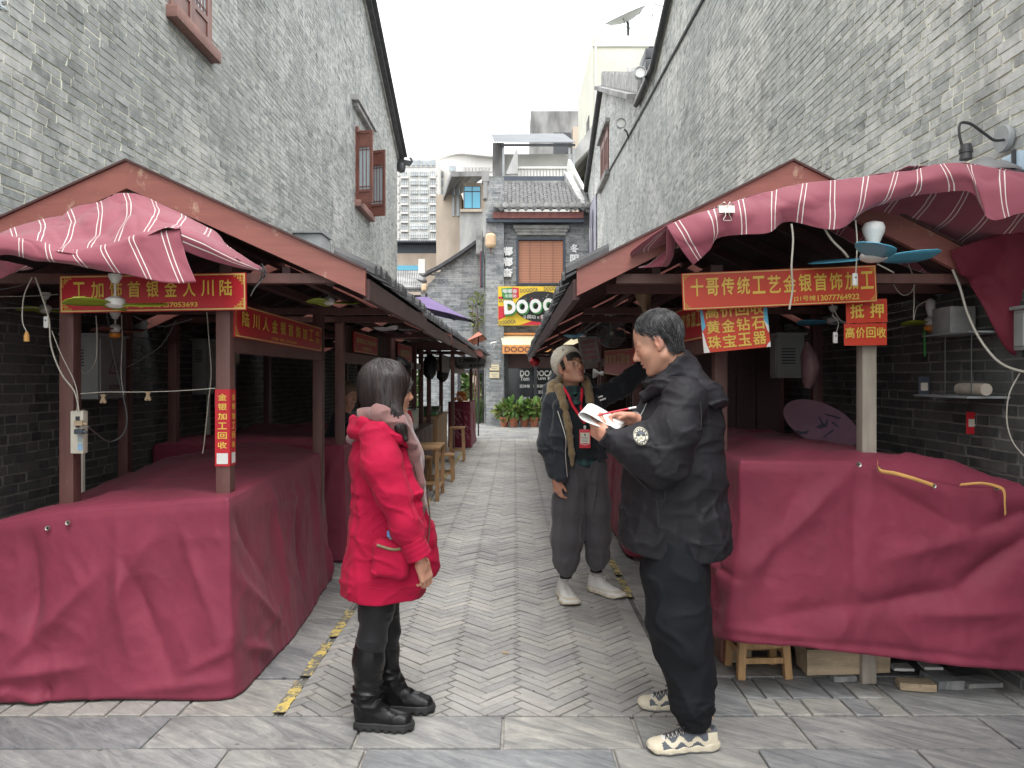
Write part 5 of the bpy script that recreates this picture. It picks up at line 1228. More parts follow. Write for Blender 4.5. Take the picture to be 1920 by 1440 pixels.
awning('canopy', AL, [   # top sheet: gable line -> fold
    [(-90, 470, 3.69), (0, 436, 3.69), (80, 410, 3.69), (160, 384, 3.69), (238, 358, 3.69), (300, 382, 3.69), (360, 411, 3.69), (405, 432, 3.69), (440, 470, 3.69)],
    [(-90, 478, 3.5), (0, 448, 3.5), (85, 430, 3.5), (165, 414, 3.5), (245, 396, 3.5), (305, 404, 3.5), (355, 422, 3.5), (400, 446, 3.52), (440, 478, 3.55)],
    [(-90, 478, 3.32), (0, 452, 3.3), (70, 463, 3.28), (140, 478, 3.27), (215, 464, 3.27), (275, 446, 3.28), (336, 432, 3.3), (395, 458, 3.4), (450, 490, 3.5)]], 110, 50, wr=.010, u0=.03)
awning('front_flap', AL, [
    [(-90, 468, 3.335), (0, 442, 3.315), (70, 452, 3.295), (140, 467, 3.285), (215, 453, 3.285), (275, 435, 3.295), (336, 424, 3.312)],
    [(-90, 479, 3.312), (0, 452, 3.292), (70, 463, 3.272), (140, 478, 3.262), (215, 464, 3.262), (275, 446, 3.272), (337, 433, 3.292)],
    [(-90, 492, 3.30), (0, 466, 3.28), (72, 482, 3.262), (150, 492, 3.255), (230, 492, 3.25), (292, 488, 3.26), (348, 480, 3.28)],
    [(-90, 505, 3.33), (0, 478, 3.30), (75, 490, 3.28), (160, 502, 3.28), (245, 516, 3.26), (310, 530, 3.25), (368, 529, 3.27)]], 90, 24, wr=.006, seed=3)
awning('side_roll', AL, [
    [(336, 424, 3.310), (385, 440, 3.375), (440, 470, 3.52), (492, 500, 3.69)],
    [(340, 440, 3.28), (388, 460, 3.34), (442, 488, 3.48), (492, 507, 3.68)],
    [(346, 470, 3.31), (392, 488, 3.37), (446, 502, 3.5), (492, 510, 3.69)]], 50, 16, wr=.004, u0=.2, seed=5, swap=True)
awning('side_flap', AL, [[(-90, 500, 3.35), (-30, 486, 3.34), (10, 490, 3.33), (50, 500, 3.35), (62, 502, 3.4)], [(-90, 545, 3.4), (-30, 530, 3.4), (5, 522, 3.38), (30, 512, 3.38), (60, 504, 3.41)]], 40, 12, seed=7)
wire('tie_wire', [P(485, 503, 3.66), P(497, 512, 3.68), P(492, 524, 3.68), P(478, 540, 3.68), P(470, 555, 3.7)], .003, M['cable_g'], AL)
mb = MB()
for i in range(5): q = i*1.2; mb.tube([P(490+4*math.cos(q), 500+6*math.sin(q), 3.66), P(496+5*math.cos(q+1), 512+6*math.sin(q+1), 3.64), P(490+6*math.cos(q+2), 524+5*math.sin(q), 3.66)], .0022, 5)
mb.build('wire_twist', M['dkmetal'], AL)
AR = thing('striped_awning', 'long dusty pink awning valance with white double stripes across the right stall front', 'awning', tuple(P(1600, 400, 3.4)))
awning('valance', AR, [
    [(1250, 424, 3.50), (1300, 402, 3.45), (1350, 388, 3.42), (1385, 374, 3.40), (1440, 360, 3.38), (1490, 348, 3.38), (1573, 337, 3.36), (1673, 323, 3.35), (1783, 307, 3.34), (1840, 312, 3.32), (1920, 325, 3.30), (2010, 345, 3.3)],
    [(1262, 445, 3.46), (1315, 425, 3.40), (1352, 405, 3.36), (1390, 398, 3.36), (1440, 390, 3.34), (1484, 378, 3.33), (1573, 370, 3.32), (1665, 352, 3.31), (1797, 325, 3.31), (1842, 345, 3.28), (1920, 355, 3.27), (2010, 375, 3.27)],
    [(1278, 470, 3.45), (1322, 448, 3.39), (1354, 430, 3.36), (1392, 420, 3.36), (1440, 415, 3.33), (1480, 400, 3.34), (1573, 405, 3.31), (1655, 375, 3.32), (1806, 342, 3.32), (1848, 375, 3.27), (1920, 382, 3.26), (2010, 400, 3.26)],
    [(1300, 497, 3.46), (1330, 470, 3.41), (1348, 447, 3.38), (1392, 440, 3.37), (1440, 437, 3.33), (1478, 416, 3.36), (1570, 430, 3.31), (1640, 387, 3.34), (1810, 358, 3.33), (1857, 412, 3.26), (1922, 400, 3.26), (2010, 418, 3.26)]], 170, 40, wr=.005, u0=.02, seed=11)
awning('canopy', AR, [   # underside running back up to the gable
    [(1250, 424, 3.505), (1350, 388, 3.425), (1440, 360, 3.385), (1573, 337, 3.365), (1673, 323, 3.355), (1783, 307, 3.345), (1920, 325, 3.305), (2010, 345, 3.3)],
    [(.55, 3.62, 2.10, 0), (.92, 3.62, 2.22, 0), (1.12, 3.60, 2.30, 0), (1.40, 3.60, 2.36, 0), (1.65, 3.60, 2.34, 0), (1.95, 3.58, 2.30, 0), (2.25, 3.56, 2.2, 0), (2.39, 3.56, 2.15, 0)],
    [(.60, 3.80, 2.08, 0), (.95, 3.84, 2.20, 0), (1.15, 3.90, 2.28, 0), (1.42, 3.95, 2.33, 0), (1.68, 4.0, 2.24, 0), (1.95, 4.1, 2.14, 0), (2.25, 4.1, 2.04, 0), (2.39, 4.1, 2.0, 0)]], 90, 30, wr=.008, seed=13)
awning('end_fold', AR, [[(1252, 425, 3.51), (1250, 450, 3.53), (1248, 475, 3.55), (1240, 498, 3.6)], [(1268, 440, 3.56), (1262, 462, 3.58), (1258, 480, 3.6), (1246, 500, 3.64)], [(1250, 470, 3.69), (1230, 482, 3.69), (1215, 494, 3.69), (1196, 502, 3.69)]], 24, 20, seed=17, swap=True)
hg = awning('hanging_sheet', AR, [[(1780, 470, 3.66), (1830, 452, 3.62), (1880, 440, 3.58), (1930, 432, 3.55), (2010, 420, 3.5)], [(1800, 515, 3.68), (1850, 520, 3.66), (1890, 520, 3.62), (1930, 515, 3.6), (2010, 510, 3.55)], [(1795, 500, 3.70), (1840, 570, 3.70), (1886, 655, 3.68), (1930, 668, 3.64), (2010, 660, 3.6)]], 40, 24, m='burg_dark', seed=19, wr=.012)
# big binder clip
bc = thing('binder_clip', 'large steel binder clip gripping the pink awning edge', 'clip', tuple(P(1362, 395, 3.37)))
c = P(1362, 392, 3.345); MB().prism([(c[1]-.012, c[2]-.018), (c[1]-.004, c[2]+.016), (c[1]+.010, c[2]+.016), (c[1]+.016, c[2]-.018)], c[0]-.034, c[0]+.034, 'yz').build('clip_body', M['steel'], bc)
for s, z in ((-1, 1), (1, 1)): wire('clip_arm', [c+[s*.012, -.014, -.012], c+[s*.008, -.018, -.03], c+[s*.018, -.018, -.05], c+[0, -.018, -.054]], .0018, M['steel'], bc)
wire('clip_arm', [c+[-.03, -.006, .016], c+[-.012, -.014, .026], c+[0, -.014, .010], c+[.012, -.014, .026], c+[.03, -.006, .016]], .0018, M['steel'], bc)

# ---------------------------------------------------------------- signs
def fret(mb, x, z, sx, sz, s, D, xd, zd, o):
    """gold key-fret corner; x,z local corner, sx,sz inward directions"""
    w = s*.055
    for (a, b) in (((0, 0), (1.0, 0)), ((0, 0), (0, 1.0)), ((.30, .0), (.30, .66)), ((0, .30), (.66, .30)), ((.60, 0), (.60, .42)), ((0, .60), (.42, .60)), ((.14, .44), (.44, .44)), ((.44, .14), (.44, .44)), ((.80, 0), (.80, .16)), ((0, .80), (.16, .80)), ((.80, .16), (1.0, .16)), ((.16, .80), (.16, 1.0))):
        x0, x1 = sorted((x+sx*a[0]*s, x+sx*b[0]*s)); z0, z1 = sorted((z+sz*a[1]*s, z+sz*b[1]*s))
        x0 -= w/2; x1 += w/2; z0 -= w/2; z1 += w/2
        V = [o+xd*u+zd*v for u, v in ((x0, z0), (x1, z0), (x1, z1), (x0, z1))]; mb.add(V, [(0, 1, 2, 3)])
def sign(name, lab, cat, bl, br, tl, board_m, frame=True, th=.012, fr_s=.045, border=.006, group=None):
    """board from three corners; returns frame fn mapping (u 0..1, v 0..1)"""
    bl, br, tl = map(lambda q: np.array(q, float), (bl, br, tl)); xd = br-bl; W = np.linalg.norm(xd); xd /= W; zd = tl-bl; zd -= xd*zd.dot(xd); H = np.linalg.norm(zd); zd /= H; n = np.cross(xd, zd)
    t = thing(name, lab, cat, tuple((br+tl)/2), group)
    V = [bl+xd*u*W+zd*v*H-n*k for k in (0, th) for u, v in ((0, 0), (1, 0), (1, 1), (0, 1))]
    mesh_obj('sign_board', V, [(0, 1, 2, 3), (7, 6, 5, 4), (0, 4, 5, 1), (1, 5, 6, 2), (2, 6, 7, 3), (3, 7, 4, 0)], M[board_m], t)
    if frame:
        mb = MB(); o = bl+n*.0022
        e = .004
        for (x0, x1, z0, z1) in ((e, W-e, e, e+border), (e, W-e, H-e-border, H-e), (e, e+border, e+border, H-e-border), (W-e-border, W-e, e+border, H-e-border)):
            mb.add([o+xd*u+zd*v for u, v in ((x0, z0), (x1, z0), (x1, z1), (x0, z1))], [(0, 1, 2, 3)])
        mb.build('gold_border', M['gold_pale'], t, fix=False)
        if fr_s:
            mb = MB(); o = bl+n*.0032
            for (x, z, sx, sz) in ((.012, .012, 1, 1), (W-.012, .012, -1, 1), (.012, H-.012, 1, -1), (W-.012, H-.012, -1, -1)): fret(mb, x, z, sx, sz, fr_s, 0, xd, zd, o)
            mb.build('gold_fretwork', M['gold'], t, fix=False, kind='stuff')
    def put(s, u, v, w, h, m='gold', bold=.035, off=.004): 
        return lettering(s, M[m], t, bl+xd*W*u+zd*H*v+n*off, xd, zd, W*w if w else None, H*h if h else None, bold)
    return t, put, (bl, xd, zd, n, W, H)
D = 3.72
t, put, g = sign('shop_sign', 'red and gold jewellery sign across the front of the left stall', 'sign', P(113, 587, 3.70), P(462, 581, 3.70), P(113, 517, 3.70), 'sign_red')
for i, ch in enumerate('工加饰首银金人川陆'): put(ch, .105+i*.0985, .60, .068, .44, bold=.03)
put('65号摊', .315, .17, .11, .14, bold=.02); put('徐军', .455, .17, .065, .14, bold=.02); put('13457053693', .625, .17, .23, .13, bold=.02)
# small rope ties
t, put, g = sign('shop_sign', 'red and gold jewellery sign on the lane side of the left stall', 'sign', (-1.385, 3.80, 1.705), (-1.385, 5.50, 1.69), (-1.385, 3.80, 1.875), 'sign_red', fr_s=.04)
for i, ch in enumerate('陆川人金银首饰加工'): put(ch, .085+i*.0935, .58, .062, .46, bold=.03)
put('高价', .93, .70, .055, .22); put('回收', .93, .42, .055, .22); put('J5号摊  徐军 13457053693', .48, .15, .30, .12, bold=.02)
t, put, g = sign('shop_sign', 'faded red sign on the second left stall beam', 'sign', (-1.42, 6.80, 1.735), (-1.42, 7.95, 1.735), (-1.42, 6.80, 1.915), 'sign_red', fr_s=0); put('首饰加工黄金回收', .5, .6, .86, .28, 'gold_pale'); put('金银回收', .5, .24, .4, .2, 'gold_pale')
t, put, g = sign('shop_sign', 'small red framed picture sign on the third left stall beam', 'sign', (-1.42, 9.35, 1.72), (-1.42, 10.6, 1.72), (-1.42, 9.35, 1.93), 'crimson_s', fr_s=0); put('金银首饰', .5, .5, .7, .4, 'gold_pale')
t, put, g = sign('shop_sign', 'grey board with phone digits under the farthest left roof', 'sign', P(820, 694, 16.2), P(921, 690, 16.2), P(820, 671, 16.2), 'tile_lt', frame=False); put('178877', .62, .70, .40, .34, 'black'); put('金银首饰加工', .30, .25, .4, .26, 'black'); put('黄金回收', .74, .25, .3, .26, 'black')
# narrow strips on the post
for lab, bl, br, tl in (('red vertical strip sign on the front of the second left post', (-1.461, 3.744, 1.070), (-1.389, 3.744, 1.070), (-1.461, 3.744, 1.445)), ('red vertical strip sign on the lane side of the same left post', (-1.386, 3.750, 1.072), (-1.386, 3.815, 1.072), (-1.386, 3.750, 1.445))):
    t, put, g = sign('strip_sign', lab, 'sign', bl, br, tl, 'sign_red', frame=False, th=.002)
    for i, ch in enumerate('金银加工回收'): put(ch, .5, .90-i*.125, .62, .088, 'gold', .03, .0012)
    put('█', .5, .10, .8, .13, 'white', 0, .001) if False else None
    bl_, xd_, zd_, n_, W2, H2 = g
    mesh_obj('white_label', [bl_+n_*.001+xd_*W2*u+zd_*H2*v for u, v in ((.12, .03), (.88, .03), (.88, .17), (.12, .17))], [(0, 1, 2, 3)], M['white'], t)
# right signs
t, put, g = sign('shop_sign', 'wide orange-red jewellery sign across the front of the right stall, slightly tilted', 'sign', P(1281, 582, 3.66), P(1645, 566, 3.66), P(1273, 513, 3.66), 'sign_orange', fr_s=.022, border=.004)
for i, ch in enumerate('十哥传统工艺金银首饰加工'): put(ch, .075+i*.0795, .60, .066, .48, bold=.03)
put('J21号摊', .625, .17, .115, .17, bold=.02); put('13077764922', .80, .17, .215, .16, bold=.02)
t, put, g = sign('hanging_sign', 'orange hanging sign with three rows of golden characters and blue edges', 'sign', P(1320, 662, 3.74), P(1445, 650, 3.74), P(1313, 575, 3.74), 'sign_orange', frame=False, th=.006)
for r_, s in enumerate(('高价回收', '黄金钻石', '珠宝玉器')):
    for i, ch in enumerate(s): put(ch, .17+i*.225, .86-r_*.325, .20, .28, bold=.03)
bl_, xd_, zd_, n_, W2, H2 = g
for pts, m in ((((0, .45), (.06, .55), (.035, .95), (0, 1)), 'fan_blue'), (((1, .45), (.93, .60), (.955, .95), (1, 1)), 'fan_blue'), (((0, 0), (.09, 0), (.05, .18), (.02, .42), (0, .45)), 'white'), (((1, 0), (.94, 0), (.95, .05), (1, .12)), 'white'), (((.93, .60), (1, .45), (1, .3), (.975, .35)), 'white')):
    mesh_obj('printed_edge', [bl_+n_*.0015+xd_*W2*u+zd_*H2*v for u, v in pts], [tuple(range(len(pts)))], M[m], t)
t, put, g = sign('hanging_sign', 'small orange-red pawn sign hanging at the right end of the wide sign', 'sign', P(1587, 606, 3.72), P(1664, 604, 3.72), P(1590, 562, 3.72), 'sign_orange', frame=False, th=.004); put('抵', .26, .5, .34, .62); put('押', .74, .5, .34, .62)
t, put, g = sign('hanging_sign', 'orange sheet of four golden characters just below the pawn sign', 'sign', P(1583, 648, 3.715), P(1663, 647, 3.715), P(1584, 607, 3.715), 'sign_orange', frame=False, th=.004)
for i, ch in enumerate('高价回收'): put(ch, .13+i*.245, .58, .22, .50)
t, put, g = sign('shop_sign', 'dark red jewellery sign on the lane side of the right stall, behind the man', 'sign', (.955, 5.40, 1.71), (.955, 3.86, 1.70), (.955, 5.40, 1.90), 'sign_red', fr_s=.0)
for i, ch in enumerate('十哥传统工艺金银首饰加工'): put(ch, .07+i*.078, .6, .06, .46, 'gold_pale')
t, put, g = sign('shop_sign', 'red sign with a pale sheen on the second right stall, left of the man head', 'sign', (.98, 8.4, 1.55), (.98, 6.35, 1.50), (.98, 8.4, 1.80), 'sign_red', fr_s=.0)
for i, ch in enumerate('首饰加工回收'): put(ch, .12+i*.15, .65, .11, .34, 'gold_pale')
t, put, g = sign('notice_board', 'grey-pink notice board above the beanie man shoulder', 'sign', P(1093, 683, 7.0), P(1126, 678, 7.0), P(1090, 634, 7.0), 'tile_lt', frame=False, th=.15)
for k in range(4): put('回收首饰加工', .5, .82-k*.2, .8, .13, 'sign_red', .01)
# ================================================================== FANS, CABLES, BOXES, SEATS
def fan(lab, c, dia, rot, blade, top=.16, motor='white', hub=None, bulb=False, pitch=.25, droop=0.0):
    c = Vector(c); t = thing('ceiling_fan', lab, 'fan', tuple(c+Vector((0, 0, top))), 'small ceiling fans under the stall roofs'); s = dia/.45
    if bulb: MB().lathe([(.0, top), (.012, top), (.030*s, top-.01), (.036*s, top-.03), (.034*s, top-.05), (.018*s, top-.10), (.016*s, top-.115), (0, top-.115)], tuple(c), 20).build('canopy', M['white'], t, smooth=True); MB().lathe([(0, top-.115), (.0165*s, top-.115), (.0165*s, top-.128), (0, top-.128)], tuple(c), 16).build('canopy_ring', M[blade], t, smooth=True)
    else: MB().lathe([(0, top), (.03, top), (.028, top-.015), (.014, top-.04), (0, top-.042)], tuple(c), 18).build('canopy', M['white'], t, smooth=True)
    MB().tube([tuple(c+Vector((0, 0, top-.04))), tuple(c+Vector((0, 0, .015)))], .006, 8).build('rod', M['offwhite'], t)
    MB().lathe([(0, .03), (.018*s, .03), (.040*s, .018), (.045*s, .004), (.042*s, -.010), (.024*s, -.022), (0, -.024)], tuple(c), 22).build('motor', M[motor], t, smooth=True)
    if hub: MB().lathe([(0, -.0245), (.046*s, -.0245), (.042*s, -.046), (0, -.056)], tuple(c), 20).build('hub_cap', hub, t, smooth=True)
    for k in range(3):
        a = rot+k*2*math.pi/3; V = []; prof = [(.09, .028), (.16, .046), (.30, .060), (.42, .058), (.48, .042), (.50, .015)]
        dx, dy = math.cos(a), math.sin(a)
        for r_, w in prof:
            for q in (-1, -.4, .4, 1):
                x, y = r_*dia, q*w*s; z = y*pitch-abs(q)*.003+droop*r_*dia; V.append((c.x+dx*x-dy*y, c.y+dy*x+dx*y, c.z-.006+z))
        n = 4; Fc = [(i*n+j, i*n+j+1, (i+1)*n+j+1, (i+1)*n+j) for i in range(len(prof)-1) for j in range(n-1)]
        o = mesh_obj('blade', V, Fc, M[blade], t, smooth=True); o.modifiers.new('thickness', 'SOLIDIFY').thickness = .003
    return t
orange_hub = simple('orange_fan_hub', (.70, .25, .03), .4, .05)
fan('green-bladed white ceiling fan in front of the left sign', P(216, 568, 3.50), .46, .05, 'fan_green', .13, pitch=.22)
fan('green ceiling fan at the far left under the roof', P(85, 580, 4.6), .36, .3, 'fan_green', .10)
fan('brown ceiling fan with orange hub below the left sign', P(216, 617, 4.5), .32, .25, 'fan_brown', .10, hub=orange_hub)
fan('lime ceiling fan hanging by the lane edge of the left stall', P(617, 565, 4.75), .37, .1, 'fan_green', .11)
fan('pale ceiling fan in the second left stall', P(738, 614, 7.2), .45, .5, 'white', .12)
fan('pale ceiling fan in the third left stall', P(770, 618, 10.5), .5, .1, 'white', .12)
fan('large sky blue ceiling fan hanging over the right sign', P(1638, 482, 3.42), .60, .12, 'fan_blue', .16, bulb=True, pitch=-.22, droop=.07)
fan('dark green ceiling fan with orange hub in the right stall', P(1745, 604, 4.3), .34, 1.2, 'fan_green', .13, bulb=True, hub=orange_hub)
fan('dim blue ceiling fan at the back of the right stall', P(1562, 602, 5.2), .46, .7, 'fan_blue', .10)
fan('small blue ceiling fan in the second right stall', P(1092, 628, 7.6), .46, .2, 'fan_blue', .16)
# wall fan
wf = thing('wall_fan', 'round caged wall fan hanging over the right lane edge by the beanie man', 'fan', tuple(P(1144, 590, 7.0))); c = P(1146, 625, 6.9); r0 = 27/F*6.9
mb = MB()
for k, rr_ in enumerate(np.linspace(.2, 1, 9)): mb.tube([(c[0]+r0*rr_*math.cos(q), c[1]-.045*(1-rr_**3), c[2]+r0*rr_*math.sin(q)) for q in np.linspace(0, 2*math.pi, 33)], .0028 if k == 8 else .0010, 4, cap=False)
for k in range(36): q = k*math.pi/18; mb.tube([(c[0]+r0*z*math.cos(q), c[1]-.045*(1-z**3), c[2]+r0*z*math.sin(q)) for z in (.1, .55, .85, 1)], .0009, 3, cap=False)
mb.build('cage', M['greymetal'], wf, kind='stuff'); MB().lathe([(0, -.052), (.018, -.05), (.02, -.04), (0, -.038)], tuple(c), 16, 'y').build('badge', M['offwhite'], wf)
for k in range(3):
    a = k*2.094; V = []
    for r_, w in ((.15, .2), (.5, .55), (.85, .62), (.92, .3)):
        for q in (-1, 1): an = a+q*w*.6; V.append((c[0]+r0*r_*math.cos(an), c[1]+.01+q*.012, c[2]+r0*r_*math.sin(an)))
    mesh_obj('blade', V, [(0, 1, 3, 2), (2, 3, 5, 4), (4, 5, 7, 6)], M['dkmetal'], wf)
MB().lathe([(0, .02), (.03, .02), (.035, .09), (.02, .11), (0, .11)], tuple(c), 16, 'y').build('motor', M['dkmetal'], wf, smooth=True)
MB().tube([(c[0], c[1]+.05, c[2]), (c[0], c[1]+.05, c[2]+.17)], .012, 8).box(c[0]-.05, c[0]+.05, c[1], c[1]+.10, c[2]+.17, c[2]+.20).build('bracket', M['offwhite'], wf)

# cables -----------------------------------------------------------------
def cable(lab, pts, r=.0035, m='cable_w', name='cable'):
    o = wire(name, [P(*p) for p in pts], r, M[m]); tag(o, lab, 'cable'); return o
cable('pale cable running from the left roof down to the power strip', [(66, 520, 3.6), (80, 560, 3.62), (92, 600, 3.64), (96, 650, 3.66), (115, 700, 3.68), (140, 735, 3.69), (148, 772, 3.69)], .0038)
cable('second thinner cable joining the power strip from the post top', [(97, 620, 3.66), (115, 665, 3.68), (138, 712, 3.70), (146, 745, 3.70), (144, 770, 3.70)], .0025)
cable('loose hanging lead with small plug at the far left', [(60, 520, 3.55), (45, 555, 3.55), (42, 600, 3.55), (50, 622, 3.55)], .0025)
cable('grey cable looping below the electric box to the power strip', [(200, 585, 4.6), (212, 660, 4.5), (225, 720, 4.4), (238, 780, 4.3), (230, 815, 4.2), (205, 828, 4.1), (180, 812, 3.9), (165, 800, 3.74)], .0045, 'cable_g')
cable('cord sagging between the two front posts of the left stall', [(150, 738, 3.76), (200, 735, 3.8), (260, 735, 3.8), (330, 733, 3.8), (404, 728, 3.76)], .0022)
cable('cable falling down behind the second left post', [(388, 585, 4.2), (392, 640, 4.2), (396, 700, 4.2), (390, 760, 4.2), (384, 820, 4.2), (380, 850, 4.2)], .003)
cable('cable drooping in front of the brown fan', [(180, 592, 4.0), (182, 640, 4.0), (178, 680, 4.0), (160, 700, 4.1), (148, 690, 4.3)], .0028)
cable('thin cord with switch hanging under the left sign', [(228, 590, 4.2), (229, 640, 4.2), (227, 700, 4.2), (232, 740, 4.2)], .002)
for k, (a, b, c_) in enumerate((((0, 556, 4.0), (60, 555, 4.1), (108, 552, 3.9)), ((0, 543, 3.9), (40, 535, 3.9), (70, 522, 3.9)), ((0, 578, 4.4), (60, 577, 4.4), (120, 580, 4.4)), ((250, 592, 4.3), (300, 612, 4.4), (360, 598, 4.3)), ((200, 615, 4.8), (260, 622, 4.8), (285, 600, 4.8)), ((330, 600, 4.7), (300, 650, 4.7), (235, 690, 4.8)))):
    cable(['uppermost pale cable at the far left under the roof', 'short cable rising to the gable at the far left', 'lower cable at the far left under the roof', 'cable sagging behind the left sign towards the post', 'short cable behind the brown fan', 'slanting cable behind the left sign'][k], [a, b, c_], .0025, 'cable_w' if k % 2 == 0 else 'cable_g')
cable('white curtain cord hanging from the awning across the right sign', [(1484, 420, 3.36), (1487, 450, 3.36), (1484, 500, 3.37), (1486, 540, 3.4), (1480, 580, 3.42)], .0042, 'cable_w')
cable('white cord slanting from the awning to the blue fan', [(1546, 428, 3.36), (1560, 450, 3.38), (1580, 470, 3.4), (1590, 482, 3.42)], .005)
cable('thin cable from awning to the blue fan switch', [(1604, 412, 3.36), (1607, 450, 3.36), (1606, 490, 3.37), (1604, 522, 3.38)], .003)
cable('thick white cable swooping from the right roof down to the wall', [(1786, 505, 3.7), (1800, 540, 3.7), (1815, 590, 3.68), (1840, 640, 3.66), (1875, 680, 3.62), (1920, 697, 3.58), (1960, 700, 3.56)], .006)
cable('cable drooping left of the right orange fan', [(1702, 492, 4.0), (1712, 520, 4.0), (1714, 560, 4.0), (1713, 600, 4.0), (1720, 575, 4.05), (1745, 560, 4.1)], .0028)
cable('cable arching from the green fan to the shelf', [(1765, 610, 4.2), (1790, 632, 4.2), (1820, 634, 4.1), (1860, 620, 4.0), (1915, 602, 3.8)], .0025)
cable('cord loop below the blue fan at the sign end', [(1645, 495, 3.6), (1670, 508, 3.62), (1676, 512, 3.66)], .0035)
cable('lead hanging below the right sign with a white switch', [(1560, 590, 3.8), (1572, 605, 3.8), (1568, 625, 3.8), (1566, 642, 3.8)], .002)
cable('loop of cable under the right sign end', [(1560, 570, 3.85), (1575, 600, 3.85), (1600, 608, 3.85)], .003)
cable('loose cable falling down the right wall to the counter', [(1912, 700, 3.62), (1892, 740, 3.6), (1888, 790, 3.6), (1900, 830, 3.6), (1925, 860, 3.58)], .0032)
cable('cable drooping in a curve between fan and right beam', [(1673, 530, 4.0), (1690, 552, 4.0), (1708, 548, 4.0), (1720, 520, 4.0)], .0025)
for k in range(4): cable(['upper', 'second', 'third', 'lowest'][k]+' of the four long wires slung across the back of the right stall', [(1650, 575+k*16, 4.6), (1740, 560+k*14, 4.6), (1830, 545+k*14, 4.5)], .0018)
def switch(lab, px, py, D, r=0): 
    c = P(px, py, D); t = thing('cord_switch', lab, 'switch', tuple(c)); MB().box(c[0]-.011, c[0]+.011, c[1]-.008, c[1]+.008, c[2]-.028, c[2]+.028, .006).build('switch_body', M['white'], t, smooth=True); MB().lathe([(0, 0), (.004, 0), (.004, -.002), (0, -.002)], (c[0], c[1]-.008, c[2]+.008), 8, 'y').build('button', M['dkmetal'], t)
switch('white cord switch hanging on the cable at the far left', 87, 604, 3.64); switch('white switch hanging below the right sign', 1566, 633, 3.78); switch('small white switch on the cord in front of the right sign', 1603, 524, 3.38)
# power strip on the post
ps = thing('power_strip', 'yellowed white power strip fixed to the front left post', 'power strip', tuple(P(148, 810, 3.72)))
c = P(148, 810, 3.72); MB().box(c[0]-.031, c[0]+.031, 3.700, 3.745, c[2]-.103, c[2]+.103, .006).build('strip_body', M['offwhite'], ps, smooth=True)
for z in (-.07, -.03): MB().box(c[0]+.008, c[0]+.028, 3.696, 3.6995, c[2]+z-.016, c[2]+z+.016).build('blue_label', simple('pale_blue_label', (.25, .42, .60), .5) if z == -.07 else M['glass_grey'], ps)
for z in (.065, .035): MB().box(c[0]-.002, c[0]+.016, 3.694, 3.6995, c[2]+z-.012, c[2]+z+.012).build('socket', M['dkmetal'], ps)
for lab, z, m in (('brown plug in the upper socket of the power strip', .045, 'palewood'), ('dark blue plug in the power strip', .005, 'shed_dark')):
    g = thing('plug', lab, 'plug', (c[0]+.03, 3.69, c[2]+z)); MB().box(c[0]+.004, c[0]+.045, 3.668, 3.6935, c[2]+z-.012, c[2]+z+.012, .004).build('plug_body', M[m], g, smooth=True); MB().tube([(c[0]+.045, 3.68, c[2]+z), (c[0]+.062, 3.68, c[2]+z-.006)], [.008, .005], 8).build('plug_neck', M[m], g)
g = thing('plug', 'pale plug dangling on a lead at the far left', 'plug', tuple(P(50, 628, 3.55))); MB().lathe([(0, .02), (.006, .02), (.012, 0), (.012, -.025), (0, -.025)], tuple(P(50, 630, 3.55)), 10).build('plug_body', M['strap'], g, smooth=True)
# clips on the cord
for i, (px, py) in enumerate(((193, 745), (277, 740))):
    g = thing('clothes_peg', ['pale peg on the cord near the electric box', 'pale peg at the middle of the sagging cord'][i], 'peg', tuple(P(px, py, 3.78))); c = P(px, py, 3.78)
    MB().beam(c+[-.004, 0, .015], c+[.012, 0, -.028], .010, .012).beam(c+[.008, .002, .015], c+[-.010, .002, -.028], .010, .012).build('peg_body', M['tan'], g)
# electric cabinets on the walls
def cabinet(lab, x0, x1, y0, y1, z0, z1, m='cabinet', warn=False, side=-1):
    t = thing('electric_cabinet', lab, 'electric box', ((x0+x1)/2, (y0+y1)/2, z0)); box('cabinet_body', M[m], t, x0, x1, y0, y1, z0, z1, .006)
    xf = x1 if side < 0 else x0; s = 1 if side < 0 else -1
    box('cabinet_door', M[m], t, min(xf, xf+s*.008)+.0005*s, max(xf, xf+s*.008), y0+.02, y1-.02, z0+.02, z1-.02); box('cabinet_hood', M[m], t, x0-.01, x1+.015, y0-.015, y1+.015, z1+.001, z1+.016)
    for i in range(6): box('louvre', M['dkmetal'], t, x0+.03, x0+.03+(x1-x0)*.5, y0-.004, y0-.0005, z1-.10-i*.02, z1-.092-i*.02)
    if warn:
        cy, cz = (y0+y1)/2, (z0+z1)/2; X = xf+s*.010
        tri = lambda r_: [(cy+r_*math.cos(q), cz+r_*math.sin(q)) for q in (math.pi/2, math.pi*7/6, math.pi*11/6)]
        MB().prism(tri(.085), X, X+s*.001, 'yz').build('warning_triangle', M['shutter'], t); MB().prism(tri(.062), X+s*.0015, X+s*.002, 'yz').build('warning_field', M[m], t)
        MB().prism([(cy+.005, cz+.03), (cy-.012, cz-.002), (cy-.001, cz-.002), (cy-.006, cz-.028), (cy+.012, cz+.006), (cy+.001, cz+.006)], X+s*.0022, X+s*.003, 'yz').build('lightning_mark', M['shutter'], t)
        lettering('高压危险', M['shutter'], t, (X+s*.002, cy, cz-.13), (0, 1, 0) if s > 0 else (0, -1, 0), (0, 0, 1), .14, .035, .03)
    return t
cabinet('grey electric cabinet with a warning triangle on the left brick wall', -2.985, -2.74, 5.05, 5.42, 1.36, 1.78, warn=True)
cabinet('narrow grey cabinet on the left wall deeper in the stall', -2.985, -2.85, 7.1, 7.5, 1.35, 1.85); cabinet('white meter box on the left wall in the second stall opening', -2.985, -2.85, 7.7, 7.95, 1.65, 1.95, 'offwhite'); 
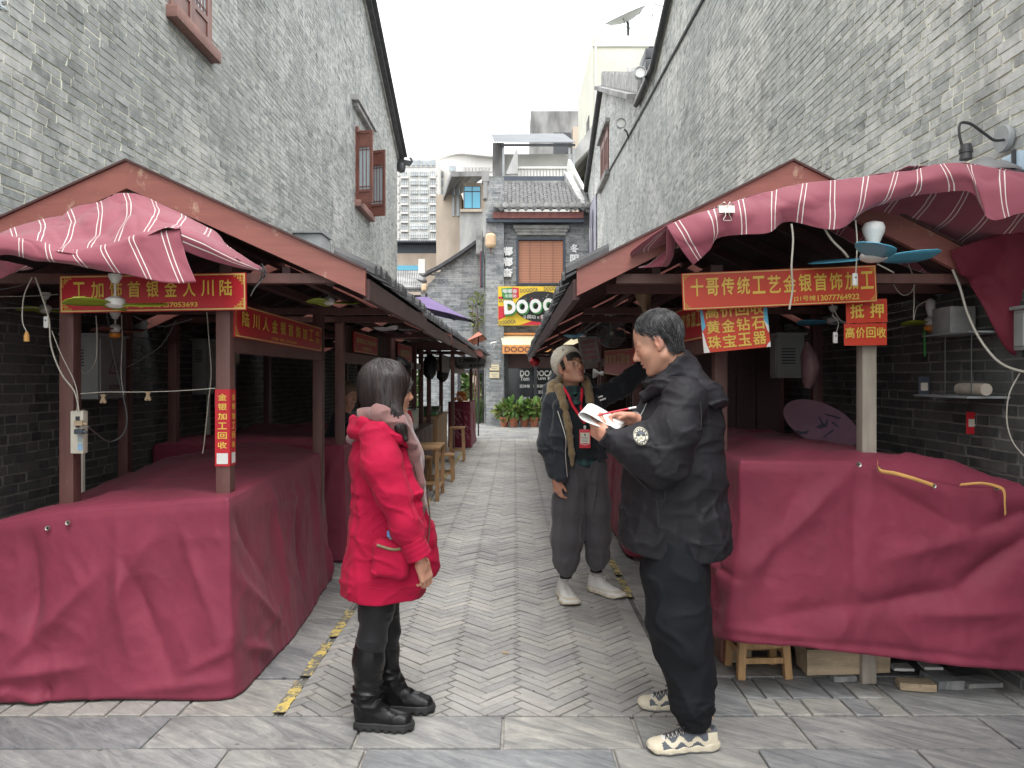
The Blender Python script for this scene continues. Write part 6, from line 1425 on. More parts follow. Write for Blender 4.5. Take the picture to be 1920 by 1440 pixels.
cabinet('tall narrow conduit box under the meter on the left wall', -2.985, -2.90, 7.62, 7.80, 1.2, 1.62, 'offwhite')
cabinet('grey metal cabinet hanging at the back of the right stall', 1.83, 2.02, 5.35, 5.5, 1.50, 1.80, side=1); cabinet('pale grey box at the right frame edge on the wall', 2.35, 2.388, 3.52, 3.62, 1.63, 1.82, side=1)
dp = thing('drain_pipe', 'pale plastic pipe standing behind the first left post', 'pipe', (-2.7, 4.9, .7)); MB().tube([(-2.72, 4.83, .7), (-2.72, 4.83, 1.30)], .018, 8).build('pipe', M['offwhite'], dp)
for k, (x, y, z0, z1) in enumerate(((-2.93, 7.35, .8, 1.36), (-2.93, 8.05, .9, 1.66))):
    dp = thing('drain_pipe', ['beige pipe below the narrow cabinet on the left wall', 'bent grey hose below the meter box on the left wall'][k], 'pipe', (x, y, z0)); MB().tube([(x, y, z0), (x, y-.02*k, (z0+z1)/2), (x, y, z1)], .02, 8).build('pipe', M['offwhite' if k == 0 else 'greymetal'], dp)
# shelf and box on the right wall, payment cards, tools
sh_ = thing('wall_shelf', 'thin metal wire shelf on the right brick wall', 'shelf', (2.3, 3.9, 1.69)); box('shelf_board', M['greymetal'], sh_, 2.20, 2.388, 3.72, 4.15, 1.722, 1.730)
for y in (3.75, 3.98): MB().tube([(2.23, y, 1.722), (2.23, y, 1.42)], .003, 5).build('hanger', M['dkmetal'], sh_)
box('lower_rail', M['greymetal'], sh_, 2.18, 2.388, 3.70, 4.2, 1.402, 1.412)
cb = thing('carton', 'white cardboard box on the right wall shelf', 'box', (2.3, 4.0, 1.73)); box('carton_body', M['tile_lt'], cb, 2.24, 2.37, 3.95, 4.12, 1.732, 1.87); 
rl = thing('paper_roll', 'pale roll lying on the lower rail of the right wall', 'roll', (2.3, 3.8, 1.43)); MB().tube([(2.26, 3.68, 1.445), (2.26, 3.90, 1.445)], .03, 12).build('roll', M['postgrey'], rl, smooth=True)
def paycard(lab, px, py, D, w, h, m):
    c = P(px, py, D); t = thing('payment_card', lab, 'card', tuple(c)); MB().box(c[0]-w/2, c[0]+w/2, D, D+.006, c[2]-h/2, c[2]+h/2, .002).build('card_board', M[m], t); MB().box(c[0]-w*.32, c[0]+w*.32, D-.002, D-.0005, c[2]-w*.36, c[2]+w*.36).build('white_panel', M['offwhite'], t)
    MB().tube([(c[0], D+.003, c[2]+h/2), (c[0], D+.003, c[2]+h/2+.03)], .002, 5).build('hook', M['dkmetal'], t)
paycard('red payment card hanging on the right brick wall', 1822, 793, 4.0, .055, .115, 'sign_red'); paycard('blue payment card hanging under the orange fan', 1733, 725, 4.35, .062, .115, simple('royal_blue_plastic', (.03, .06, .25), .4).name and 'shed_dark')
gp = thing('ribbon', 'green ribbon hanging below the orange-hubbed fan', 'ribbon', tuple(P(1733, 630, 4.35))); mb = MB(); a, b = P(1733, 612, 4.35), P(1734, 668, 4.35); mb.beam(a, b, .012, .003, (0, 1, 0)); mb.build('strip', M['green_s'], gp)
# purple oval board leaning at the back
ob = thing('oval_board', 'lilac printed oval board leaning behind the right counter', 'board', tuple(P(1545, 830, 4.9)))
c = P(1540, 795, 4.75); th_ = .42
def ov(r1, r2, off): return [(c[0]+r1*math.cos(q)*math.cos(th_)+r2*math.sin(q)*math.sin(th_), 4.75+off, c[2]-r1*math.cos(q)*math.sin(th_)+r2*math.sin(q)*math.cos(th_)) for q in np.linspace(0, 2*math.pi, 33)[:-1]]
V = ov(.25, .125, 0)+ov(.25, .125, .02); MBo = MB().add(V, [tuple(range(32)), tuple(range(63, 31, -1))]+[(i, i+32, (i+1) % 32+32, (i+1) % 32) for i in range(32)]); MBo.build('board', simple('lilac_board', (.16, .08, .115), .65), ob)
mb = MB()
for k in range(9):
    x, z = c[0]+rnd.uniform(-.12, .12), c[2]+rnd.uniform(-.05, .05); mb.tube([(x, 4.742, z), (x+rnd.uniform(-.05, .05), 4.741, z+rnd.uniform(-.03, .03)), (x+rnd.uniform(-.07, .07), 4.742, z+rnd.uniform(-.04, .04))], .004, 4)
mb.build('printed_motif', M['shed_dark'], ob)
hb = thing('hanging_bag', 'pale pink plastic bag hanging beside the grey cabinet', 'bag', tuple(P(1515, 660, 4.9))); mb = MB()
mb.tube([P(1513, 640, 4.9), P(1516, 665, 4.9), P(1520, 690, 4.9), P(1517, 712, 4.9), P(1514, 728, 4.9)], [.008, .05, .058, .045, .02], 10); o = mb.build('bag', simple('dusty_pink_plastic', (.26, .15, .16), .4), hb, smooth=True)
tc = thing('hanging_cloth', 'tan cloth hanging from the right roof above the man', 'cloth', tuple(P(1210, 530, 4.9)))
awning('cloth', tc, [[(1195, 525, 4.9), (1213, 528, 4.8), (1232, 522, 4.9)], [(1192, 552, 4.9), (1208, 555, 4.82), (1226, 548, 4.9)], [(1202, 572, 4.9), (1211, 580, 4.82), (1222, 570, 4.9)], [(1208, 590, 4.9), (1214, 592, 4.85), (1222, 584, 4.9)]], 24, 24, m='tan', wr=.01)
# wire mesh panel with tools behind the beanie man
mp = thing('mesh_panel', 'dark wire mesh panel standing on the second right counter', 'wire rack', (1.5, 7.0, 1.0)); mb = MB()
for i in range(17): x = 1.04+i*.045; mb.tube([(x, 6.9, 1.0), (x, 6.9, 1.62)], .0016, 4)
for i in range(14): z = 1.0+i*.047; mb.tube([(1.03, 6.897, z), (1.78, 6.897, z)], .0016, 4)
mb.build('wire_grid', M['greymetal'], mp, kind='stuff')
fn = thing('funnel', 'white plastic bottle lying in front of the mesh panel', 'bottle', tuple(P(1115, 700, 6.3))); MB().lathe([(0, -.0), (.040, 0), (.036, .02), (.012, .045), (.011, .06), (.018, .066), (.018, .085), (0, .085)], tuple(P(1112, 700, 6.3)), 14, 'x').build('bottle_body', M['white'], fn, smooth=True)
rc = thing('red_lantern', 'small red lantern under the far end of the right roofs', 'lantern', tuple(P(1003, 676, 14))); MB().lathe([(.02, .09), (.08, .05), (.10, 0), (.08, -.05), (.02, -.09)], tuple(P(1003, 678, 14)), 14).build('lantern_body', M['crimson_s'], rc, smooth=True); MB().tube([tuple(P(1003, 678, 14)+[0, 0, .08]), tuple(P(1003, 660, 14))], .004, 5).build('hanger', M['dkmetal'], rc)

# stools, tables ------------------------------------------------------------
def stool(lab, cx, cy, h, w, d, m, rot=0.0, top=.03, leg=.035, splay=.02, name='wooden_stool', cat='stool', group=None, rails=((.35, 0), (.22, 1)), toe=0):
    t = thing(name, lab, cat, (cx, cy, 0), group); cr, sr_ = math.cos(rot), math.sin(rot)
    def tr(o):
        me = o.data
        for v in me.vertices:
            x, y = v.co.x+o.location.x, v.co.y+o.location.y; v.co.x, v.co.y = cr*x-sr_*y, sr_*x+cr*y; v.co.z += 0
        o.location.x = o.location.y = 0
    def B(name, fn):
        mb = MB(); fn(mb); V = np.concatenate(mb.V); V2 = V.copy(); V2[:, 0] = cx+cr*V[:, 0]-sr_*V[:, 1]; V2[:, 1] = cy+sr_*V[:, 0]+cr*V[:, 1]; mb.V = [V2]; mb.build(name, M[m], t)
    B('seat' if cat == 'stool' else 'table_top', lambda q: q.box(-w/2, w/2, -d/2, d/2, h-top, h, .004))
    li = leg/2+.01; g = {}
    for sx in (-1, 1):
        for sy in (-1, 1):
            a = (sx*(w/2-li), sy*(d/2-li), h-top-.0005); b = (sx*(w/2-li+splay), sy*(d/2-li+splay), 0.001); g[sx, sy] = (Vector(a), Vector(b)); B('leg', lambda q: q.beam(b, a, leg, leg, (0, 1, .0)))
    for f, ax in rails:
        for s in (-1, 1):
            k0, k1 = ((-1, s), (1, s)) if ax == 0 else ((s, -1), (s, 1)); p0 = g[k0][1].lerp(g[k0][0], f); p1 = g[k1][1].lerp(g[k1][0], f); dd = (p1-p0).normalized()*leg*.5
            B('rail', lambda q: q.beam(tuple(p0+dd), tuple(p1-dd), leg*.45, leg*.8))
    return t
GS = 'stools beside the left stalls'
stool('low wooden stool under the right tarpaulin hem, legs showing', 1.24, 3.93, .33, .26, .22, 'stoolwood', .05, leg=.036, splay=.018, rails=((.30, 0), (.55, 0), (.42, 1)))
stool('wooden table standing by the lane before the third left stall', -1.08, 9.7, .66, .34, .75, 'benchwood', 0, leg=.045, splay=.0, name='wooden_table', cat='table')
stool('short stool behind the wooden table at the lane edge', -1.02, 11.2, .40, .28, .30, 'benchwood', 0, leg=.04, splay=.01, group=GS)
stool('tall wooden stool near the far curtain', -1.04, 13.9, .62, .27, .30, 'benchwood', 0, leg=.04, splay=.02, group=GS)
stool('stool tucked under the wooden table', -1.25, 10.3, .45, .26, .26, 'benchwood', .3, leg=.04, splay=.01, group=GS)
# crate panels at the corner, timber block, stone bits
cr_t = thing('wooden_crate', 'low plank crate under the lane-side corner of the right tarpaulin', 'crate', (1.13, 4.35, 0))
for i, (a, b) in enumerate(((4.02, 4.20), (4.21, 4.38), (4.39, 4.6))): box('crate_plank', M['palewood' if i == 1 else 'shutter'], cr_t, 1.08, 1.10, a, b, .01, .20, .003)
box('crate_end', M['palewood'], cr_t, 1.105, 1.24, 4.02, 4.04, .01, .19, .003)
tb = thing('timber_block', 'cracked grey timber block lying under the right tarpaulin hem', 'timber', (1.66, 3.86, 0))
bm = bmesh.new(); bmesh.ops.create_cube(bm, size=1); bmesh.ops.subdivide_edges(bm, edges=list(bm.edges), cuts=7, use_grid_fill=True)
V = np.array([tuple(v.co) for v in bm.verts]); V = V*[.42, .16, .125]; rr = np.minimum(1, .92+.08*vnoise(V, 7)); V = V*[1, 1, 1]+np.stack([.012*vnoise(V, 9), .010*vnoise(V+3, 9), .006*vnoise(V*[.5, 1, 3]+7, 14)+.012*(V[:, 0]/.42)], -1)
V += np.array([1.655, 3.88, .095]); V[:, 2] = np.maximum(V[:, 2], .028); mesh_obj('block', V, [[v.index for v in f.verts] for f in bm.faces], M['palewood'], tb); bm.free()
def rock(name, lab, cat, c, s, m, seed, group=None, ang=0):
    bm = bmesh.new(); bmesh.ops.create_cube(bm, size=1); bmesh.ops.subdivide_edges(bm, edges=list(bm.edges), cuts=3, use_grid_fill=True); V = np.array([tuple(v.co) for v in bm.verts]); Fc = [[v.index for v in f.verts] for f in bm.faces]; bm.free()
    V = V*s; V += .10*min(s[:2])*np.stack([vnoise(V+seed, 14), vnoise(V+seed+5, 14), .3*vnoise(V+seed+9, 14)], -1); ca, sa = math.cos(ang), math.sin(ang); V = np.stack([V[:, 0]*ca-V[:, 1]*sa, V[:, 0]*sa+V[:, 1]*ca, V[:, 2]], -1)+np.array(c); V[:, 2] -= V[:, 2].min()-(c[2]-s[2]/2)
    o = mesh_obj(name, V, Fc, M[m], None); tag(o, lab, cat, group); return o
GB = 'broken stones beside the timber block'
rock('support_stone', 'flat grey stone under the middle of the timber block', 'stone', (1.63, 3.84, .014), (.12, .12, .026), 'slate', 1, GB)
rock('broken_brick', 'tan broken brick right of the timber block', 'brick', (1.93, 3.70, .022), (.16, .075, .035), 'palewood', 4, GB, -.15)
rock('broken_slab', 'grey chamfered stone right of the tan brick', 'stone', (2.09, 3.76, .022), (.13, .14, .04), 'slate', 8, GB, .1)
rock('broken_slab', 'flat dark stone chip at the far right under the hem', 'stone', (2.27, 3.76, .012), (.18, .10, .02), 'slate', 12, GB, .1)
for i, (x, y) in enumerate(((1.93, 3.84), (2.09, 3.86))):
    o = rock('white_tile', ['white tile leaning behind the tan brick', 'second white tile, behind the grey chamfered stone'][i], 'tile', (x, y, .055), (.09, .09, .012), 'white', 20+i, 'white tile scraps by the timber block', -.1); 
# litter
for i, (x, y) in enumerate(((-.05, 4.18), (.62, 5.9))): rock('paper_scrap', ['small pale scrap lying on the herringbone lane', 'tiny scrap near the beanie man shoes'][i], 'litter', (x, y, .006), (.035, .022, .008), 'palewood', 40+i, None, i)
# goods at the farther left stalls
gc = thing('glass_case', 'glass display case on the third left counter', 'display case', (-1.7, 9.9, .82))
for a, b, c_, d in ((-1.32, -1.30, 9.5, 10.4), (-2.2, -2.18, 9.5, 10.4), (-2.2, -1.30, 9.48, 9.5)): box('pane', M['glass_grey'], gc, a, b, c_, d, .822, 1.08)
box('case_top', M['glass_grey'], gc, -2.21, -1.29, 9.47, 10.41, 1.081, 1.09)
rs = sign('price_card', 'small red card with one pale character behind the woman shoulder', 'card', P(757, 795, 8.3), P(775, 791, 8.3), P(755, 772, 8.3), 'crimson_s', frame=False, th=.01); rs[1]('收', .5, .5, .6, .6, 'white')
for k, (y, m, lab) in enumerate(((13.1, 'green_s', 'green tray on the fourth left counter'), (13.6, 'leaf', 'dark green box behind the tray on the fourth left counter'))):
    gt = thing('tray', lab, 'tray', (-1.6, y, .86)); box('tray_body', M[m], gt, -1.9, -1.34, y, y+.35, .862, .93+.05*k, .01); box('tray_rim', M['dkmetal'], gt, -1.92, -1.32, y-.01, y+.36, .932+.05*k, .945+.05*k)
tcloth = thing('folded_tarp', 'grey-green folded tarpaulin leaning on the third left counter', 'tarpaulin', (-1.2, 10.9, 0)); awning('sheet', tcloth, [[P(790, 790, 10.9), P(797, 792, 10.9), P(803, 800, 10.8)], [P(792, 820, 10.8), P(800, 822, 10.7), P(806, 828, 10.7)], [P(792, 850, 10.8), P(803, 850, 10.6), P(812, 850, 10.6)]], 16, 16, m='glass_grey')
of = thing('flower_bunch', 'bright orange flowers beyond the far left stall', 'flowers', tuple(P(862, 744, 17))); mb = MB(); leaves(mb, tuple(P(862, 744, 17)), 40, (.10, .1, .09), .10); mb.build('petals', M['orange'], of, fix=False); MB().tube([tuple(P(862, 752, 17)), (P(862, 0, 17)[0], 17, 1.0)], .01, 5).build('stem', M['leaf'], of)
for k, (px, py, D, h) in enumerate(((806, 690, 12.9, .35), (830, 700, 14.6, .3), (748, 700, 9.2, .3))):
    hg_ = thing('hanging_garment', ['dark jacket hanging at the third left stall post', 'dark cloth bundle hanging at the fourth left stall', 'black bag hanging behind the woman face'][k], 'clothing', tuple(P(px, py-20, D))); c = P(px, py, D)
    MB().tube([tuple(c+[0, 0, h*.7]), tuple(c+[0, 0, h*.5]), tuple(c+[.02, 0, .1]), tuple(c+[-.01, 0, -h*.3]), tuple(c+[.01, 0, -h*.55])], [.02, .09, .13, .11, .04], 9).build('cloth', M['black'], hg_, smooth=True)
# ================================================================== PEOPLE (smooth-blended implicit bodies and clothes)
def A3(v): return np.array(v, dtype=float)
def rc(p, a, b, ra, rb):
    a, b = A3(a), A3(b); ab = b-a; h = np.clip(((p-a)@ab)/(ab@ab), 0, 1); return np.linalg.norm(p-a-h[:, None]*ab, axis=1)-(ra+(rb-ra)*h)
def ell(p, c, r, Rm=None):
    q = p-A3(c); q = q@Rm if Rm is not None else q; r = A3(r); k0 = np.linalg.norm(q/r, axis=1); k1 = np.linalg.norm(q/(r*r), axis=1)+1e-9; return k0*(k0-1)/k1
def rbox(p, c, hf, rd, Rm=None):
    q = p-A3(c); q = q@Rm if Rm is not None else q; q = np.abs(q)-(A3(hf)-rd); return np.linalg.norm(np.maximum(q, 0), axis=1)+np.minimum(q.max(1), 0)-rd
def smin(a, b, k): h = np.clip(.5+.5*(b-a)/k, 0, 1); return b+(a-b)*h-k*h*(1-h)
def smax(a, b, k): return -smin(-a, -b, k)
def chain(p, pts, k=.03):
    d = None
    for (a, ra), (b, rb) in zip(pts[:-1], pts[1:]): e = rc(p, a, b, ra, rb); d = e if d is None else smin(d, e, k)
    return d
def limb(p, pts, k=.03, amp=.006, freq=16, seed=0, tw=1.2, bend=()):
    """tapered chain with cloth folds running round it; bend = joint points where folds bunch"""
    d = None; s0 = 0; S = np.zeros(len(p)); best = np.full(len(p), 1e9)
    for (a, ra), (b, rb) in zip(pts[:-1], pts[1:]):
        a_, b_ = A3(a), A3(b); ab = b_-a_; L = np.linalg.norm(ab); h = np.clip(((p-a_)@ab)/(ab@ab), 0, 1); q = p-a_-h[:, None]*ab
        e = np.linalg.norm(q, axis=1)-(ra+(rb-ra)*h); m = e < best; S[m] = (s0+h*L)[m]; best[m] = e[m]; s0 += L; d = e if d is None else smin(d, e, k)
    w = np.full(len(p), .45)
    for c, r_ in bend: w += .9*np.exp(-(np.linalg.norm(p-A3(c), axis=1)/r_)**2)
    wv = 1.3*vnoise(p*7+seed, 1.0); n = vnoise(np.stack([S*freq*.8+wv+9*(p[:, 1]-pts[0][0][1])*tw, p[:, 0]*3.5*tw+p[:, 2]*3.0, p[:, 1]*3.5*tw+seed], 1), 1.0)
    return d-amp*w*1.1*(np.clip(1-np.abs(n)*2.4, 0, 1)**1.5-.25)
def mesh_sdf(f, lo, hi, h):
    lo, hi = A3(lo), A3(hi); B = 4; nb = np.ceil((hi-lo)/(h*B)).astype(int); n = nb*B+1
    cg = np.stack(np.meshgrid(*[lo[i]+(np.arange(nb[i])+.5)*h*B for i in range(3)], indexing='ij'), -1).reshape(-1, 3)
    dc = f(cg).reshape(nb); act = np.abs(dc) < h*B*1.5
    a = act.copy()
    fine = np.repeat(np.repeat(np.repeat(dc, B, 0), B, 1), B, 2); fine = np.pad(fine, ((0, 1),)*3, 'edge'); fine = np.where(fine > 0, 1e3, -1e3)
    m = np.zeros(n, bool); ii = np.argwhere(a)
    rng = np.arange(B+1); off = np.stack(np.meshgrid(rng, rng, rng, indexing='ij'), -1).reshape(-1, 3)
    idx = (ii[:, None]*B+off[None]).reshape(-1, 3); m[idx[:, 0], idx[:, 1], idx[:, 2]] = True
    q = np.argwhere(m); pts = lo+q*h; v = np.empty(len(q))
    for s in range(0, len(q), 200000): v[s:s+200000] = f(pts[s:s+200000])
    fine[q[:, 0], q[:, 1], q[:, 2]] = v
    V = fine; ins = V < 0; C = np.zeros(tuple(n-1), int)
    for dx in (0, 1):
        for dy in (0, 1):
            for dz in (0, 1): C += ins[dx:n[0]-1+dx, dy:n[1]-1+dy, dz:n[2]-1+dz]
    cells = np.argwhere((C > 0) & (C < 8)); idm = np.full(tuple(n-1), -1); idm[cells[:, 0], cells[:, 1], cells[:, 2]] = np.arange(len(cells))
    cor = A3([(x, y, z) for x in (0, 1) for y in (0, 1) for z in (0, 1)]).astype(int); cv = np.stack([V[cells[:, 0]+c[0], cells[:, 1]+c[1], cells[:, 2]+c[2]] for c in cor], 1)
    acc = np.zeros((len(cells), 3)); cnt = np.zeros(len(cells))
    for i in range(8):
        for j in range(i+1, 8):
            if np.abs(cor[i]-cor[j]).sum() != 1: continue
            s = (cv[:, i] < 0) != (cv[:, j] < 0); t = np.where(s, cv[:, i]/(cv[:, i]-cv[:, j]+1e-12), 0); t = np.clip(t, 0, 1)
            acc += np.where(s[:, None], cor[i]+(cor[j]-cor[i])*t[:, None], 0); cnt += s
    vert = lo+(cells+acc/np.maximum(cnt, 1)[:, None])*h; Fs = []
    for ax in range(3):
        u, w = (ax+1) % 3, (ax+2) % 3; sl0 = [slice(0, n[k]) for k in range(3)]; sl1 = list(sl0); sl0[ax] = slice(0, n[ax]-1); sl1[ax] = slice(1, n[ax])
        a_, b_ = ins[tuple(sl0)], ins[tuple(sl1)]; e = np.argwhere(a_ != b_); e = e[(e[:, u] > 0) & (e[:, w] > 0) & (e[:, u] < n[u]-1) & (e[:, w] < n[w]-1)]
        sg = a_[e[:, 0], e[:, 1], e[:, 2]]
        def g(du, dw): c = e.copy(); c[:, u] -= du; c[:, w] -= dw; return idm[c[:, 0], c[:, 1], c[:, 2]]
        qd = np.stack([g(0, 0), g(1, 0), g(1, 1), g(0, 1)], 1); qd[~sg] = qd[~sg][:, ::-1]; Fs.append(qd[(qd >= 0).all(1)])
    return vert, np.concatenate(Fs)
def grad(f, p, e=.002):
    g = np.stack([f(p+A3(o)*e)-f(p-A3(o)*e) for o in ((1, 0, 0), (0, 1, 0), (0, 0, 1))], 1); return g/(np.linalg.norm(g, axis=1, keepdims=True)+1e-9)
def garment(name, f, lo, hi, h, m, parent, **k):
    V, Fc = mesh_sdf(f, lo, hi, h); return mesh_obj(name, V, Fc, M[m] if isinstance(m, str) else m, parent, smooth=True, **k)

def skinmat():
    t = NT('warm_skin'); a = t.n('Attribute'); a.attribute_name = 'tint'; nz = t.noise(t.pos('object'), 60, 3)
    c = t.mix(t.ramp(nz, [(.3, (0, 0, 0)), (.7, (.12, .12, .12))]), a.outputs['Color'], (.42, .17, .12)); t.col(c); t.set(rough=.48, sss=.12); t.b.inputs['Subsurface Radius'].default_value = (.012, .005, .003); t.b.inputs['Subsurface Scale'].default_value = .5
    t.bump(t.noise(t.pos('object'), 320, 2), .08, .001); return t.m
M['skin'] = skinmat()
def hairmat(name, c, c2):
    t = NT(name); r = t.n('NewGeometry').outputs['Random Per Island']; t.col(t.ramp(r, [(0, c), (.6, c), (1, c2)])); t.set(rough=.38, spec=.5); t.b.inputs['Anisotropic'].default_value = .6; return t.m
M['hair_w'] = hairmat('black_brown_hair', (.014, .010, .010), (.045, .022, .018)); M['hair_m'] = hairmat('greying_black_hair', (.020, .020, .022), (.17, .17, .175)); M['hair_b'] = hairmat('dark_brown_fringe', (.016, .013, .012), (.04, .03, .025))
def fabric(name, c, rough=.6, sheen=.15, fold=.25, sc=30, weave=0):
    t = NT(name); v = t.pos('object'); f = t.noise(v, 4, 4); t.col(t.ramp(f, [(.3, tuple(x*.86 for x in c)), (.7, tuple(x*1.14 for x in c))])); t.set(rough=rough, sheen=sheen, spec=.25)
    h = t.math('ADD', t.noise(v, sc, 5, .6, .3), t.math('MULTIPLY', t.noise(v, 900, 1), .08)); t.bump(h, fold, .008); return t.m
M['parka_black'] = fabric('black_nylon_parka', (.017, .016, .020), .66, .0, .45, 30); M['knit_black'] = fabric('black_fleece', (.020, .020, .024), .85, .3, .15, 20); M['pant_black'] = fabric('black_track_pants', (.008, .009, .012), .8, .0, .3, 14)
M['parka_red'] = fabric('bright_red_cotton_parka', (.385, .005, .040), .85, .03, .35, 26); M['hoodie_brown'] = fabric('dusty_brown_hoodie', (.20, .105, .10), .9, .35, .3, 40); M['legging'] = fabric('black_leggings', (.012, .012, .014), .6, .1, .2, 30)
M['leather'] = fabric('black_leather', (.010, .010, .011), .24, 0, .5, 18); M['rubber'] = simple('black_rubber', (.022, .022, .023), .6, .2, 9, .2, 60)
M['coat_navy'] = fabric('black_cotton_jacket', (.022, .026, .034), .75, .2, .3, 26); M['fleece_tan'] = fabric('tan_fleece_lining', (.26, .185, .095), .95, .5, .9, 120); M['pant_grey'] = fabric('charcoal_grey_trousers', (.075, .072, .078), .85, .25, .2, 16)
M['sweater'] = fabric('black_green_sweater', (.012, .017, .020), .85, .2, .3, 50); M['knit_cream'] = fabric('cream_knit_wool', (.62, .57, .47), .95, .4, .5, 150); M['lanyard'] = fabric('red_lanyard', (.62, .02, .045), .5, .1, .05)
M['shoe_white'] = fabric('white_sneaker_leather', (.66, .65, .62), .5, .05, .2, 30); M['shoe_cream'] = fabric('cream_sneaker_foam', (.60, .54, .42), .6, .05, .15, 30); M['shoe_grey'] = fabric('blue_grey_sneaker_mesh', (.10, .11, .13), .7, .1, .3, 80)
M['paper'] = simple('white_paper', (.80, .81, .80), .7, .04, 30, 0)
M['patch'] = simple('pale_embroidered_patch', (.62, .60, .50), .8, .1, 60, .2, 200)
def plaidm():
    t = NT('dark_green_plaid'); v = t.pos('object'); sp = t.n('SeparateXYZ'); t.l(v, sp.inputs[0])
    def band(o, per, w): return t.math('LESS_THAN', t.math('FRACT', t.math('DIVIDE', o, per)), w)
    a = band(sp.outputs[0], .055, .4); b = band(sp.outputs[2], .055, .4); f = t.math('MULTIPLY', t.math('ADD', a, b), .5); t.col(t.ramp(f, [(0, (.012, .020, .030)), (.5, (.018, .05, .05)), (1, (.03, .10, .085))])); t.set(rough=.8); return t.m
M['plaid'] = plaidm()

SK = A3((.56, .30, .205))
def head_f(q, nose=1.0, eyes=True, jaw=1.0):
    s = q.copy(); s[:, 1] = np.abs(s[:, 1])
    d = ell(q, (-.012, 0, .030), (.098, .077, .090)); d = smin(d, ell(q, (.030, 0, -.035), (.058, .057, .084)), .03)
    d = smin(d, rc(s, (-.004, .044*jaw, -.060), (.058, .012, -.102), .026, .018), .02); d = smin(d, np.linalg.norm(q-A3((.068, 0, -.104)), axis=1)-.017, .016)
    d = smin(d, np.linalg.norm(s-A3((.050, .036, -.028)), axis=1)-.027, .02); d = smin(d, rc(s, (.078, .009, .015), (.064, .043, .011), .0105, .010), .012)
    d = smax(d, -(np.linalg.norm(s-A3((.096, .031, -.004)), axis=1)-.0135), .012)
    d = smin(d, np.linalg.norm(s-A3((.0715, .031, -.0045)), axis=1)-.0145, .004)
    d = smin(d, rc(q, (.084, 0, .002), (.098+.006*nose, 0, -.034), .0075, .0105), .011); d = smin(d, np.linalg.norm(s-A3((.092, .0115, -.040)), axis=1)-.0085, .007)
    d = smax(d, -(np.linalg.norm(s-A3((.098, .006, -.0475)), axis=1)-.0036), .002)
    d = smin(d, ell(q, (.082, 0, -.060), (.012, .022, .0070)), .007); d = smin(d, ell(q, (.080, 0, -.0735), (.012, .019, .0075)), .006)
    d = smax(d, -ell(q, (.096, 0, -.0665), (.012, .022, .0014)), .003)
    Ry = Matrix.Rotation(R(12), 3, 'Y'); ear = ell(s, (-.010, .079, -.008), (.018, .0085, .032), np.array(Ry)); ear = smax(ear, -ell(s, (-.005, .090, -.006), (.0095, .009, .017)), .005); ear = smin(ear, np.linalg.norm(s-A3((-.002, .075, -.036)), axis=1)-.0075, .006)
    return smin(d, ear, .006)
def head_tint(q, brow=1.0, lid=True, beard=.0, lipc=(.42, .13, .12), eye=None):
    s = q.copy(); s[:, 1] = np.abs(s[:, 1]); C = np.tile(SK, (len(q), 1))
    def mixc(w, c): nonlocal C; w = np.clip(w, 0, 1)[:, None]; C = C*(1-w)+A3(c)*w
    mixc(.35*np.exp(-(np.linalg.norm(s-A3((.066, .038, -.030)), axis=1)/.022)**2), (.60, .22, .17)); mixc(.45*np.exp(-(np.linalg.norm(s-A3((-.01, .085, -.01)), axis=1)/.026)**2), (.62, .22, .16))
    lips = (np.abs(q[:, 1]) < .0205) & (q[:, 0] > .075); u = ((q[:, 2]+.0665)/.011)**2+(q[:, 1]/.022)**2; mixc(np.where(lips, np.clip((1.15-u)*2.2, 0, .8), 0), lipc)
    mixc(np.where((np.abs(q[:, 2]+.0668) < .0013) & (np.abs(q[:, 1]) < .020) & (q[:, 0] > .072), .75, 0), (.10, .03, .03))
    bz = q[:, 2]-(.020-.10*(s[:, 1]-.03)**2*20+.06*(s[:, 1]-.012)); mixc(np.where((np.abs(bz) < .0042) & (s[:, 1] > .010) & (s[:, 1] < .046) & (q[:, 0] > .045), .72*brow, 0), (.05, .035, .03))
    ex = (s[:, 1]-.031)/.0135; ez = q[:, 2]+.0045; on = (q[:, 0] > .066) & (np.abs(ex) < 1)
    if lid: mixc(np.where(on & (np.abs(ez+.003+.002*ex**2) < .0018), .9, 0), (.02, .015, .015))
    else:
        op = np.abs(ez) < .0046*(1-ex**2); mixc(np.where(on & op, .9, 0), (.62, .60, .58)); mixc(np.where(on & op & (np.abs(s[:, 1]-.031+(eye or 0)*np.sign(q[:, 1])) < .0052), 1, 0), (.02, .014, .012)); mixc(np.where(on & (np.abs(ez-.0046*(1-ex**2)) < .0013), .9, 0), (.02, .015, .015))
    if beard: mixc(beard*np.where((q[:, 2] < -.05) & (q[:, 0] > .02), 1, 0), (.30, .20, .16))
    return C
def frame(fwd, up):
    f = A3(fwd); f /= np.linalg.norm(f); u = A3(up); u = u-f*u.dot(f); u /= np.linalg.norm(u); l = np.cross(u, f); return np.stack([f, l, u], 1)      # columns
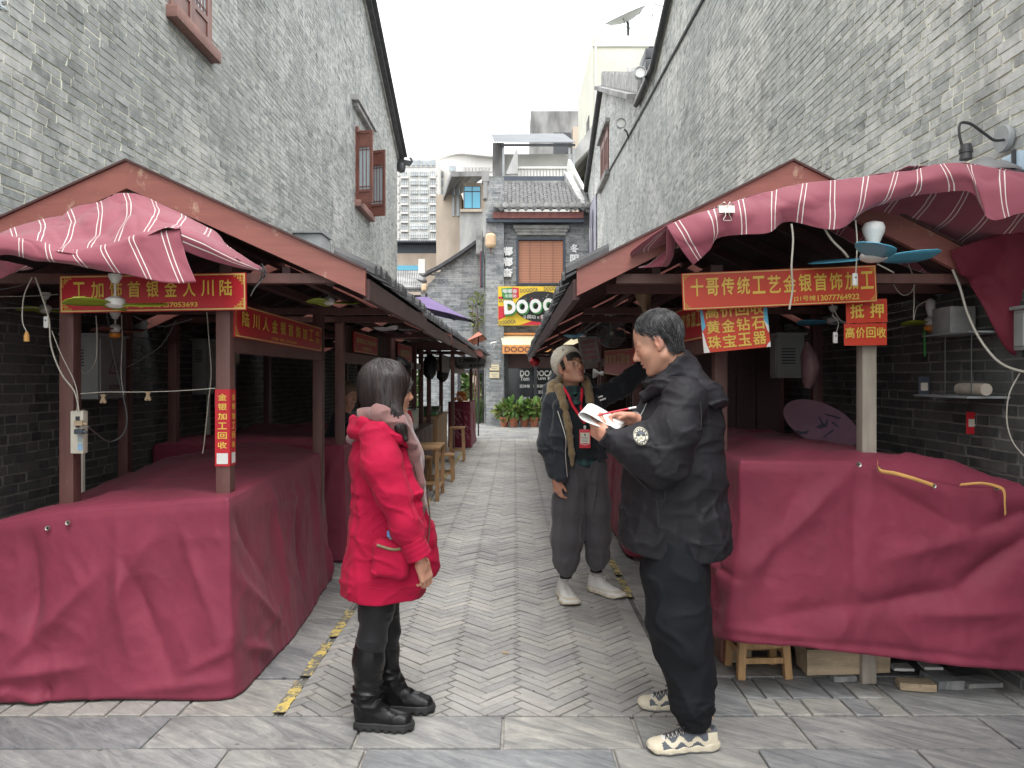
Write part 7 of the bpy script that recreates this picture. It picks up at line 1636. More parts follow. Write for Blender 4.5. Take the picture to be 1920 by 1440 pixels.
def hand_f(W, f, s, curls, thumb=(.5, .3), spread=1.0, sc=1.0, lens=(.072, .079, .073, .058)):
    """W wrist, f towards fingertips, s towards the thumb; curls: (a,b,c) per finger in degrees, closing to the palm"""
    W, f, s = A3(W), A3(f), A3(s); f /= np.linalg.norm(f); s = s-f*s.dot(f); s /= np.linalg.norm(s); n = np.cross(f, s); n = n*CH[0]
    prim = [('b', W+f*.048*sc, A3((.047, .039, .0145))*sc, np.stack([f, s, n], 1)), ('c', W-f*.05*sc, W+f*.02*sc, .024*sc, .027*sc, .02)]
    for i in range(4):
        o = (.028, .0095, -.0095, -.0275)[i]; p = W+(f*(.088, .092, .088, .080)[i]+s*o)*sc; ang = 0; sp = o*spread*3.0
        for j, fr_ in enumerate((.45, .30, .25)):
            ang += R(curls[i][j]); dv = (f*math.cos(ang)-n*math.sin(ang)); dv = dv+s*sp*(1 if j == 0 else .6); dv /= np.linalg.norm(dv); q = p+dv*lens[i]*fr_*sc; r0 = (.0092, .0083, .0074)[j]*sc*(1, 1.02, .97, .85)[i]; prim.append(('c', p, q, r0, r0*.9, .004)); p = q
    p = W+(f*.020+s*.026-n*.004)*sc; d1 = f*math.cos(thumb[0])+s*math.sin(thumb[0])-n*.35; d1 /= np.linalg.norm(d1); q = p+d1*.042*sc; prim.append(('c', p, q, .0135*sc, .0108*sc, .010))
    d2 = d1*math.cos(thumb[1])+(f*.7-n*.7-s*.25)*math.sin(thumb[1]); d2 /= np.linalg.norm(d2); q2 = q+d2*.036*sc; prim.append(('c', q, q2, .0102*sc, .0082*sc, .004))
    def F_(p):
        d = None
        for pr in prim:
            e = rbox(p, pr[1], pr[2], .013*sc, pr[3]) if pr[0] == 'b' else rc(p, pr[1], pr[2], pr[3], pr[4]); k = .008 if pr[0] == 'b' else pr[5]; d = e if d is None else smin(d, e, k)
        return d
    return F_, W+f*.06*sc
CH = [1]
def body(parent, pieces, coarse):
    """one mesh: fine head and hands plus the body under the clothes"""
    Vs, Fs, Cs, n = [], [], [], 0
    for f, lo, hi, h, tint in pieces+[(coarse[0], coarse[1], coarse[2], .016, None)]:
        V, Fc = mesh_sdf(f, lo, hi, h); C = tint(V) if tint is not None else np.tile(SK, (len(V), 1)); Vs.append(V); Fs.append(Fc+n); Cs.append(C); n += len(V)
    return mesh_obj('body', np.concatenate(Vs), np.concatenate(Fs), M['skin'], parent, smooth=True, col=np.concatenate(Cs))
def hand_tint(V): 
    C = np.tile(SK, (len(V), 1)); w = .35*(vnoise(V, 55)*.5+.5); C = C*(1-w[:, None])+A3((.62, .25, .19))*w[:, None]; return C
def strands(name, f, seeds, dirs, length, step, m, parent, r=.0011, off=.002, grav=0.0, jitter=.15, seed=0, lvar=.3, kind=None, drop=0.0, clump=.0, taper=.25, maxn=None):
    """hair strands crawling over the surface of f"""
    rs = np.random.RandomState(seed); p = seeds.copy(); N = len(p); L = length*(1-lvar*rs.rand(N)); nst = int(length/step)+1; d = dirs/np.linalg.norm(dirs, axis=1, keepdims=True); d = d+jitter*rs.randn(N, 3); o_ = off+.0025*rs.rand(N); P_ = []
    for k in range(nst+1):
        g = grad(f, p); dd = f(p)-o_; p = p-g*dd[:, None]*(1.0 if k == 0 else .8); P_.append(p.copy())
        d = d+A3((0, 0, -1))*grav; t = d-g*(d*g).sum(1, keepdims=True)*(1-drop); t /= np.linalg.norm(t, axis=1, keepdims=True)+1e-9; wob = np.stack([vnoise(p+seed, 14), vnoise(p+seed+3, 14), vnoise(p+seed+6, 14)], 1)*clump
        stp = np.minimum(step, np.maximum(0, L-k*step))[:, None]; d = t+wob; p = p+d*stp/np.linalg.norm(d, axis=1, keepdims=True)
    Q = np.stack(P_, 1); T = np.gradient(Q, axis=1); T /= np.linalg.norm(T, axis=2, keepdims=True)+1e-9; G = grad(f, Q.reshape(-1, 3)).reshape(Q.shape); S = np.cross(T, G); S /= np.linalg.norm(S, axis=2, keepdims=True)+1e-9; G = np.cross(S, T)
    w = r*(1-(1-taper)*np.linspace(0, 1, nst+1)**2)[None, :, None]; tri = [Q+S*w, Q-S*w, Q+G*w]; V = np.stack(tri, 2); m_ = nst+1
    base = np.arange(N)[:, None]*(m_*3); rows = np.arange(m_-1)[None]*3; b = (base+rows).ravel(); Fc = np.concatenate([np.stack([b+i, b+(i+1) % 3, b+(i+1) % 3+3, b+i+3], 1) for i in range(3)])
    o = mesh_obj(name, V.reshape(-1, 3), Fc, M[m], parent, smooth=True); o['kind'] = 'stuff'; return o
def scalp_points(n, fn, Rm, O, sc, seed=0):
    rs = np.random.RandomState(seed); out = []
    v = rs.randn(n*6, 3); v /= np.linalg.norm(v, axis=1, keepdims=True); q = v*A3((.098, .077, .090))+A3((-.012, 0, .030)); q = q[fn(q)][:n]; return O+(q*sc)@Rm.T, q
def local(Rm, O, sc): return lambda p: ((p-O)@Rm)/sc

# ---------------------------------------------------------------- MAN writing in the black parka (faces left)
MN = thing('person', 'man in black hooded parka and black trousers, writing in a notepad', 'person', (.66, 3.28, 0))
D0 = 3.27
def w(px, py, D=D0): return P(px, py, D)
yaw = R(17); pit = R(21)
fw = A3((-math.cos(yaw)*math.cos(pit), math.sin(yaw)*math.cos(pit), -math.sin(pit))); upv = A3((-math.cos(yaw)*math.sin(pit), math.sin(yaw)*math.sin(pit), math.cos(pit)))
Rm = frame(fw, upv); O = w(1233, 641, 3.26); sc = 1.07; lm = local(Rm, O, sc)
nk = w(1262, 702, 3.27)
def man_head(p): q = lm(p); d = head_f(q, 1.25, jaw=1.06)*sc; d = smin(d, rc(p, O+Rm@A3((-.025, 0, -.055)), nk, .058, .062), .03); return smin(d, rc(p, O+Rm@A3((-.04, 0, -.03)), nk+A3((.01, 0, .0)), .054, .060), .02)
def man_tint(p):
    q = lm(p); C = head_tint(q, .8, True, .12, (.45, .17, .15)); hl = (q[:, 2] > .035+.15*np.maximum(0, q[:, 0]-.03)-.0) & (q[:, 0] < .075)
    tm = np.exp(-(((q[:, 0]-.035)/.03)**2+((q[:, 2]-.02)/.03)**2))*(q[:, 0] < .07); w_ = np.clip(tm*.45, 0, .45)[:, None]; C = C*(1-w_)+A3((.22, .18, .16))*w_
    b = np.clip(((-q[:, 0]-.005)/.03), 0, 1)*np.clip((q[:, 2]+.055)/.02, 0, 1)*.75; return C*(1-b[:, None])+A3((.06, .05, .05))*b[:, None]
CH[0] = 1
# writing hand (far side) and holding hand (near side)
hR, cR = hand_f(w(1189, 786, 3.21), (-.86, -.10, .10), (-.20, -.80, .50), ((38, 62, 40), (52, 66, 42), (62, 70, 45), (66, 70, 45)), (.62, .55), .8, .98)
CH[0] = -1
hL, cL = hand_f(w(1141, 822, 3.10), (-.45, .42, .30), (-.2, -.35, .9), ((28, 45, 30), (35, 50, 30), (40, 52, 32), (44, 52, 34)), (.55, .3), .8, 1.0)
CH[0] = 1
def man_core(p): return smin(smin(chain(p, [(w(1284, 752, 3.08), .03), (w(1243, 866, 3.03), .03), (w(1141, 822, 3.10), .022)], .01), chain(p, [(w(1262, 752, 3.48), .03), (w(1238, 850, 3.50), .03), (w(1189, 786, 3.21), .02)], .01), .01), smin(rc(p, w(1284, 762, 3.10), w(1266, 762, 3.46), .04, .04), smin(rc(p, w(1270, 800, D0), w(1270, 960, D0), .09, .13), rc(p, w(1270, 960, D0), w(1280, 1230, 3.16), .10, .04), .05), .03), .03)
body(MN, [(man_head, O-A3((.19, .15, .20)), O+A3((.19, .15, .18)), .0032, man_tint), (hR, cR-.13, cR+.13, .0028, hand_tint), (hL, cL-.13, cL+.13, .0028, hand_tint)], (man_core, (.3, 2.9, .1), (.95, 3.6, 1.6)))
# hair
def man_scalp(p): return man_head(p)
hair_reg = lambda q: (q[:, 2] > .016+.95*np.maximum(0, q[:, 0])) & (q[:, 0] < .050) | ((q[:, 0] < -.032) & (q[:, 2] > -.052))
def hair_dir(q, Rm, fwd=.9, sw=.0):
    # combed back and down from the crown
    c = A3((-.03, 0, .12)); v = q-c; v[:, 0] *= 1.0; d = np.stack([np.where(q[:, 0] > -.02, -.15, -.3), np.sign(q[:, 1])*.25*np.ones(len(q)), -.9*np.ones(len(q))], 1); top = np.clip((q[:, 2]-.06)/.05, 0, 1)[:, None]; d = d*(1-top)+A3((.9, -.35, 0))*top; return d@Rm.T
S_, q_ = scalp_points(5200, hair_reg, Rm, O, sc, 3)
def man_hair(p): q = lm(p); d = ell(q, (-.013, 0, .031), (.1035, .0825, .0955))*sc; k = np.maximum(-(q[:, 2]-(.022+.95*np.maximum(0, q[:, 0]))), q[:, 0]-.046); k2 = np.maximum(q[:, 0]+.030, -(q[:, 2]+.045)); return smax(d-.0015*vnoise(p, 60), np.minimum(k, k2)*sc, .010)
garment('hair', man_hair, O-A3((.15, .12, .10)), O+A3((.15, .12, .17)), .0032, 'hair_m', MN)
strands('hair_strands', lambda p: smin(man_head(p), man_hair(p), .004), S_, hair_dir(q_, Rm), .034, .0085, 'hair_m', MN, .0009, .001, .25, .22, 1, clump=.3)
# parka
sh_n, el_n, wr_n = w(1284, 752, 3.08), w(1243, 866, 3.03), w(1146, 824, 3.08)
sh_f, el_f, wr_f = w(1262, 752, 3.48), w(1238, 850, 3.50), w(1199, 790, 3.26)
def parka(p):
    tor = chain(p, [(w(1272, 735, 3.28), .125), (w(1270, 800, 3.28), .185), (w(1264, 900, 3.28), .208), (w(1264, 1000, 3.27), .226), (w(1265, 1080, 3.27), .236)], .05)
    q = p-A3(w(1268, 860, 3.28)); tor = tor+.0
    wd = np.abs(p[:, 1]-3.28); tor = smax(tor, wd-.225, .06)
    tor = smin(tor, rc(p, sh_n, sh_f, .085, .085), .07)
    n = folds(p, (5, 4, 8), .008, 1)+folds(p+p[:, [2]]*A3((.5, 0, 0)), (10, 8, 13), .006, 7)+folds(p-p[:, [2]]*A3((.6, 0, 0)), (12, 9, 12), .006, 17)
    z = p[:, 2]; n = n+np.clip((1.2-z)/.3, 0, 1)*folds(p, (11, 9, 3.0), .006, 3)
    tor = tor-n
    # waist drawstring dent
    tor = tor+.008*np.exp(-((z-1.165)/.018)**2)*(p[:, 0] < .70)
    hem = w(0, 1030, 3.05)[2]; bot = .775+.028*np.clip(.1-(p[:, 0]-.60), 0, .3)/.3; bot = .752+.04*((p[:, 0]-.72)/.25)**2
    tor = smax(tor, -(z-bot), .008)
    a = limb(p, [(sh_n, .088), (w(1262, 812, 3.03), .094), (el_n, .094), (w(1200, 843, 3.04), .084), (wr_n, .050)], .05, .012, 13, 1, bend=((el_n, .10),))
    b = limb(p, [(sh_f, .085), (el_f, .080), (wr_f, .052)], .05, .012, 13, 4, bend=((el_f, .10),))
    a = a-folds(p+p[:, [2]]*A3((.8, 0, 0)), (9, 8, 13), .008, 27)-folds(p-p[:, [2]]*A3((.5, 0, 0)), (17, 15, 20), .005, 37)
    d = smin(smin(tor, a, .016), b, .03)
    return smax(d, -(rc(p, nk+A3((0, 0, -.03)), w(1246, 668, 3.26), .066, .080)), .012)
PK = garment('parka', parka, (.36, 2.88, .70), (1.02, 3.66, 1.50), .0075, 'parka_black', MN)
def hood(p):
    # sack of the hood lying on the back, its rim running forward into a stand-up collar
    d = ell(p, w(1322, 738, 3.28), (.094, .150, .056), np.array(Euler((0, R(-24), 0)).to_matrix()).T)
    d = smin(d, ell(p, w(1296, 712, 3.28), (.075, .125, .062), np.array(Euler((0, R(-40), 0)).to_matrix()).T), .05)
    q = (p-w(1259, 704, 3.275)); Rt = np.array(Euler((0, R(-38), 0)).to_matrix()); q = q@Rt; rad = np.hypot(q[:, 0]/1.12, q[:, 1]); col = np.hypot((rad-.088)/.8, np.maximum(np.abs(q[:, 2])-.034, 0))-.020
    d = smin(d, col, .035)
    d = smin(d, chain(p, [(w(1212, 744, 3.20), .024), (w(1240, 722, 3.150), .030), (w(1285, 728, 3.10), .034), (w(1335, 752, 3.15), .040)], .04), .04)
    n = folds(p, (8, 5, 16), .013, 2)+folds(p+p[:, [2]]*A3((.8, 0, 0)), (9, 10, 18), .007, 5)
    d = d-n; return smax(d, -rc(p, nk+A3((-.01, 0, -.06)), w(1241, 650, 3.26), .060, .078), .008)
garment('hood', hood, (.42, 3.02, 1.28), (1.0, 3.54, 1.66), .0065, 'parka_black', MN)
# collar front flap, cuffs, pocket, patch, zip
def cuff(a, b, r, m, name='cuff', par=None, th=.004):
    a, b = Vector(a), Vector(b); n = 10; return MB().tube([tuple(a.lerp(b, i/n)) for i in range(n+1)], [r+.0014*math.sin(i*2.2) for i in range(n+1)], 18).build(name, M[m], par or MN, smooth=True)
cuff(w(1151, 826, 3.08), w(1133, 815, 3.08), .043, 'parka_black'); cuff(w(1206, 792, 3.26), w(1195, 788, 3.235), .045, 'parka_black'); cuff(w(1197, 789, 3.24), w(1188, 786, 3.215), .033, 'conc_dark')
def on_surface(f, pts, off=.002, it=6, ymin=None):
    p = A3(pts)
    for _ in range(it): g = grad(f, p); p = p-g*(f(p)-off)[:, None]
    return p
def surf_patch(name, f, px, m, parent, D, off=.003, nu=10, nv=10, th=.002, shape=None):
    """quad patch given by 4 image corners cast on the near side of surface f"""
    (a, b, c, d) = [A3(w(*q, D)) for q in px]; g = []
    for j in range(nv):
        for i in range(nu):
            u, v = i/(nu-1), j/(nv-1)
            if shape: u, v = shape(u, v)
            q = (a*(1-u)+b*u)*(1-v)+(d*(1-u)+c*u)*v; g.append(q)
    p = A3(g)
    for _ in range(60):
        dd = f(p); p[:, 1] += np.clip(dd-off, -.02, .02)*.7
    o = mesh_obj(name, p, grid_faces(nv, nu), M[m], parent, smooth=True); md = o.modifiers.new('thickness', 'SOLIDIFY'); md.thickness = th*2; md.offset = 0; return o
for pts in ([(1176, 893), (1200, 895), (1225, 896), (1250, 894)], [(1176, 922), (1200, 931), (1225, 936), (1247, 936)], [(1250, 894), (1249, 915), (1247, 936)], [(1232, 938), (1236, 965), (1234, 985)]):
    wire('pocket_seam', on_surface(parka, [w(x, y, 3.06) for x, y in pts], .0008), .0022, M['knit_black'], MN, 30)
def disc(u, v): r = u; a = v*2*math.pi; return .5+.5*r*math.cos(a), .5+.5*r*math.sin(a)
PX = [(1197, 806), (1225, 805), (1225, 838), (1197, 839)]
def armf(p): return parka(p)
surf_patch('sleeve_patch', armf, PX, 'patch', MN, 2.85, .0035, 8, 28, .0015, disc)
def ringsh(r0, r1): return lambda u, v: disc(r0+(r1-r0)*u, v)
surf_patch('patch_ring', armf, PX, 'knit_black', MN, 2.85, .0060, 3, 40, .0008, ringsh(.90, .95)); surf_patch('patch_ring', armf, PX, 'knit_black', MN, 2.85, .0060, 3, 40, .0008, ringsh(.56, .62))
surf_patch('patch_field', armf, PX, 'shoe_grey', MN, 2.85, .0060, 3, 26, .0008, lambda u, v: (.5+.27*(2*v-1), .5-.02-.26*u*math.sqrt(max(0, 1-(2*v-1)**2))))
for (x, y, s) in ((.40, .56, .16), (.60, .60, .13), (.5, .48, .2)): surf_patch('patch_mountain', armf, PX, 'patch', MN, 2.85, .0072, 4, 4, .0006, lambda u, v: (x+s*(u-.5)*(v), y-s*.5+s*v))
for k in range(14):
    a_ = k/14*2*math.pi; surf_patch('patch_mark', armf, PX, 'knit_black', MN, 2.85, .0068, 2, 2, .0006, lambda u, v: disc(.70+.12*u, (k+.15+.5*v)/14)) if k % 7 not in (0,) else None
wire('jacket_zip', on_surface(parka, [w(1206, 735+i*9, 3.20) for i in range(7)], .004), .0022, M['greymetal'], MN)
wire('seam', on_surface(parka, [w(1310, 755, 3.0), w(1308, 800, 3.0), w(1300, 850, 3.0), w(1280, 910, 3.02)], .0005), .0018, M['knit_black'], MN, 30)
# trousers
def pants(p):
    n_ = lambda s: .0
    a = limb(p, [(w(1266, 1000, 3.20), .132), (w(1267, 1080, 3.17), .130), (w(1272, 1160, 3.14), .120), (w(1282, 1215, 3.13), .106), (w(1293, 1262, 3.12), .088), (w(1298, 1310, 3.11), .078), (w(1300, 1348, 3.11), .062)], .05, .010, 12, 2, bend=((w(1298, 1338, 3.1), .09), (w(1278, 1190, 3.13), .10)))
    b = limb(p, [(w(1255, 1000, 3.34), .13), (w(1262, 1120, 3.40), .112), (w(1275, 1200, 3.44), .090), (w(1282, 1275, 3.47), .066), (w(1284, 1300, 3.47), .058)], .05, .006, 12, 6, bend=((w(1283, 1290, 3.47), .09),))
    d = smin(a, b, .012); d = d-folds(p+p[:, [2]]*A3((.5, 0, 0)), (8, 8, 5), .010, 6)-np.exp(-((p[:, 2]-.17)/.07)**2)*folds(p, (9, 9, 28), .012, 9)
    return smax(d, p[:, 2]-.86, .01)
garment('trousers', pants, (.42, 2.88, .03), (.92, 3.66, .90), .0075, 'pant_black', MN)
wire('pocket_zip', on_surface(pants, [w(1207, 1030, 3.02), w(1211, 1036, 3.02), w(1215, 1043, 3.02)], .003), .003, M['white'], MN)
MB().lathe([(0, 0), (.007, 0), (.007, .012), (0, .012)], tuple(w(1334, 1345, 3.08)), 10).build('toggle', M['strap'], MN)
# trainers
def shoe(parent, heel, ang, L=.285, zones='runner', m=('shoe_white', 'shoe_cream', 'shoe_grey'), W=.050, hi=.0, side=-1):
    """trainer: heel point on the ground, ang = pointing direction in plan"""
    f = A3((math.cos(ang), math.sin(ang), 0)); s = A3((-math.sin(ang), math.cos(ang), 0)); Rm_ = np.stack([f, s, A3((0, 0, 1))], 1); H = A3(heel)
    lo = lambda p: (p-H)@Rm_
    def wid(x): return np.interp(x, [0, .04, .12, .20, .255, .285], [.60, .74, .74, 1.0, .86, .45])*W*L/.285
    def up(p):
        q = lo(p); x = q[:, 0]/L*.285; ht = np.interp(x, [-.01, .03, .08, .13, .18, .23, .28], [.096+hi, .100+hi, .098+hi, .082, .062, .052, .040]); yy = np.abs(q[:, 1])/(wid(x)); zz = (q[:, 2]-.02)/(ht-.02+1e-6)
        e = np.sqrt(yy**2+np.clip(zz, 0, 9)**2.4)-1; d = e*.038; d = smax(d, -(q[:, 0]-.004), .012); d = smax(d, q[:, 0]-L+.008, .02); d = smax(d, .018-q[:, 2], .004)
        op = ell(q, (.055*L/.285, 0, .115+hi), (.048, .034, .05)); d = smax(d, -op, .006); return d
    def so(p):
        q = lo(p); x = q[:, 0]/L*.285; yy = np.abs(q[:, 1])-wid(x)*1.10; top = np.interp(x, [0, .04, .12, .2, .285], [.043, .036, .031, .028, .030]); bot = np.interp(x, [-.01, .02, .12, .23, .285], [.012, .002, .003, .001, .018])
        d = smax(yy, np.maximum(q[:, 2]-top, bot-q[:, 2]), .008); d = smax(d, np.maximum(-q[:, 0]-.006, q[:, 0]-L-.004), .02); return d+.0022*np.sin(q[:, 0]*115)*(np.abs(q[:, 2]-.02) < .016)
    c = H+f*L/2
    V, Fc = mesh_sdf(up, c-A3((.22, .22, .05))+A3((0, 0, .05)), c+A3((.22, .22, .17+hi)), .0042); fc = V[Fc].mean(1); q = lo(fc); x, z = q[:, 0]/L, q[:, 2]; idx = np.zeros(len(Fc), int)
    if zones == 'runner':
        idx[:] = 2; tip = (x > .80) & (z < .052); heel_ = (x < .16) & (z < .08); band = np.abs(z-(.038+.020*np.sin(x*14+.3)**2)) < .009; stripe = np.abs(z-(.03+.9*(x-.35)*(.20))) < .0
        idx[tip | heel_ | band] = 1; idx[(np.abs(q[:, 1]) < .018) & (x > .40) & (x < .78)] = 0; idx[(z > .078) & (x < .4)] = 2
    else: idx[:] = 0; idx[(np.abs(z-.045) < .004)] = 1
    mesh_obj('shoe', V, Fc, None, parent, smooth=True, mats=[M[k] for k in m], fmat=idx)
    V, Fc = mesh_sdf(so, c-A3((.22, .22, .05)), c+A3((.22, .22, .07)), .0045); idx = (V[Fc].mean(1)[:, 2] < .011).astype(int); mesh_obj('sole', V, Fc, None, parent, smooth=True, mats=[M[m[1]], M['conc_dark']], fmat=idx)
    mb = MB()
    for i in range(6):
        x = (.42+.055*i)*L; z = np.interp(x/L*.285, [.08, .13, .18, .23], [.100, .086, .066, .056])+.004; hw = .024-.001*i
        for sg in (-1, 1): p0, p1 = H+Rm_@A3((x, -hw*sg, z-.012)), H+Rm_@A3((x+.012, hw*sg, z-.012)); mid = H+Rm_@A3((x+.006, 0, z+.003)); mb.tube([tuple(p0), tuple(mid), tuple(p1)], .0026, 5)
    bx_, bz = .36*L, .108+hi*.6
    for sg in (-1, 1): q0 = H+Rm_@A3((bx_+.02, 0, bz-.012)); mb.tube([tuple(q0), tuple(H+Rm_@A3((bx_+.03, .02*sg, bz))), tuple(H+Rm_@A3((bx_+.055, .026*sg, bz-.02))), tuple(H+Rm_@A3((bx_+.03, .006*sg, bz-.012)))], .0024, 5)
    mb.build('laces', M['knit_black' if zones == 'runner' else 'shoe_white'], parent, smooth=True)
shoe(MN, (w(1345, 0, 3.11)[0], 3.11, 0), R(184), .295); shoe(MN, (w(1340, 0, 3.47)[0]-.06, 3.47, 0), R(172), .29)
for (px, py, D) in ((1298, 1372, 3.11),): MB().tube([tuple(w(px, py-30, D)), tuple(w(px-2, py-4, D))], [.045, .042], 14).build('sock', M['legging'], MN, smooth=True)
MB().tube([tuple(w(1284, 1290, 3.47)), tuple(w(1282, 1316, 3.47))], [.042, .040], 14).build('sock', M['legging'], MN, smooth=True)
# notepad and pen (held: top-level things)
NB = thing('notepad', 'white notepad with pages folded over, held open by the man in black', 'notepad', tuple(w(1125, 785, 3.2)))
pr_ = [(1158, 806), (1132, 793), (1106, 778), (1092, 773), (1085, 778), (1092, 787), (1112, 796), (1136, 803), (1158, 808)]
awning('page', NB, [[(x, y, 3.10) for x, y in pr_], [(x+6, y-6, 3.14) for x, y in pr_], [(x+15, y-13-(3 if i < 5 else -2), 3.20) for i, (x, y) in enumerate(pr_)]], 60, 16, m='paper', wr=.0008)
mb = MB()
for i in range(7): mb.tube([tuple(w(1110+i*6, 777+i*3.6, 3.128)+A3((0, 0, .0015))), tuple(w(1116+i*6, 770+i*3.6, 3.165)+A3((0, 0, .0015)))], .0006, 3)
mb.build('written_line', M['glass_blue'], NB)
PN = thing('pen', 'red ballpoint pen with white end in the writing hand', 'pen', tuple(w(1150, 770, 3.2)))
a, b = Vector(w(1186, 765, 3.13)), Vector(w(1118, 779, 3.12)); MB().tube([tuple(a.lerp(b, t)) for t in (0, .12, .121, .9, 1)], [.0045, .0045, .0042, .0040, .0008], 10).build('barrel', M['crimson_s'], PN, smooth=True); MB().tube([tuple(a.lerp(b, -.10)), tuple(a.lerp(b, .11))], .0048, 10).build('cap', M['white'], PN, smooth=True)
# ---------------------------------------------------------------- WOMAN in the red parka (faces right)
WM = thing('person', 'woman in bright red hooded parka, black leggings and tall black boots, facing right', 'person', (-.54, 3.37, 0))
DW = 3.37
def v(px, py, D=DW): return P(px, py, D)
yaw = R(27); fw = A3((math.cos(yaw), math.sin(yaw), -.02)); Rw = frame(fw, (0, 0, 1)); Ow = v(730, 731, 3.37); scw = .98; lw = local(Rw, Ow, scw)
nkw = v(722, 790, 3.37)
def wom_head(p): q = lw(p); return smin(head_f(q, .8, jaw=.92)*scw, rc(p, Ow+Rw@A3((-.02, 0, -.06)), nkw, .048, .055), .03)
def wom_tint(p): q = lw(p); return head_tint(q, .8, False, 0, (.50, .13, .13), eye=0)
hW, cW = hand_f(v(790, 1052, 3.20), (.25, .15, -.95), (.55, .80, .2), ((22, 30, 20), (28, 34, 22), (32, 38, 24), (36, 40, 26)), (.5, .3), .7, .92)
def wom_core(p): return smin(smin(chain(p, [(v(708, 818, 3.235), .03), (v(734, 925, 3.18), .03), (v(782, 1032, 3.18), .022), (v(790, 1052, 3.20), .02)], .01), rc(p, v(708, 818, 3.235), v(722, 812, 3.40), .04, .04), .02), smin(rc(p, v(718, 840), v(722, 1000), .07, .10), rc(p, v(722, 1000), v(712, 1090, 3.35), .08, .04), .05), .03)
body(WM, [(wom_head, Ow-A3((.17, .17, .17)), Ow+A3((.19, .19, .16)), .0032, wom_tint), (hW, cW-.12, cW+.12, .003, hand_tint)], (wom_core, (-.8, 3.05, .3), (-.3, 3.6, 1.5)))
# hair: a full bob swept to the front, longer locks over the chest
def wom_hair(p):
    q = lw(p); d = ell(q, (-.016, 0, .026), (.109, .092, .104))*scw
    d = smin(d, chain(p, [(v(712, 715, 3.35), .085), (v(712, 752, 3.34), .072), (v(716, 786, 3.34), .045)], .04), .05)
    d = smin(d, chain(p, [(v(730, 715, 3.30), .056), (v(731, 750, 3.285), .046), (v(739, 778, 3.245), .032), (v(750, 802, 3.215), .020), (v(761, 824, 3.20), .008)], .03), .03)
    d = smin(d, chain(p, [(v(722, 730, 3.285), .045), (v(722, 765, 3.28), .040), (v(733, 785, 3.27), .025)], .03), .03)
    face = ell(q, (.095, .0, -.035), (.068, .080, .100))*scw; d = smax(d, -face, .010)
    d = smax(d, -(ell(q, (.12, 0, .02), (.045, .05, .05))*scw), .01)
    return d-.0020*vnoise(p*A3((1, 1, .12)), 130)-.003*vnoise(p*A3((1, 1, .25)), 34)
garment('hair', wom_hair, (-.85, 3.12, 1.20), (-.36, 3.60, 1.64), .0045, 'hair_w', WM)
rs = np.random.RandomState(2); vv = rs.randn(26000, 3); vv /= np.linalg.norm(vv, axis=1, keepdims=True); vv[:, 2] = np.abs(vv[:, 2]); qv = vv*A3((.109, .092, .104))+A3((-.016, 0, .026)); qv = qv[(qv[:, 0] < .075) & (qv[:, 1] < .06)][:6500]
dd = np.stack([.25*(qv[:, 0]+.0)/.1, qv[:, 1]/.06, -1.2*np.ones(len(qv))], 1)@Rw.T; dd[:, 0] += .06
strands('hair_strands', wom_hair, Ow+(qv*scw)@Rw.T, dd, .28, .018, 'hair_w', WM, .0012, .0006, .22, .05, 4, lvar=.60, clump=.10, drop=.05)
fr_q = A3([(.050+.02*rs.rand(), -.070+.12*rs.rand(), .075+.02*rs.rand()) for _ in range(260)])
strands('fringe', lambda p: smin(wom_hair(p), wom_head(p), .01), Ow+(fr_q*scw)@Rw.T, np.tile(Rw@A3((.5, .05, -.6)), (260, 1)), .075, .010, 'hair_w', WM, .0011, .001, .45, .05, 6, lvar=.3, clump=.12)
# parka
shw, elw, wrw = v(708, 818, 3.235), v(734, 925, 3.18), v(782, 1032, 3.18)
shf = v(722, 812, 3.50); elf = v(752, 945, 3.58); wrf = v(800, 1030, 3.54)
def wparka(p):
    z = p[:, 2]
    tor = chain(p, [(v(712, 812), .100), (v(714, 860), .124), (v(720, 935), .132), (v(723, 1010), .156), (v(722, 1080), .174), (v(721, 1150), .186)], .05)
    tor = smax(tor, np.abs(p[:, 1]-3.37)-.185, .06)
    fr = chain(p, [(v(775, 850, 3.40), .035), (v(786, 930, 3.42), .045), (v(798, 1010, 3.44), .045), (v(808, 1062, 3.47), .040)], .03)
    tor = smin(tor, fr, .05); tor = smin(tor, chain(p, [(v(748, 850, 3.27), .030), (v(768, 925, 3.26), .045), (v(776, 1000, 3.26), .050), (v(778, 1090, 3.26), .050)], .03), .04)
    cinch = np.exp(-((z-(.985))/.016)**2); n = folds(p, (6, 5, 9), .006, 4)+folds(p-p[:, [2]]*A3((.5, 0, 0)), (13, 11, 16), .006, 9)+np.clip((1.0-z)/.12, 0, 1)*folds(p, (13, 11, 3.0), .007, 3)+np.exp(-((z-.985)/.045)**2)*folds(p, (42, 36, 5), .010, 8)
    tor = tor-n+.010*cinch
    bot = .552+.10*np.clip((p[:, 0]+.405)/.10, 0, 1)**1.3+.006*np.sin(p[:, 0]*24); tor = smax(tor, bot-z, .006)
    a = limb(p, [(shw, .074), (v(716, 870, 3.19), .073), (elw, .066), (v(760, 985, 3.17), .056), (wrw, .048)], .05, .011, 13, 11, bend=((elw, .10),)); b = limb(p, [(shf, .072), (elf, .062), (wrf, .050)], .05, .010, 15, 14)
    a = smax(a, (p-v(786, 1042, 3.18))@(A3(wrw-elw)/np.linalg.norm(wrw-elw)), .006); b = smax(b, (p-v(803, 1042, 3.54))@(A3(wrf-elf)/np.linalg.norm(wrf-elf)), .006)
    d = smin(smin(tor, b, .03), a-folds(p+p[:, [2]]*A3((.7, 0, 0)), (11, 10, 15), .006, 27), .012)
    return smax(d, -chain(p, [(v(768, 830, 3.37), .060), (v(800, 890, 3.40), .050), (v(815, 960, 3.44), .045)], .03), .008)
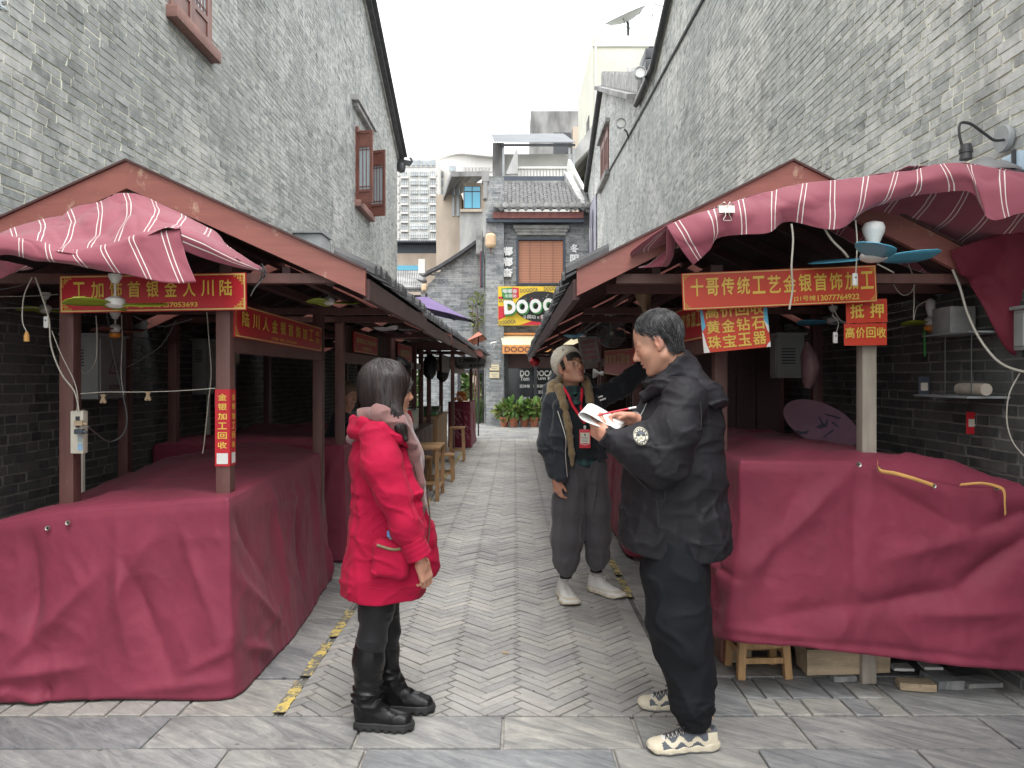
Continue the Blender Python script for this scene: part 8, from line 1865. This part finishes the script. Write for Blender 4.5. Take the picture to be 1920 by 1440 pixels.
garment('parka', wparka, (-.86, 3.0, .50), (-.24, 3.72, 1.40), .0065, 'parka_red', WM)
def hoodie(p):
    d = chain(p, [(v(733, 800, 3.37), .09), (v(750, 860, 3.38), .088), (v(758, 930, 3.39), .088), (v(758, 990, 3.4), .08)], .05); d = smin(d, chain(p, [(v(760, 805, 3.30), .024), (v(775, 850, 3.30), .024), (v(788, 905, 3.32), .018), (v(790, 950, 3.34), .014)], .03), .03)
    return d-folds(p, (9, 9, 6), .009, 5)
garment('hoodie', hoodie, (-.72, 3.18, .80), (-.30, 3.55, 1.42), .0065, 'hoodie_brown', WM)
surf_patch('shirt_print', hoodie, [(788, 845), (793, 848), (794, 872), (789, 866)], 'white', WM, 3.05, .004, 5, 8, .0008) if False else None
def whood(p, k=0):
    c = v(692, 800, 3.37); q = (p-c)@np.array(Euler((0, R(14), 0)).to_matrix()); r_ = np.hypot(q[:, 0]/1.05, q[:, 1]/1.55)
    bowl = ell(p, c+A3((.005, 0, -.012)), (.098, .150, .062)); d = bowl
    d = smin(d, chain(p, [(v(662, 786, 3.34), .018), (v(680, 790, 3.25), .020), (v(716, 802, 3.20), .020), (v(748, 822, 3.215), .019), (v(766, 836, 3.27), .014)], .03), .025)
    d = d-folds(p, (7, 5, 14), .007, 2); d = smax(d, -ell(p, c+A3((.035, 0, .052)), (.092, .120, .060)), .008)
    return d
garment('hood', lambda p: whood(p), (-.84, 3.14, 1.18), (-.40, 3.60, 1.42), .0055, 'parka_red', WM)
def ihood(p):
    c = v(704, 788, 3.37); d = ell(p, c+A3((0, 0, -.002)), (.088, .122, .066)); d = smin(d, chain(p, [(v(684, 776, 3.27), .030), (v(716, 776, 3.235), .036), (v(746, 796, 3.235), .034), (v(772, 835, 3.275), .022)], .03), .03); d = smin(d, rc(p, v(668, 818, 3.30), v(660, 822, 3.42), .022, .022), .03)
    d = d-folds(p, (10, 8, 18), .010, 6); return smax(d, -ell(p, v(716, 765, 3.37), (.07, .07, .055)), .01)
garment('inner_hood', ihood, (-.84, 3.16, 1.18), (-.38, 3.58, 1.42), .0055, 'hoodie_brown', WM)
# hem band, cuff, pocket with zip, front zips
cuff(v(771, 1012, 3.168), v(786, 1043, 3.178), .055, 'parka_red', 'cuff', WM)
def pocket(p):
    d = rbox(p, v(733, 1048, 3.195), (.076, .034, .078), .028, np.array(Euler((0, R(6), 0)).to_matrix())); return d-folds(p, (11, 9, 12), .007, 3)
garment('pocket', pocket, (-.70, 3.10, .56), (-.40, 3.32, .86), .005, 'parka_red', WM)
wire('pocket_zip', on_surface(pocket, [v(704, 1024, 3.12), v(722, 1030, 3.11), v(742, 1031, 3.11), v(762, 1026, 3.12)], .002), .0065, simple('brass_olive_zip', (.16, .12, .05), .45, .3, 40, .2), WM)
for k_, pts in enumerate(([(778, 870, 3.27), (788, 905, 3.28), (792, 940, 3.30), (790, 975, 3.30)], [(800, 920, 3.36), (806, 975, 3.38), (802, 1020, 3.38)], [(797, 1040, 3.24), (800, 1080, 3.24), (800, 1114, 3.24)])): wire('front_zip', [v(*q) for q in pts] if k_ == 1 else on_surface(lambda p: smin(wparka(p), hoodie(p), .004), [v(*q) for q in pts], .001), .0035, M['postwood'], WM)
for pts, r_ in (([(646, 1108), (690, 1112), (740, 1113), (798, 1108)], .0016), ([(660, 850), (668, 880), (672, 930)], .0014), ([(742, 840), (752, 880), (758, 930), (768, 980)], .0014), ([(705, 830), (700, 850), (705, 880)], .0014)):
    wire('seam', on_surface(wparka, [v(x, y, 3.15) for x, y in pts], .0), r_, simple('crimson_thread', (.38, .004, .03), .8), WM, 30)
bt = thing('water_bottle', 'clear plastic bottle with blue cap in the red parka pocket', 'bottle', tuple(v(733, 1010, 3.2))); c = v(733, 1024, 3.205)
MB().lathe([(0, -.06), (.028, -.06), (.028, .015), (.022, .028), (.012, .034), (.012, .040), (0, .040)], tuple(c), 20).build('bottle_body', glass('bottle_plastic', (.34, .32, .37), .12), bt, smooth=True)
MB().lathe([(0, .041), (.017, .041), (.0175, .062), (.015, .064), (0, .064)], tuple(c), 20).build('bottle_cap', simple('blue_cap_plastic', (.12, .32, .66), .35, .05), bt, smooth=True)
# leggings and boots
def legg(p):
    a = limb(p, [(v(714, 1080, 3.32), .080), (v(706, 1140, 3.31), .070), (v(697, 1200, 3.30), .056), (v(692, 1250, 3.30), .052), (v(690, 1300, 3.30), .045)], .04, .004, 20, 3); b = limb(p, [(v(722, 1080, 3.42), .075), (v(720, 1140, 3.43), .058), (v(726, 1180, 3.44), .052), (v(726, 1260, 3.45), .045)], .04, .004, 20, 5); return smax(smin(a, b, .02)-folds(p, (10, 10, 22), .004, 2), p[:, 2]-.66, .01)
garment('leggings', legg, (-.80, 3.15, .10), (-.42, 3.58, .70), .0065, 'legging', WM)
def boot(lab_px, heel, ang, top_pts, D):
    f = A3((math.cos(ang), math.sin(ang), 0)); s = A3((-math.sin(ang), math.cos(ang), 0)); Rb = np.stack([f, s, A3((0, 0, 1))], 1); H = A3(heel); lo = lambda p: (p-H)@Rb; Lb = .245
    shaft = [(A3(a), r_) for a, r_ in top_pts]
    def wid(x): return np.interp(x, [0, .04, .10, .17, .22, .245], [.60, .78, .80, 1.0, .90, .50])*.046
    def f1(p):
        q = lo(p); d = chain(p, shaft, .05); x = q[:, 0]
        ht = np.interp(x, [-.01, .05, .10, .15, .20, .245], [.13, .15, .122, .092, .078, .060]); yy = np.abs(q[:, 1])/wid(x); zz = (q[:, 2]-.03)/(ht-.03); e = (np.sqrt(yy**2+np.clip(zz, 0, 9)**2.6)-1)*.036; e = smax(e, np.maximum(-q[:, 0]-.002, q[:, 0]-Lb+.004), .022); e = smax(e, .028-q[:, 2], .004)
        d = smin(d, e, .035); n = folds(p, (7, 7, 26), .007, 3)*np.exp(-((q[:, 2]-.15)/.06)**2)*2+folds(p, (9, 9, 5), .003, 6); d = d-n
        return smax(d, -(top_pts[0][0][2]-p[:, 2]), .006)
    def f2(p):
        q = lo(p); x = q[:, 0]; yy = np.abs(q[:, 1])-wid(x)*1.14; d = smax(yy, np.maximum(q[:, 2]-.040, .002-q[:, 2]), .006); d = smax(d, np.maximum(-q[:, 0]-.010, q[:, 0]-Lb-.008), .02); lug = (np.sin(q[:, 0]*170) > .1) & (q[:, 2] < .014); return np.where(lug, np.maximum(d, d+.006), d)+.0015*(np.abs(q[:, 2]-.028) < .003)
    c = H+f*Lb/2
    garment('boot', f1, c-A3((.2, .17, 0))+A3((0, 0, .0)), A3((c[0]+.2, c[1]+.17, top_pts[0][0][2]+.03)), .005, 'leather', WM); garment('boot_sole', f2, c-A3((.2, .17, .02)), c+A3((.2, .17, .07)), .0045, 'rubber', WM)
boot('', (v(668, 0, 3.29)[0], 3.29, 0), R(-4), [(v(695, 1196, 3.30), .062), (v(691, 1240, 3.30), .060), (v(689, 1290, 3.295), .047), (v(687, 1325, 3.29), .046)], 3.3)
boot('', (v(712, 0, 3.46)[0], 3.46, 0), R(-2), [(v(724, 1180, 3.45), .050), (v(724, 1220, 3.45), .047), (v(728, 1262, 3.455), .044), (v(730, 1295, 3.46), .044)], 3.45)
wire('boot_zip', [v(663, 1215, 3.27), v(662, 1232, 3.27), v(663, 1250, 3.27)], .003, M['dkmetal'], WM)

# ---------------------------------------------------------------- MAN in the cream beanie (faces camera, arm raised to the stall)
BN = thing('person', 'young man in cream beanie and round glasses, black fleece-lined jacket, arm raised to the stall', 'person', (.44, 5.25, 0))
DB = 5.2
def b_(px, py, D=DB): return P(px, py, D)
yw_ = R(-90+29); pt_ = R(20); fw = A3((math.cos(yw_)*math.cos(pt_), math.sin(yw_)*math.cos(pt_), math.sin(pt_))); Rb_ = frame(fw, (-.14, 0, 1)); Ob = b_(1070, 688, 5.17); scb = 1.03; lb = local(Rb_, Ob, scb); nkb = b_(1073, 730, 5.24)
def bn_head(p): q = lb(p); return smin(head_f(q, 1.0)*scb, rc(p, Ob+Rb_@A3((-.03, 0, -.06)), nkb, .054, .056), .03)
def bn_tint(p): return head_tint(lb(p), 1.0, False, 0, (.48, .17, .15), eye=.003)*.97
hB, cB = hand_f(b_(1043, 897, 5.10), (.12, -.05, -1), (.55, -.75, 0), ((20, 30, 20), (26, 34, 22), (30, 38, 24), (34, 40, 26)), (.35, .25), .7, .98)
CH[0] = -1; hB2, cB2 = hand_f(b_(1222, 668, 5.42), (.85, .3, .35), (-.2, -.2, .9), ((10, 15, 10), (30, 45, 30), (40, 55, 32), (44, 58, 34)), (.5, .3), .8, .98); CH[0] = 1
def bn_core(p): return smin(smin(chain(p, [(b_(1038, 758, 5.24), .035), (b_(1029, 832, 5.18), .03), (b_(1043, 897, 5.10), .022)], .01), chain(p, [(b_(1038, 758, 5.24), .035), (b_(1120, 748, 5.30), .035), (b_(1168, 724, 5.40), .03), (b_(1222, 668, 5.42), .022)], .01), .01), rc(p, b_(1076, 770, 5.25), b_(1085, 900, 5.26), .06, .05), .03)
body(BN, [(bn_head, Ob-A3((.18, .18, .18)), Ob+A3((.18, .18, .18)), .0036, bn_tint), (hB, cB-.12, cB+.12, .0034, hand_tint), (hB2, cB2-.12, cB2+.12, .004, hand_tint)], (bn_core, (.1, 4.95, .3), (1.1, 5.6, 1.75)))
def beanie(p):
    q = lb(p); d = ell(q, (-.030, 0, .050), (.108, .096, .104)); an = np.arctan2(q[:, 1], q[:, 2]-.01+.0*q[:, 0]); rib = np.abs(np.sin(an*17+.4*np.sin(q[:, 0]*30)))*.0035
    cutp = (q[:, 0]*.62-q[:, 2]*.78)+(-.045)+.085-.058; cut = q@A3((.60, 0, -.80))+.030-.0; d = smax(d-rib, cut-.006, .010); band = smax(np.abs(cut+.022)-.020, d-.006, .006); return smin(d, smax(ell(q, (-.030, 0, .050), (.1115, .0995, .1075))-rib, np.maximum(cut-.006, -cut-.052), .006), .006)*scb
garment('beanie', beanie, Ob-A3((.2, .2, .12)), Ob+A3((.2, .2, .24)), .0036, 'knit_cream', BN)
mb = MB(); pz = on_surface(beanie, [Ob+Rb_@A3((.055+.0*k, -.062+.0*k, .112)) for k in range(1)], .001)[0]
g0 = grad(beanie, pz[None])[0]; t0 = np.cross(g0, A3((0, 0, 1))); t0 /= np.linalg.norm(t0); t1 = np.cross(t0, g0)
mb.tube([tuple(pz+(t0*math.cos(a)+t1*math.sin(a))*.007) for a in np.linspace(0, 2*math.pi, 13)], .0016, 4, cap=False); mb.build('beanie_badge', M['black'], BN)
fq = A3([(.060+.018*rs.rand(), -.062+.124*rs.rand(), .052+.018*rs.rand()) for _ in range(500)])
strands('fringe', bn_head, Ob+(fq*scb)@Rb_.T, np.tile(Rb_@A3((.3, .25, -.7)), (500, 1)), .040, .008, 'hair_b', BN, .0013, .003, .3, .1, 8, lvar=.4, clump=.15)
sq = A3([(.01+.03*rs.rand(), s*(.072), .0+.05*rs.rand()) for _ in range(120) for s in (-1, 1)]); strands('side_hair', bn_head, Ob+(sq*scb)@Rb_.T, np.tile(Rb_@A3((-.1, 0, -1)), (240, 1)), .030, .008, 'hair_b', BN, .0012, .002, .15, .1, 9, lvar=.4)
GS_ = thing('glasses', 'round thin-rimmed glasses worn by the young man in the beanie', 'glasses', tuple(Ob))
L2W = lambda x, y, z: tuple(Ob+(Rb_@A3((x, y, z)))*scb)
for s in (-1, 1):
    MB().tube([L2W(.103-.004*math.cos(a)*0-.35*(abs(s*.033+.024*math.cos(a))-.01)**2*6, s*.033+.024*math.cos(a), -.006+.022*math.sin(a)) for a in np.linspace(0, 2*math.pi, 25)], .0013, 5, cap=False).build('rim', simple('brass_rim' if s < 0 else 'brass_rim2', (.16, .09, .04), .3, .1, 5, 0, metal=.6), GS_, smooth=True)
    MB().tube([L2W(.098, s*.057, 0), L2W(.05, s*.076, 0), L2W(-.005, s*.083, -.002)], .0013, 5).build('temple', M['palewood'], GS_, smooth=True)
MB().tube([L2W(.108, -.010, -.001), L2W(.112, 0, .003), L2W(.108, .010, -.001)], .0013, 5).build('bridge', M['palewood'], GS_, smooth=True)
# sweater, shirt collar and hem, jacket
def swe(p):
    d = chain(p, [(b_(1078, 738, 5.24), .085), (b_(1082, 790, 5.22), .130), (b_(1086, 840, 5.22), .125), (b_(1090, 858, 5.22), .122)], .05); return smax(d-folds(p, (7, 7, 10), .012, 2), np.maximum(-(p[:, 2]-.965), -1), .012)
garment('sweater', swe, (.2, 5.0, .9), (.72, 5.45, 1.50), .0085, 'sweater', BN)
def shirt(p):
    d = chain(p, [(b_(1088, 850, 5.22), .115), (b_(1090, 880, 5.22), .115)], .04); d = smax(d-folds(p, (13, 10, 5), .012, 4), -(p[:, 2]-(.905+.02*np.sin(p[:, 0]*20))), .006); return d
garment('shirt_hem', shirt, (.25, 5.0, .86), (.70, 5.42, 1.05), .0075, 'plaid', BN)
def shcol(p): 
    q = p-b_(1073, 730, 5.22); rad = np.hypot(q[:, 0], q[:, 1]); d = np.hypot(np.maximum(np.abs(rad-.068-.25*np.clip(-q[:, 2], 0, 1))-.004, 0), np.maximum(np.abs(q[:, 2]+.005)-.024, 0))-.007; fl_ = chain(p, [(b_(1058, 728, 5.14), .014), (b_(1071, 744, 5.10), .014), (b_(1079, 750, 5.10), .008)], .01); f2_ = chain(p, [(b_(1092, 728, 5.15), .014), (b_(1086, 742, 5.10), .014)], .01); pl_ = rbox(p, b_(1080, 752, 5.10), (.035, .012, .028), .01); return smin(smin(smin(d, fl_, .012), f2_, .012), pl_, .012)
garment('shirt_collar', shcol, b_(1020, 780, 5.0), b_(1125, 700, 5.4), .005, 'plaid', BN)
sR, eR, wR = b_(1038, 758, 5.24), b_(1029, 832, 5.18), b_(1041, 884, 5.11); sL, eL, wL = b_(1120, 748, 5.30), b_(1168, 724, 5.40), b_(1212, 680, 5.42)
def jk(p):
    body_ = chain(p, [(b_(1078, 742, 5.27), .09), (b_(1080, 790, 5.26), .160), (b_(1082, 860, 5.26), .165), (b_(1082, 920, 5.26), .165)], .05); body_ = smin(body_, rc(p, sR, sL, .075, .075), .06)
    rp = chain(p, [(b_(1052, 760, 5.12), .055), (b_(1052, 820, 5.10), .065), (b_(1056, 892, 5.08), .060)], .04); body_ = smin(body_, rp, .05); body_ = smin(body_, chain(p, [(b_(1112, 755, 5.17), .045), (b_(1122, 800, 5.18), .045), (b_(1128, 850, 5.2), .04)], .04), .05)
    body_ = body_-folds(p, (6, 6, 9), .014, 12)
    body_ = smax(body_, -(p[:, 2]-(.815+.04*np.clip((p[:, 0]-.36)/.2, 0, 1))), .012)
    op = chain(p, [(b_(1086, 715, 5.06), .060), (b_(1086, 780, 5.02), .105), (b_(1095, 850, 5.02), .115), (b_(1105, 930, 5.02), .145)], .04); body_ = smax(body_, -smin(op, rc(p, b_(1090, 750, 5.1), b_(1108, 960, 5.1), .05, .125), .03), .010)
    a = limb(p, [(sR, .078), (eR, .074), (wR, .055)], .04, .014, 13, 21, bend=((eR, .1),)); c = limb(p, [(sL, .075), (eL, .072), (wL, .055)], .05, .014, 13, 25, bend=((eL, .1),))
    d = smin(smin(body_, a, .02), c, .03)-folds(p, (13, 12, 15), .006, 31); return smax(d, -rc(p, nkb, b_(1070, 690, 5.2), .068, .09), .01)
garment('jacket', jk, (.10, 4.95, .76), (1.0, 5.55, 1.66), .0085, 'coat_navy', BN)
# fleece lining along the open edges and in the hood
def fleece(p):
    e = chain(p, [(b_(1049, 728, 5.14), .034), (b_(1056, 760, 5.09), .028), (b_(1066, 800, 5.065), .023), (b_(1072, 850, 5.06), .019), (b_(1073, 872, 5.06), .012)], .02); g_ = chain(p, [(b_(1100, 722, 5.17), .034), (b_(1106, 748, 5.13), .028), (b_(1108, 770, 5.12), .020)], .02); h_ = chain(p, [(b_(1034, 742, 5.24), .040), (b_(1038, 725, 5.28), .040), (b_(1052, 716, 5.34), .040), (b_(1095, 716, 5.35), .040), (b_(1104, 730, 5.28), .034)], .03)
    return smin(smin(e, g_, .02), h_, .02)-.003*vnoise(p, 55)-.003*vnoise(p, 110)
garment('fleece_lining', fleece, b_(1005, 885, 4.98), b_(1130, 690, 5.45), .0055, 'fleece_tan', BN)
def bhood(p):
    d = chain(p, [(b_(1024, 752, 5.26), .030), (b_(1028, 730, 5.31), .036), (b_(1044, 712, 5.38), .045), (b_(1095, 712, 5.40), .045), (b_(1112, 730, 5.34), .040)], .03); d = smin(d, ell(p, b_(1070, 735, 5.40), (.15, .075, .09)), .04); return d-folds(p, (9, 9, 12), .012, 3)
garment('hood', bhood, (.12, 5.15, 1.24), (.68, 5.56, 1.62), .0075, 'coat_navy', BN)
cuff(b_(1040, 875, 5.12), b_(1043, 893, 5.105), .052, 'coat_navy', 'cuff', BN)
wire('jacket_zip', on_surface(jk, [b_(1052, 770, 5.0), b_(1060, 820, 4.98), (b_(1068, 850, 4.98)), b_(1071, 895, 4.99)], .003), .0028, M['steel'], BN)
for (dx, dz, l_) in ((0, 0, .03), (.012, -.02, .04)): p0 = on_surface(jk, [b_(1130+dx*200, 742-dz*200, 5.1)], .003)[0]; MB().beam(p0, p0+A3((l_, -.004, l_*.35)), .010, .003, (0, 1, 0)).build('white_label', M['white'], BN)
def bp(p):
    a = limb(p, [(b_(1076, 880, 5.22), .120), (b_(1068, 950, 5.20), .108), (b_(1064, 1010, 5.19), .098), (b_(1062, 1048, 5.19), .078), (b_(1062, 1066, 5.19), .050)], .05, .008, 9, 31, bend=((b_(1062, 1055, 5.19), .09),)); c = limb(p, [(b_(1106, 880, 5.24), .115), (b_(1117, 950, 5.26), .100), (b_(1121, 1005, 5.28), .088), (b_(1120, 1040, 5.29), .068), (b_(1119, 1054, 5.29), .048)], .05, .008, 9, 34, bend=((b_(1120, 1045, 5.28), .09),))
    d = smin(a, c, .025); d = d-folds(p, (15, 13, 2.6), .016, 5); return smax(d, p[:, 2]-.95, .01)
garment('trousers', bp, (.15, 4.98, .15), (.78, 5.50, 1.0), .008, 'pant_grey', BN)
shoe(BN, (b_(1060, 0, 5.28)[0]-.02, 5.33, 0), R(-80), .31, 'plain', ('shoe_white', 'shoe_cream', 'shoe_white'), .060, .035); shoe(BN, (b_(1112, 0, 5.42)[0]-.02, 5.43, 0), R(-48), .31, 'plain', ('shoe_white', 'shoe_cream', 'shoe_white'), .060, .035)
for (px, py, D) in ((1061, 1063, 5.24), (1118, 1052, 5.33)): MB().tube([tuple(b_(px, py-8, D)), tuple(b_(px, py+20, D))], [.044, .042], 12).build('sock', M['legging'], BN, smooth=True)
# lanyard with badge
ll = lambda f, pts, off: on_surface(f, [b_(*q) for q in pts], off)
bodyf = lambda p: smin(swe(p), shcol(p), .01)
LN = thing('lanyard', 'red lanyard with a hanging name card on the young man chest', 'lanyard', tuple(b_(1085, 780, 5.08)))
def strap(pts, wd_, name='strap'):
    c = catmull(pts, 30); V = []
    for i, p in enumerate(c):
        t_ = c[min(i+1, 29)]-c[max(i-1, 0)]; t_ /= np.linalg.norm(t_); s_ = np.cross(t_, (0, -1, .1)); s_ /= np.linalg.norm(s_); V += [p-s_*wd_/2, p+s_*wd_/2]
    o = mesh_obj(name, V, [(2*i, 2*i+1, 2*i+3, 2*i+2) for i in range(29)], M['lanyard'], LN, smooth=True); md = o.modifiers.new('thickness', 'SOLIDIFY'); md.thickness = .003; md.offset = 0
strap(ll(bodyf, [(1053, 722, 5.10), (1060, 742, 5.06), (1072, 762, 5.04), (1086, 782, 5.03), (1097, 797, 5.03)], .007), .018); strap(ll(bodyf, [(1092, 722, 5.10), (1096, 740, 5.06), (1099, 765, 5.05), (1100, 797, 5.03)], .010), .018)
cpt = ll(bodyf, [(1101, 812, 5.03)], .012)[0]
MB().lathe([(0, .014), (.007, .012), (.009, 0), (.005, -.016), (0, -.018)], tuple(cpt+A3((0, 0, .03))), 10).build('clip', M['white'], LN, smooth=True)
cx, cy, cz = cpt[0], cpt[1]-.004, cpt[2]-.045
MB().box(cx-.037, cx+.037, cy-.003, cy+.003, cz-.062, cz+.062, .003).build('card_holder', M['crimson_s'], LN, smooth=True); MB().box(cx-.031, cx+.031, cy-.0045, cy-.0034, cz-.030, cz+.040).build('card', M['offwhite'], LN)
MB().prism([(cx-.031, cz-.030), (cx, cz-.040), (cx+.031, cz-.030), (cx+.031, cz-.033), (cx, cz-.043), (cx-.031, cz-.033)], cy-.0048, cy-.0036).build('printed_arc', M['white'], LN)
mb = MB()
for k in range(4): mb.box(cx-.022, cx+.022-.006*(k % 2), cy-.0052, cy-.0047, cz-.020+k*.009, cz-.018+k*.009)
mb.prism([(cx+.005*math.cos(a), cz+.026+.009*math.sin(a)) for a in np.linspace(0, 6.28, 9)[:-1]], cy-.0052, cy-.0047); mb.build('printed_line', M['dkmetal'], LN)

# ---------------------------------------------------------------- vendor glimpsed in the second left stall
VD = thing('person', 'seated vendor with light brown hair, half hidden behind the second left stall post', 'person', (-1.9, 7.3, 0))
def vp(px, py, D=7.3): return P(px, py, D)
Rv = frame((.75, -.62, -.1), (0, 0, 1)); Ov = vp(652, 742); lv = local(Rv, Ov, 1.0)
body(VD, [(lambda p: smin(head_f(lv(p)), rc(p, Ov-A3((0, 0, .07)), Ov-A3((.03, 0, .18)), .05, .055), .03), Ov-.2, Ov+.18, .007, lambda p: head_tint(lv(p))*.8)], (lambda p: chain(p, [(vp(640, 800), .10), (vp(636, 860), .12)], .04), (-1.9, 7.1, .5), (-1.3, 7.6, 1.3)))
garment('hair', lambda p: smax(ell(lv(p), (-.02, 0, .04), (.108, .09, .10)), -(ell(lv(p), (.09, 0, -.03), (.06, .07, .08))), .01), Ov-.2, Ov+.2, .008, fabric('light_brown_hair', (.14, .10, .06), .5), VD)
garment('coat', lambda p: smin(chain(p, [(vp(640, 785), .10), (vp(636, 830), .15), (vp(634, 900), .17)], .05), rc(p, vp(655, 800, 7.2), vp(665, 850, 7.1), .06, .05), .04), (-2.0, 6.95, .35), (-1.25, 7.65, 1.35), .012, 'coat_navy', VD)
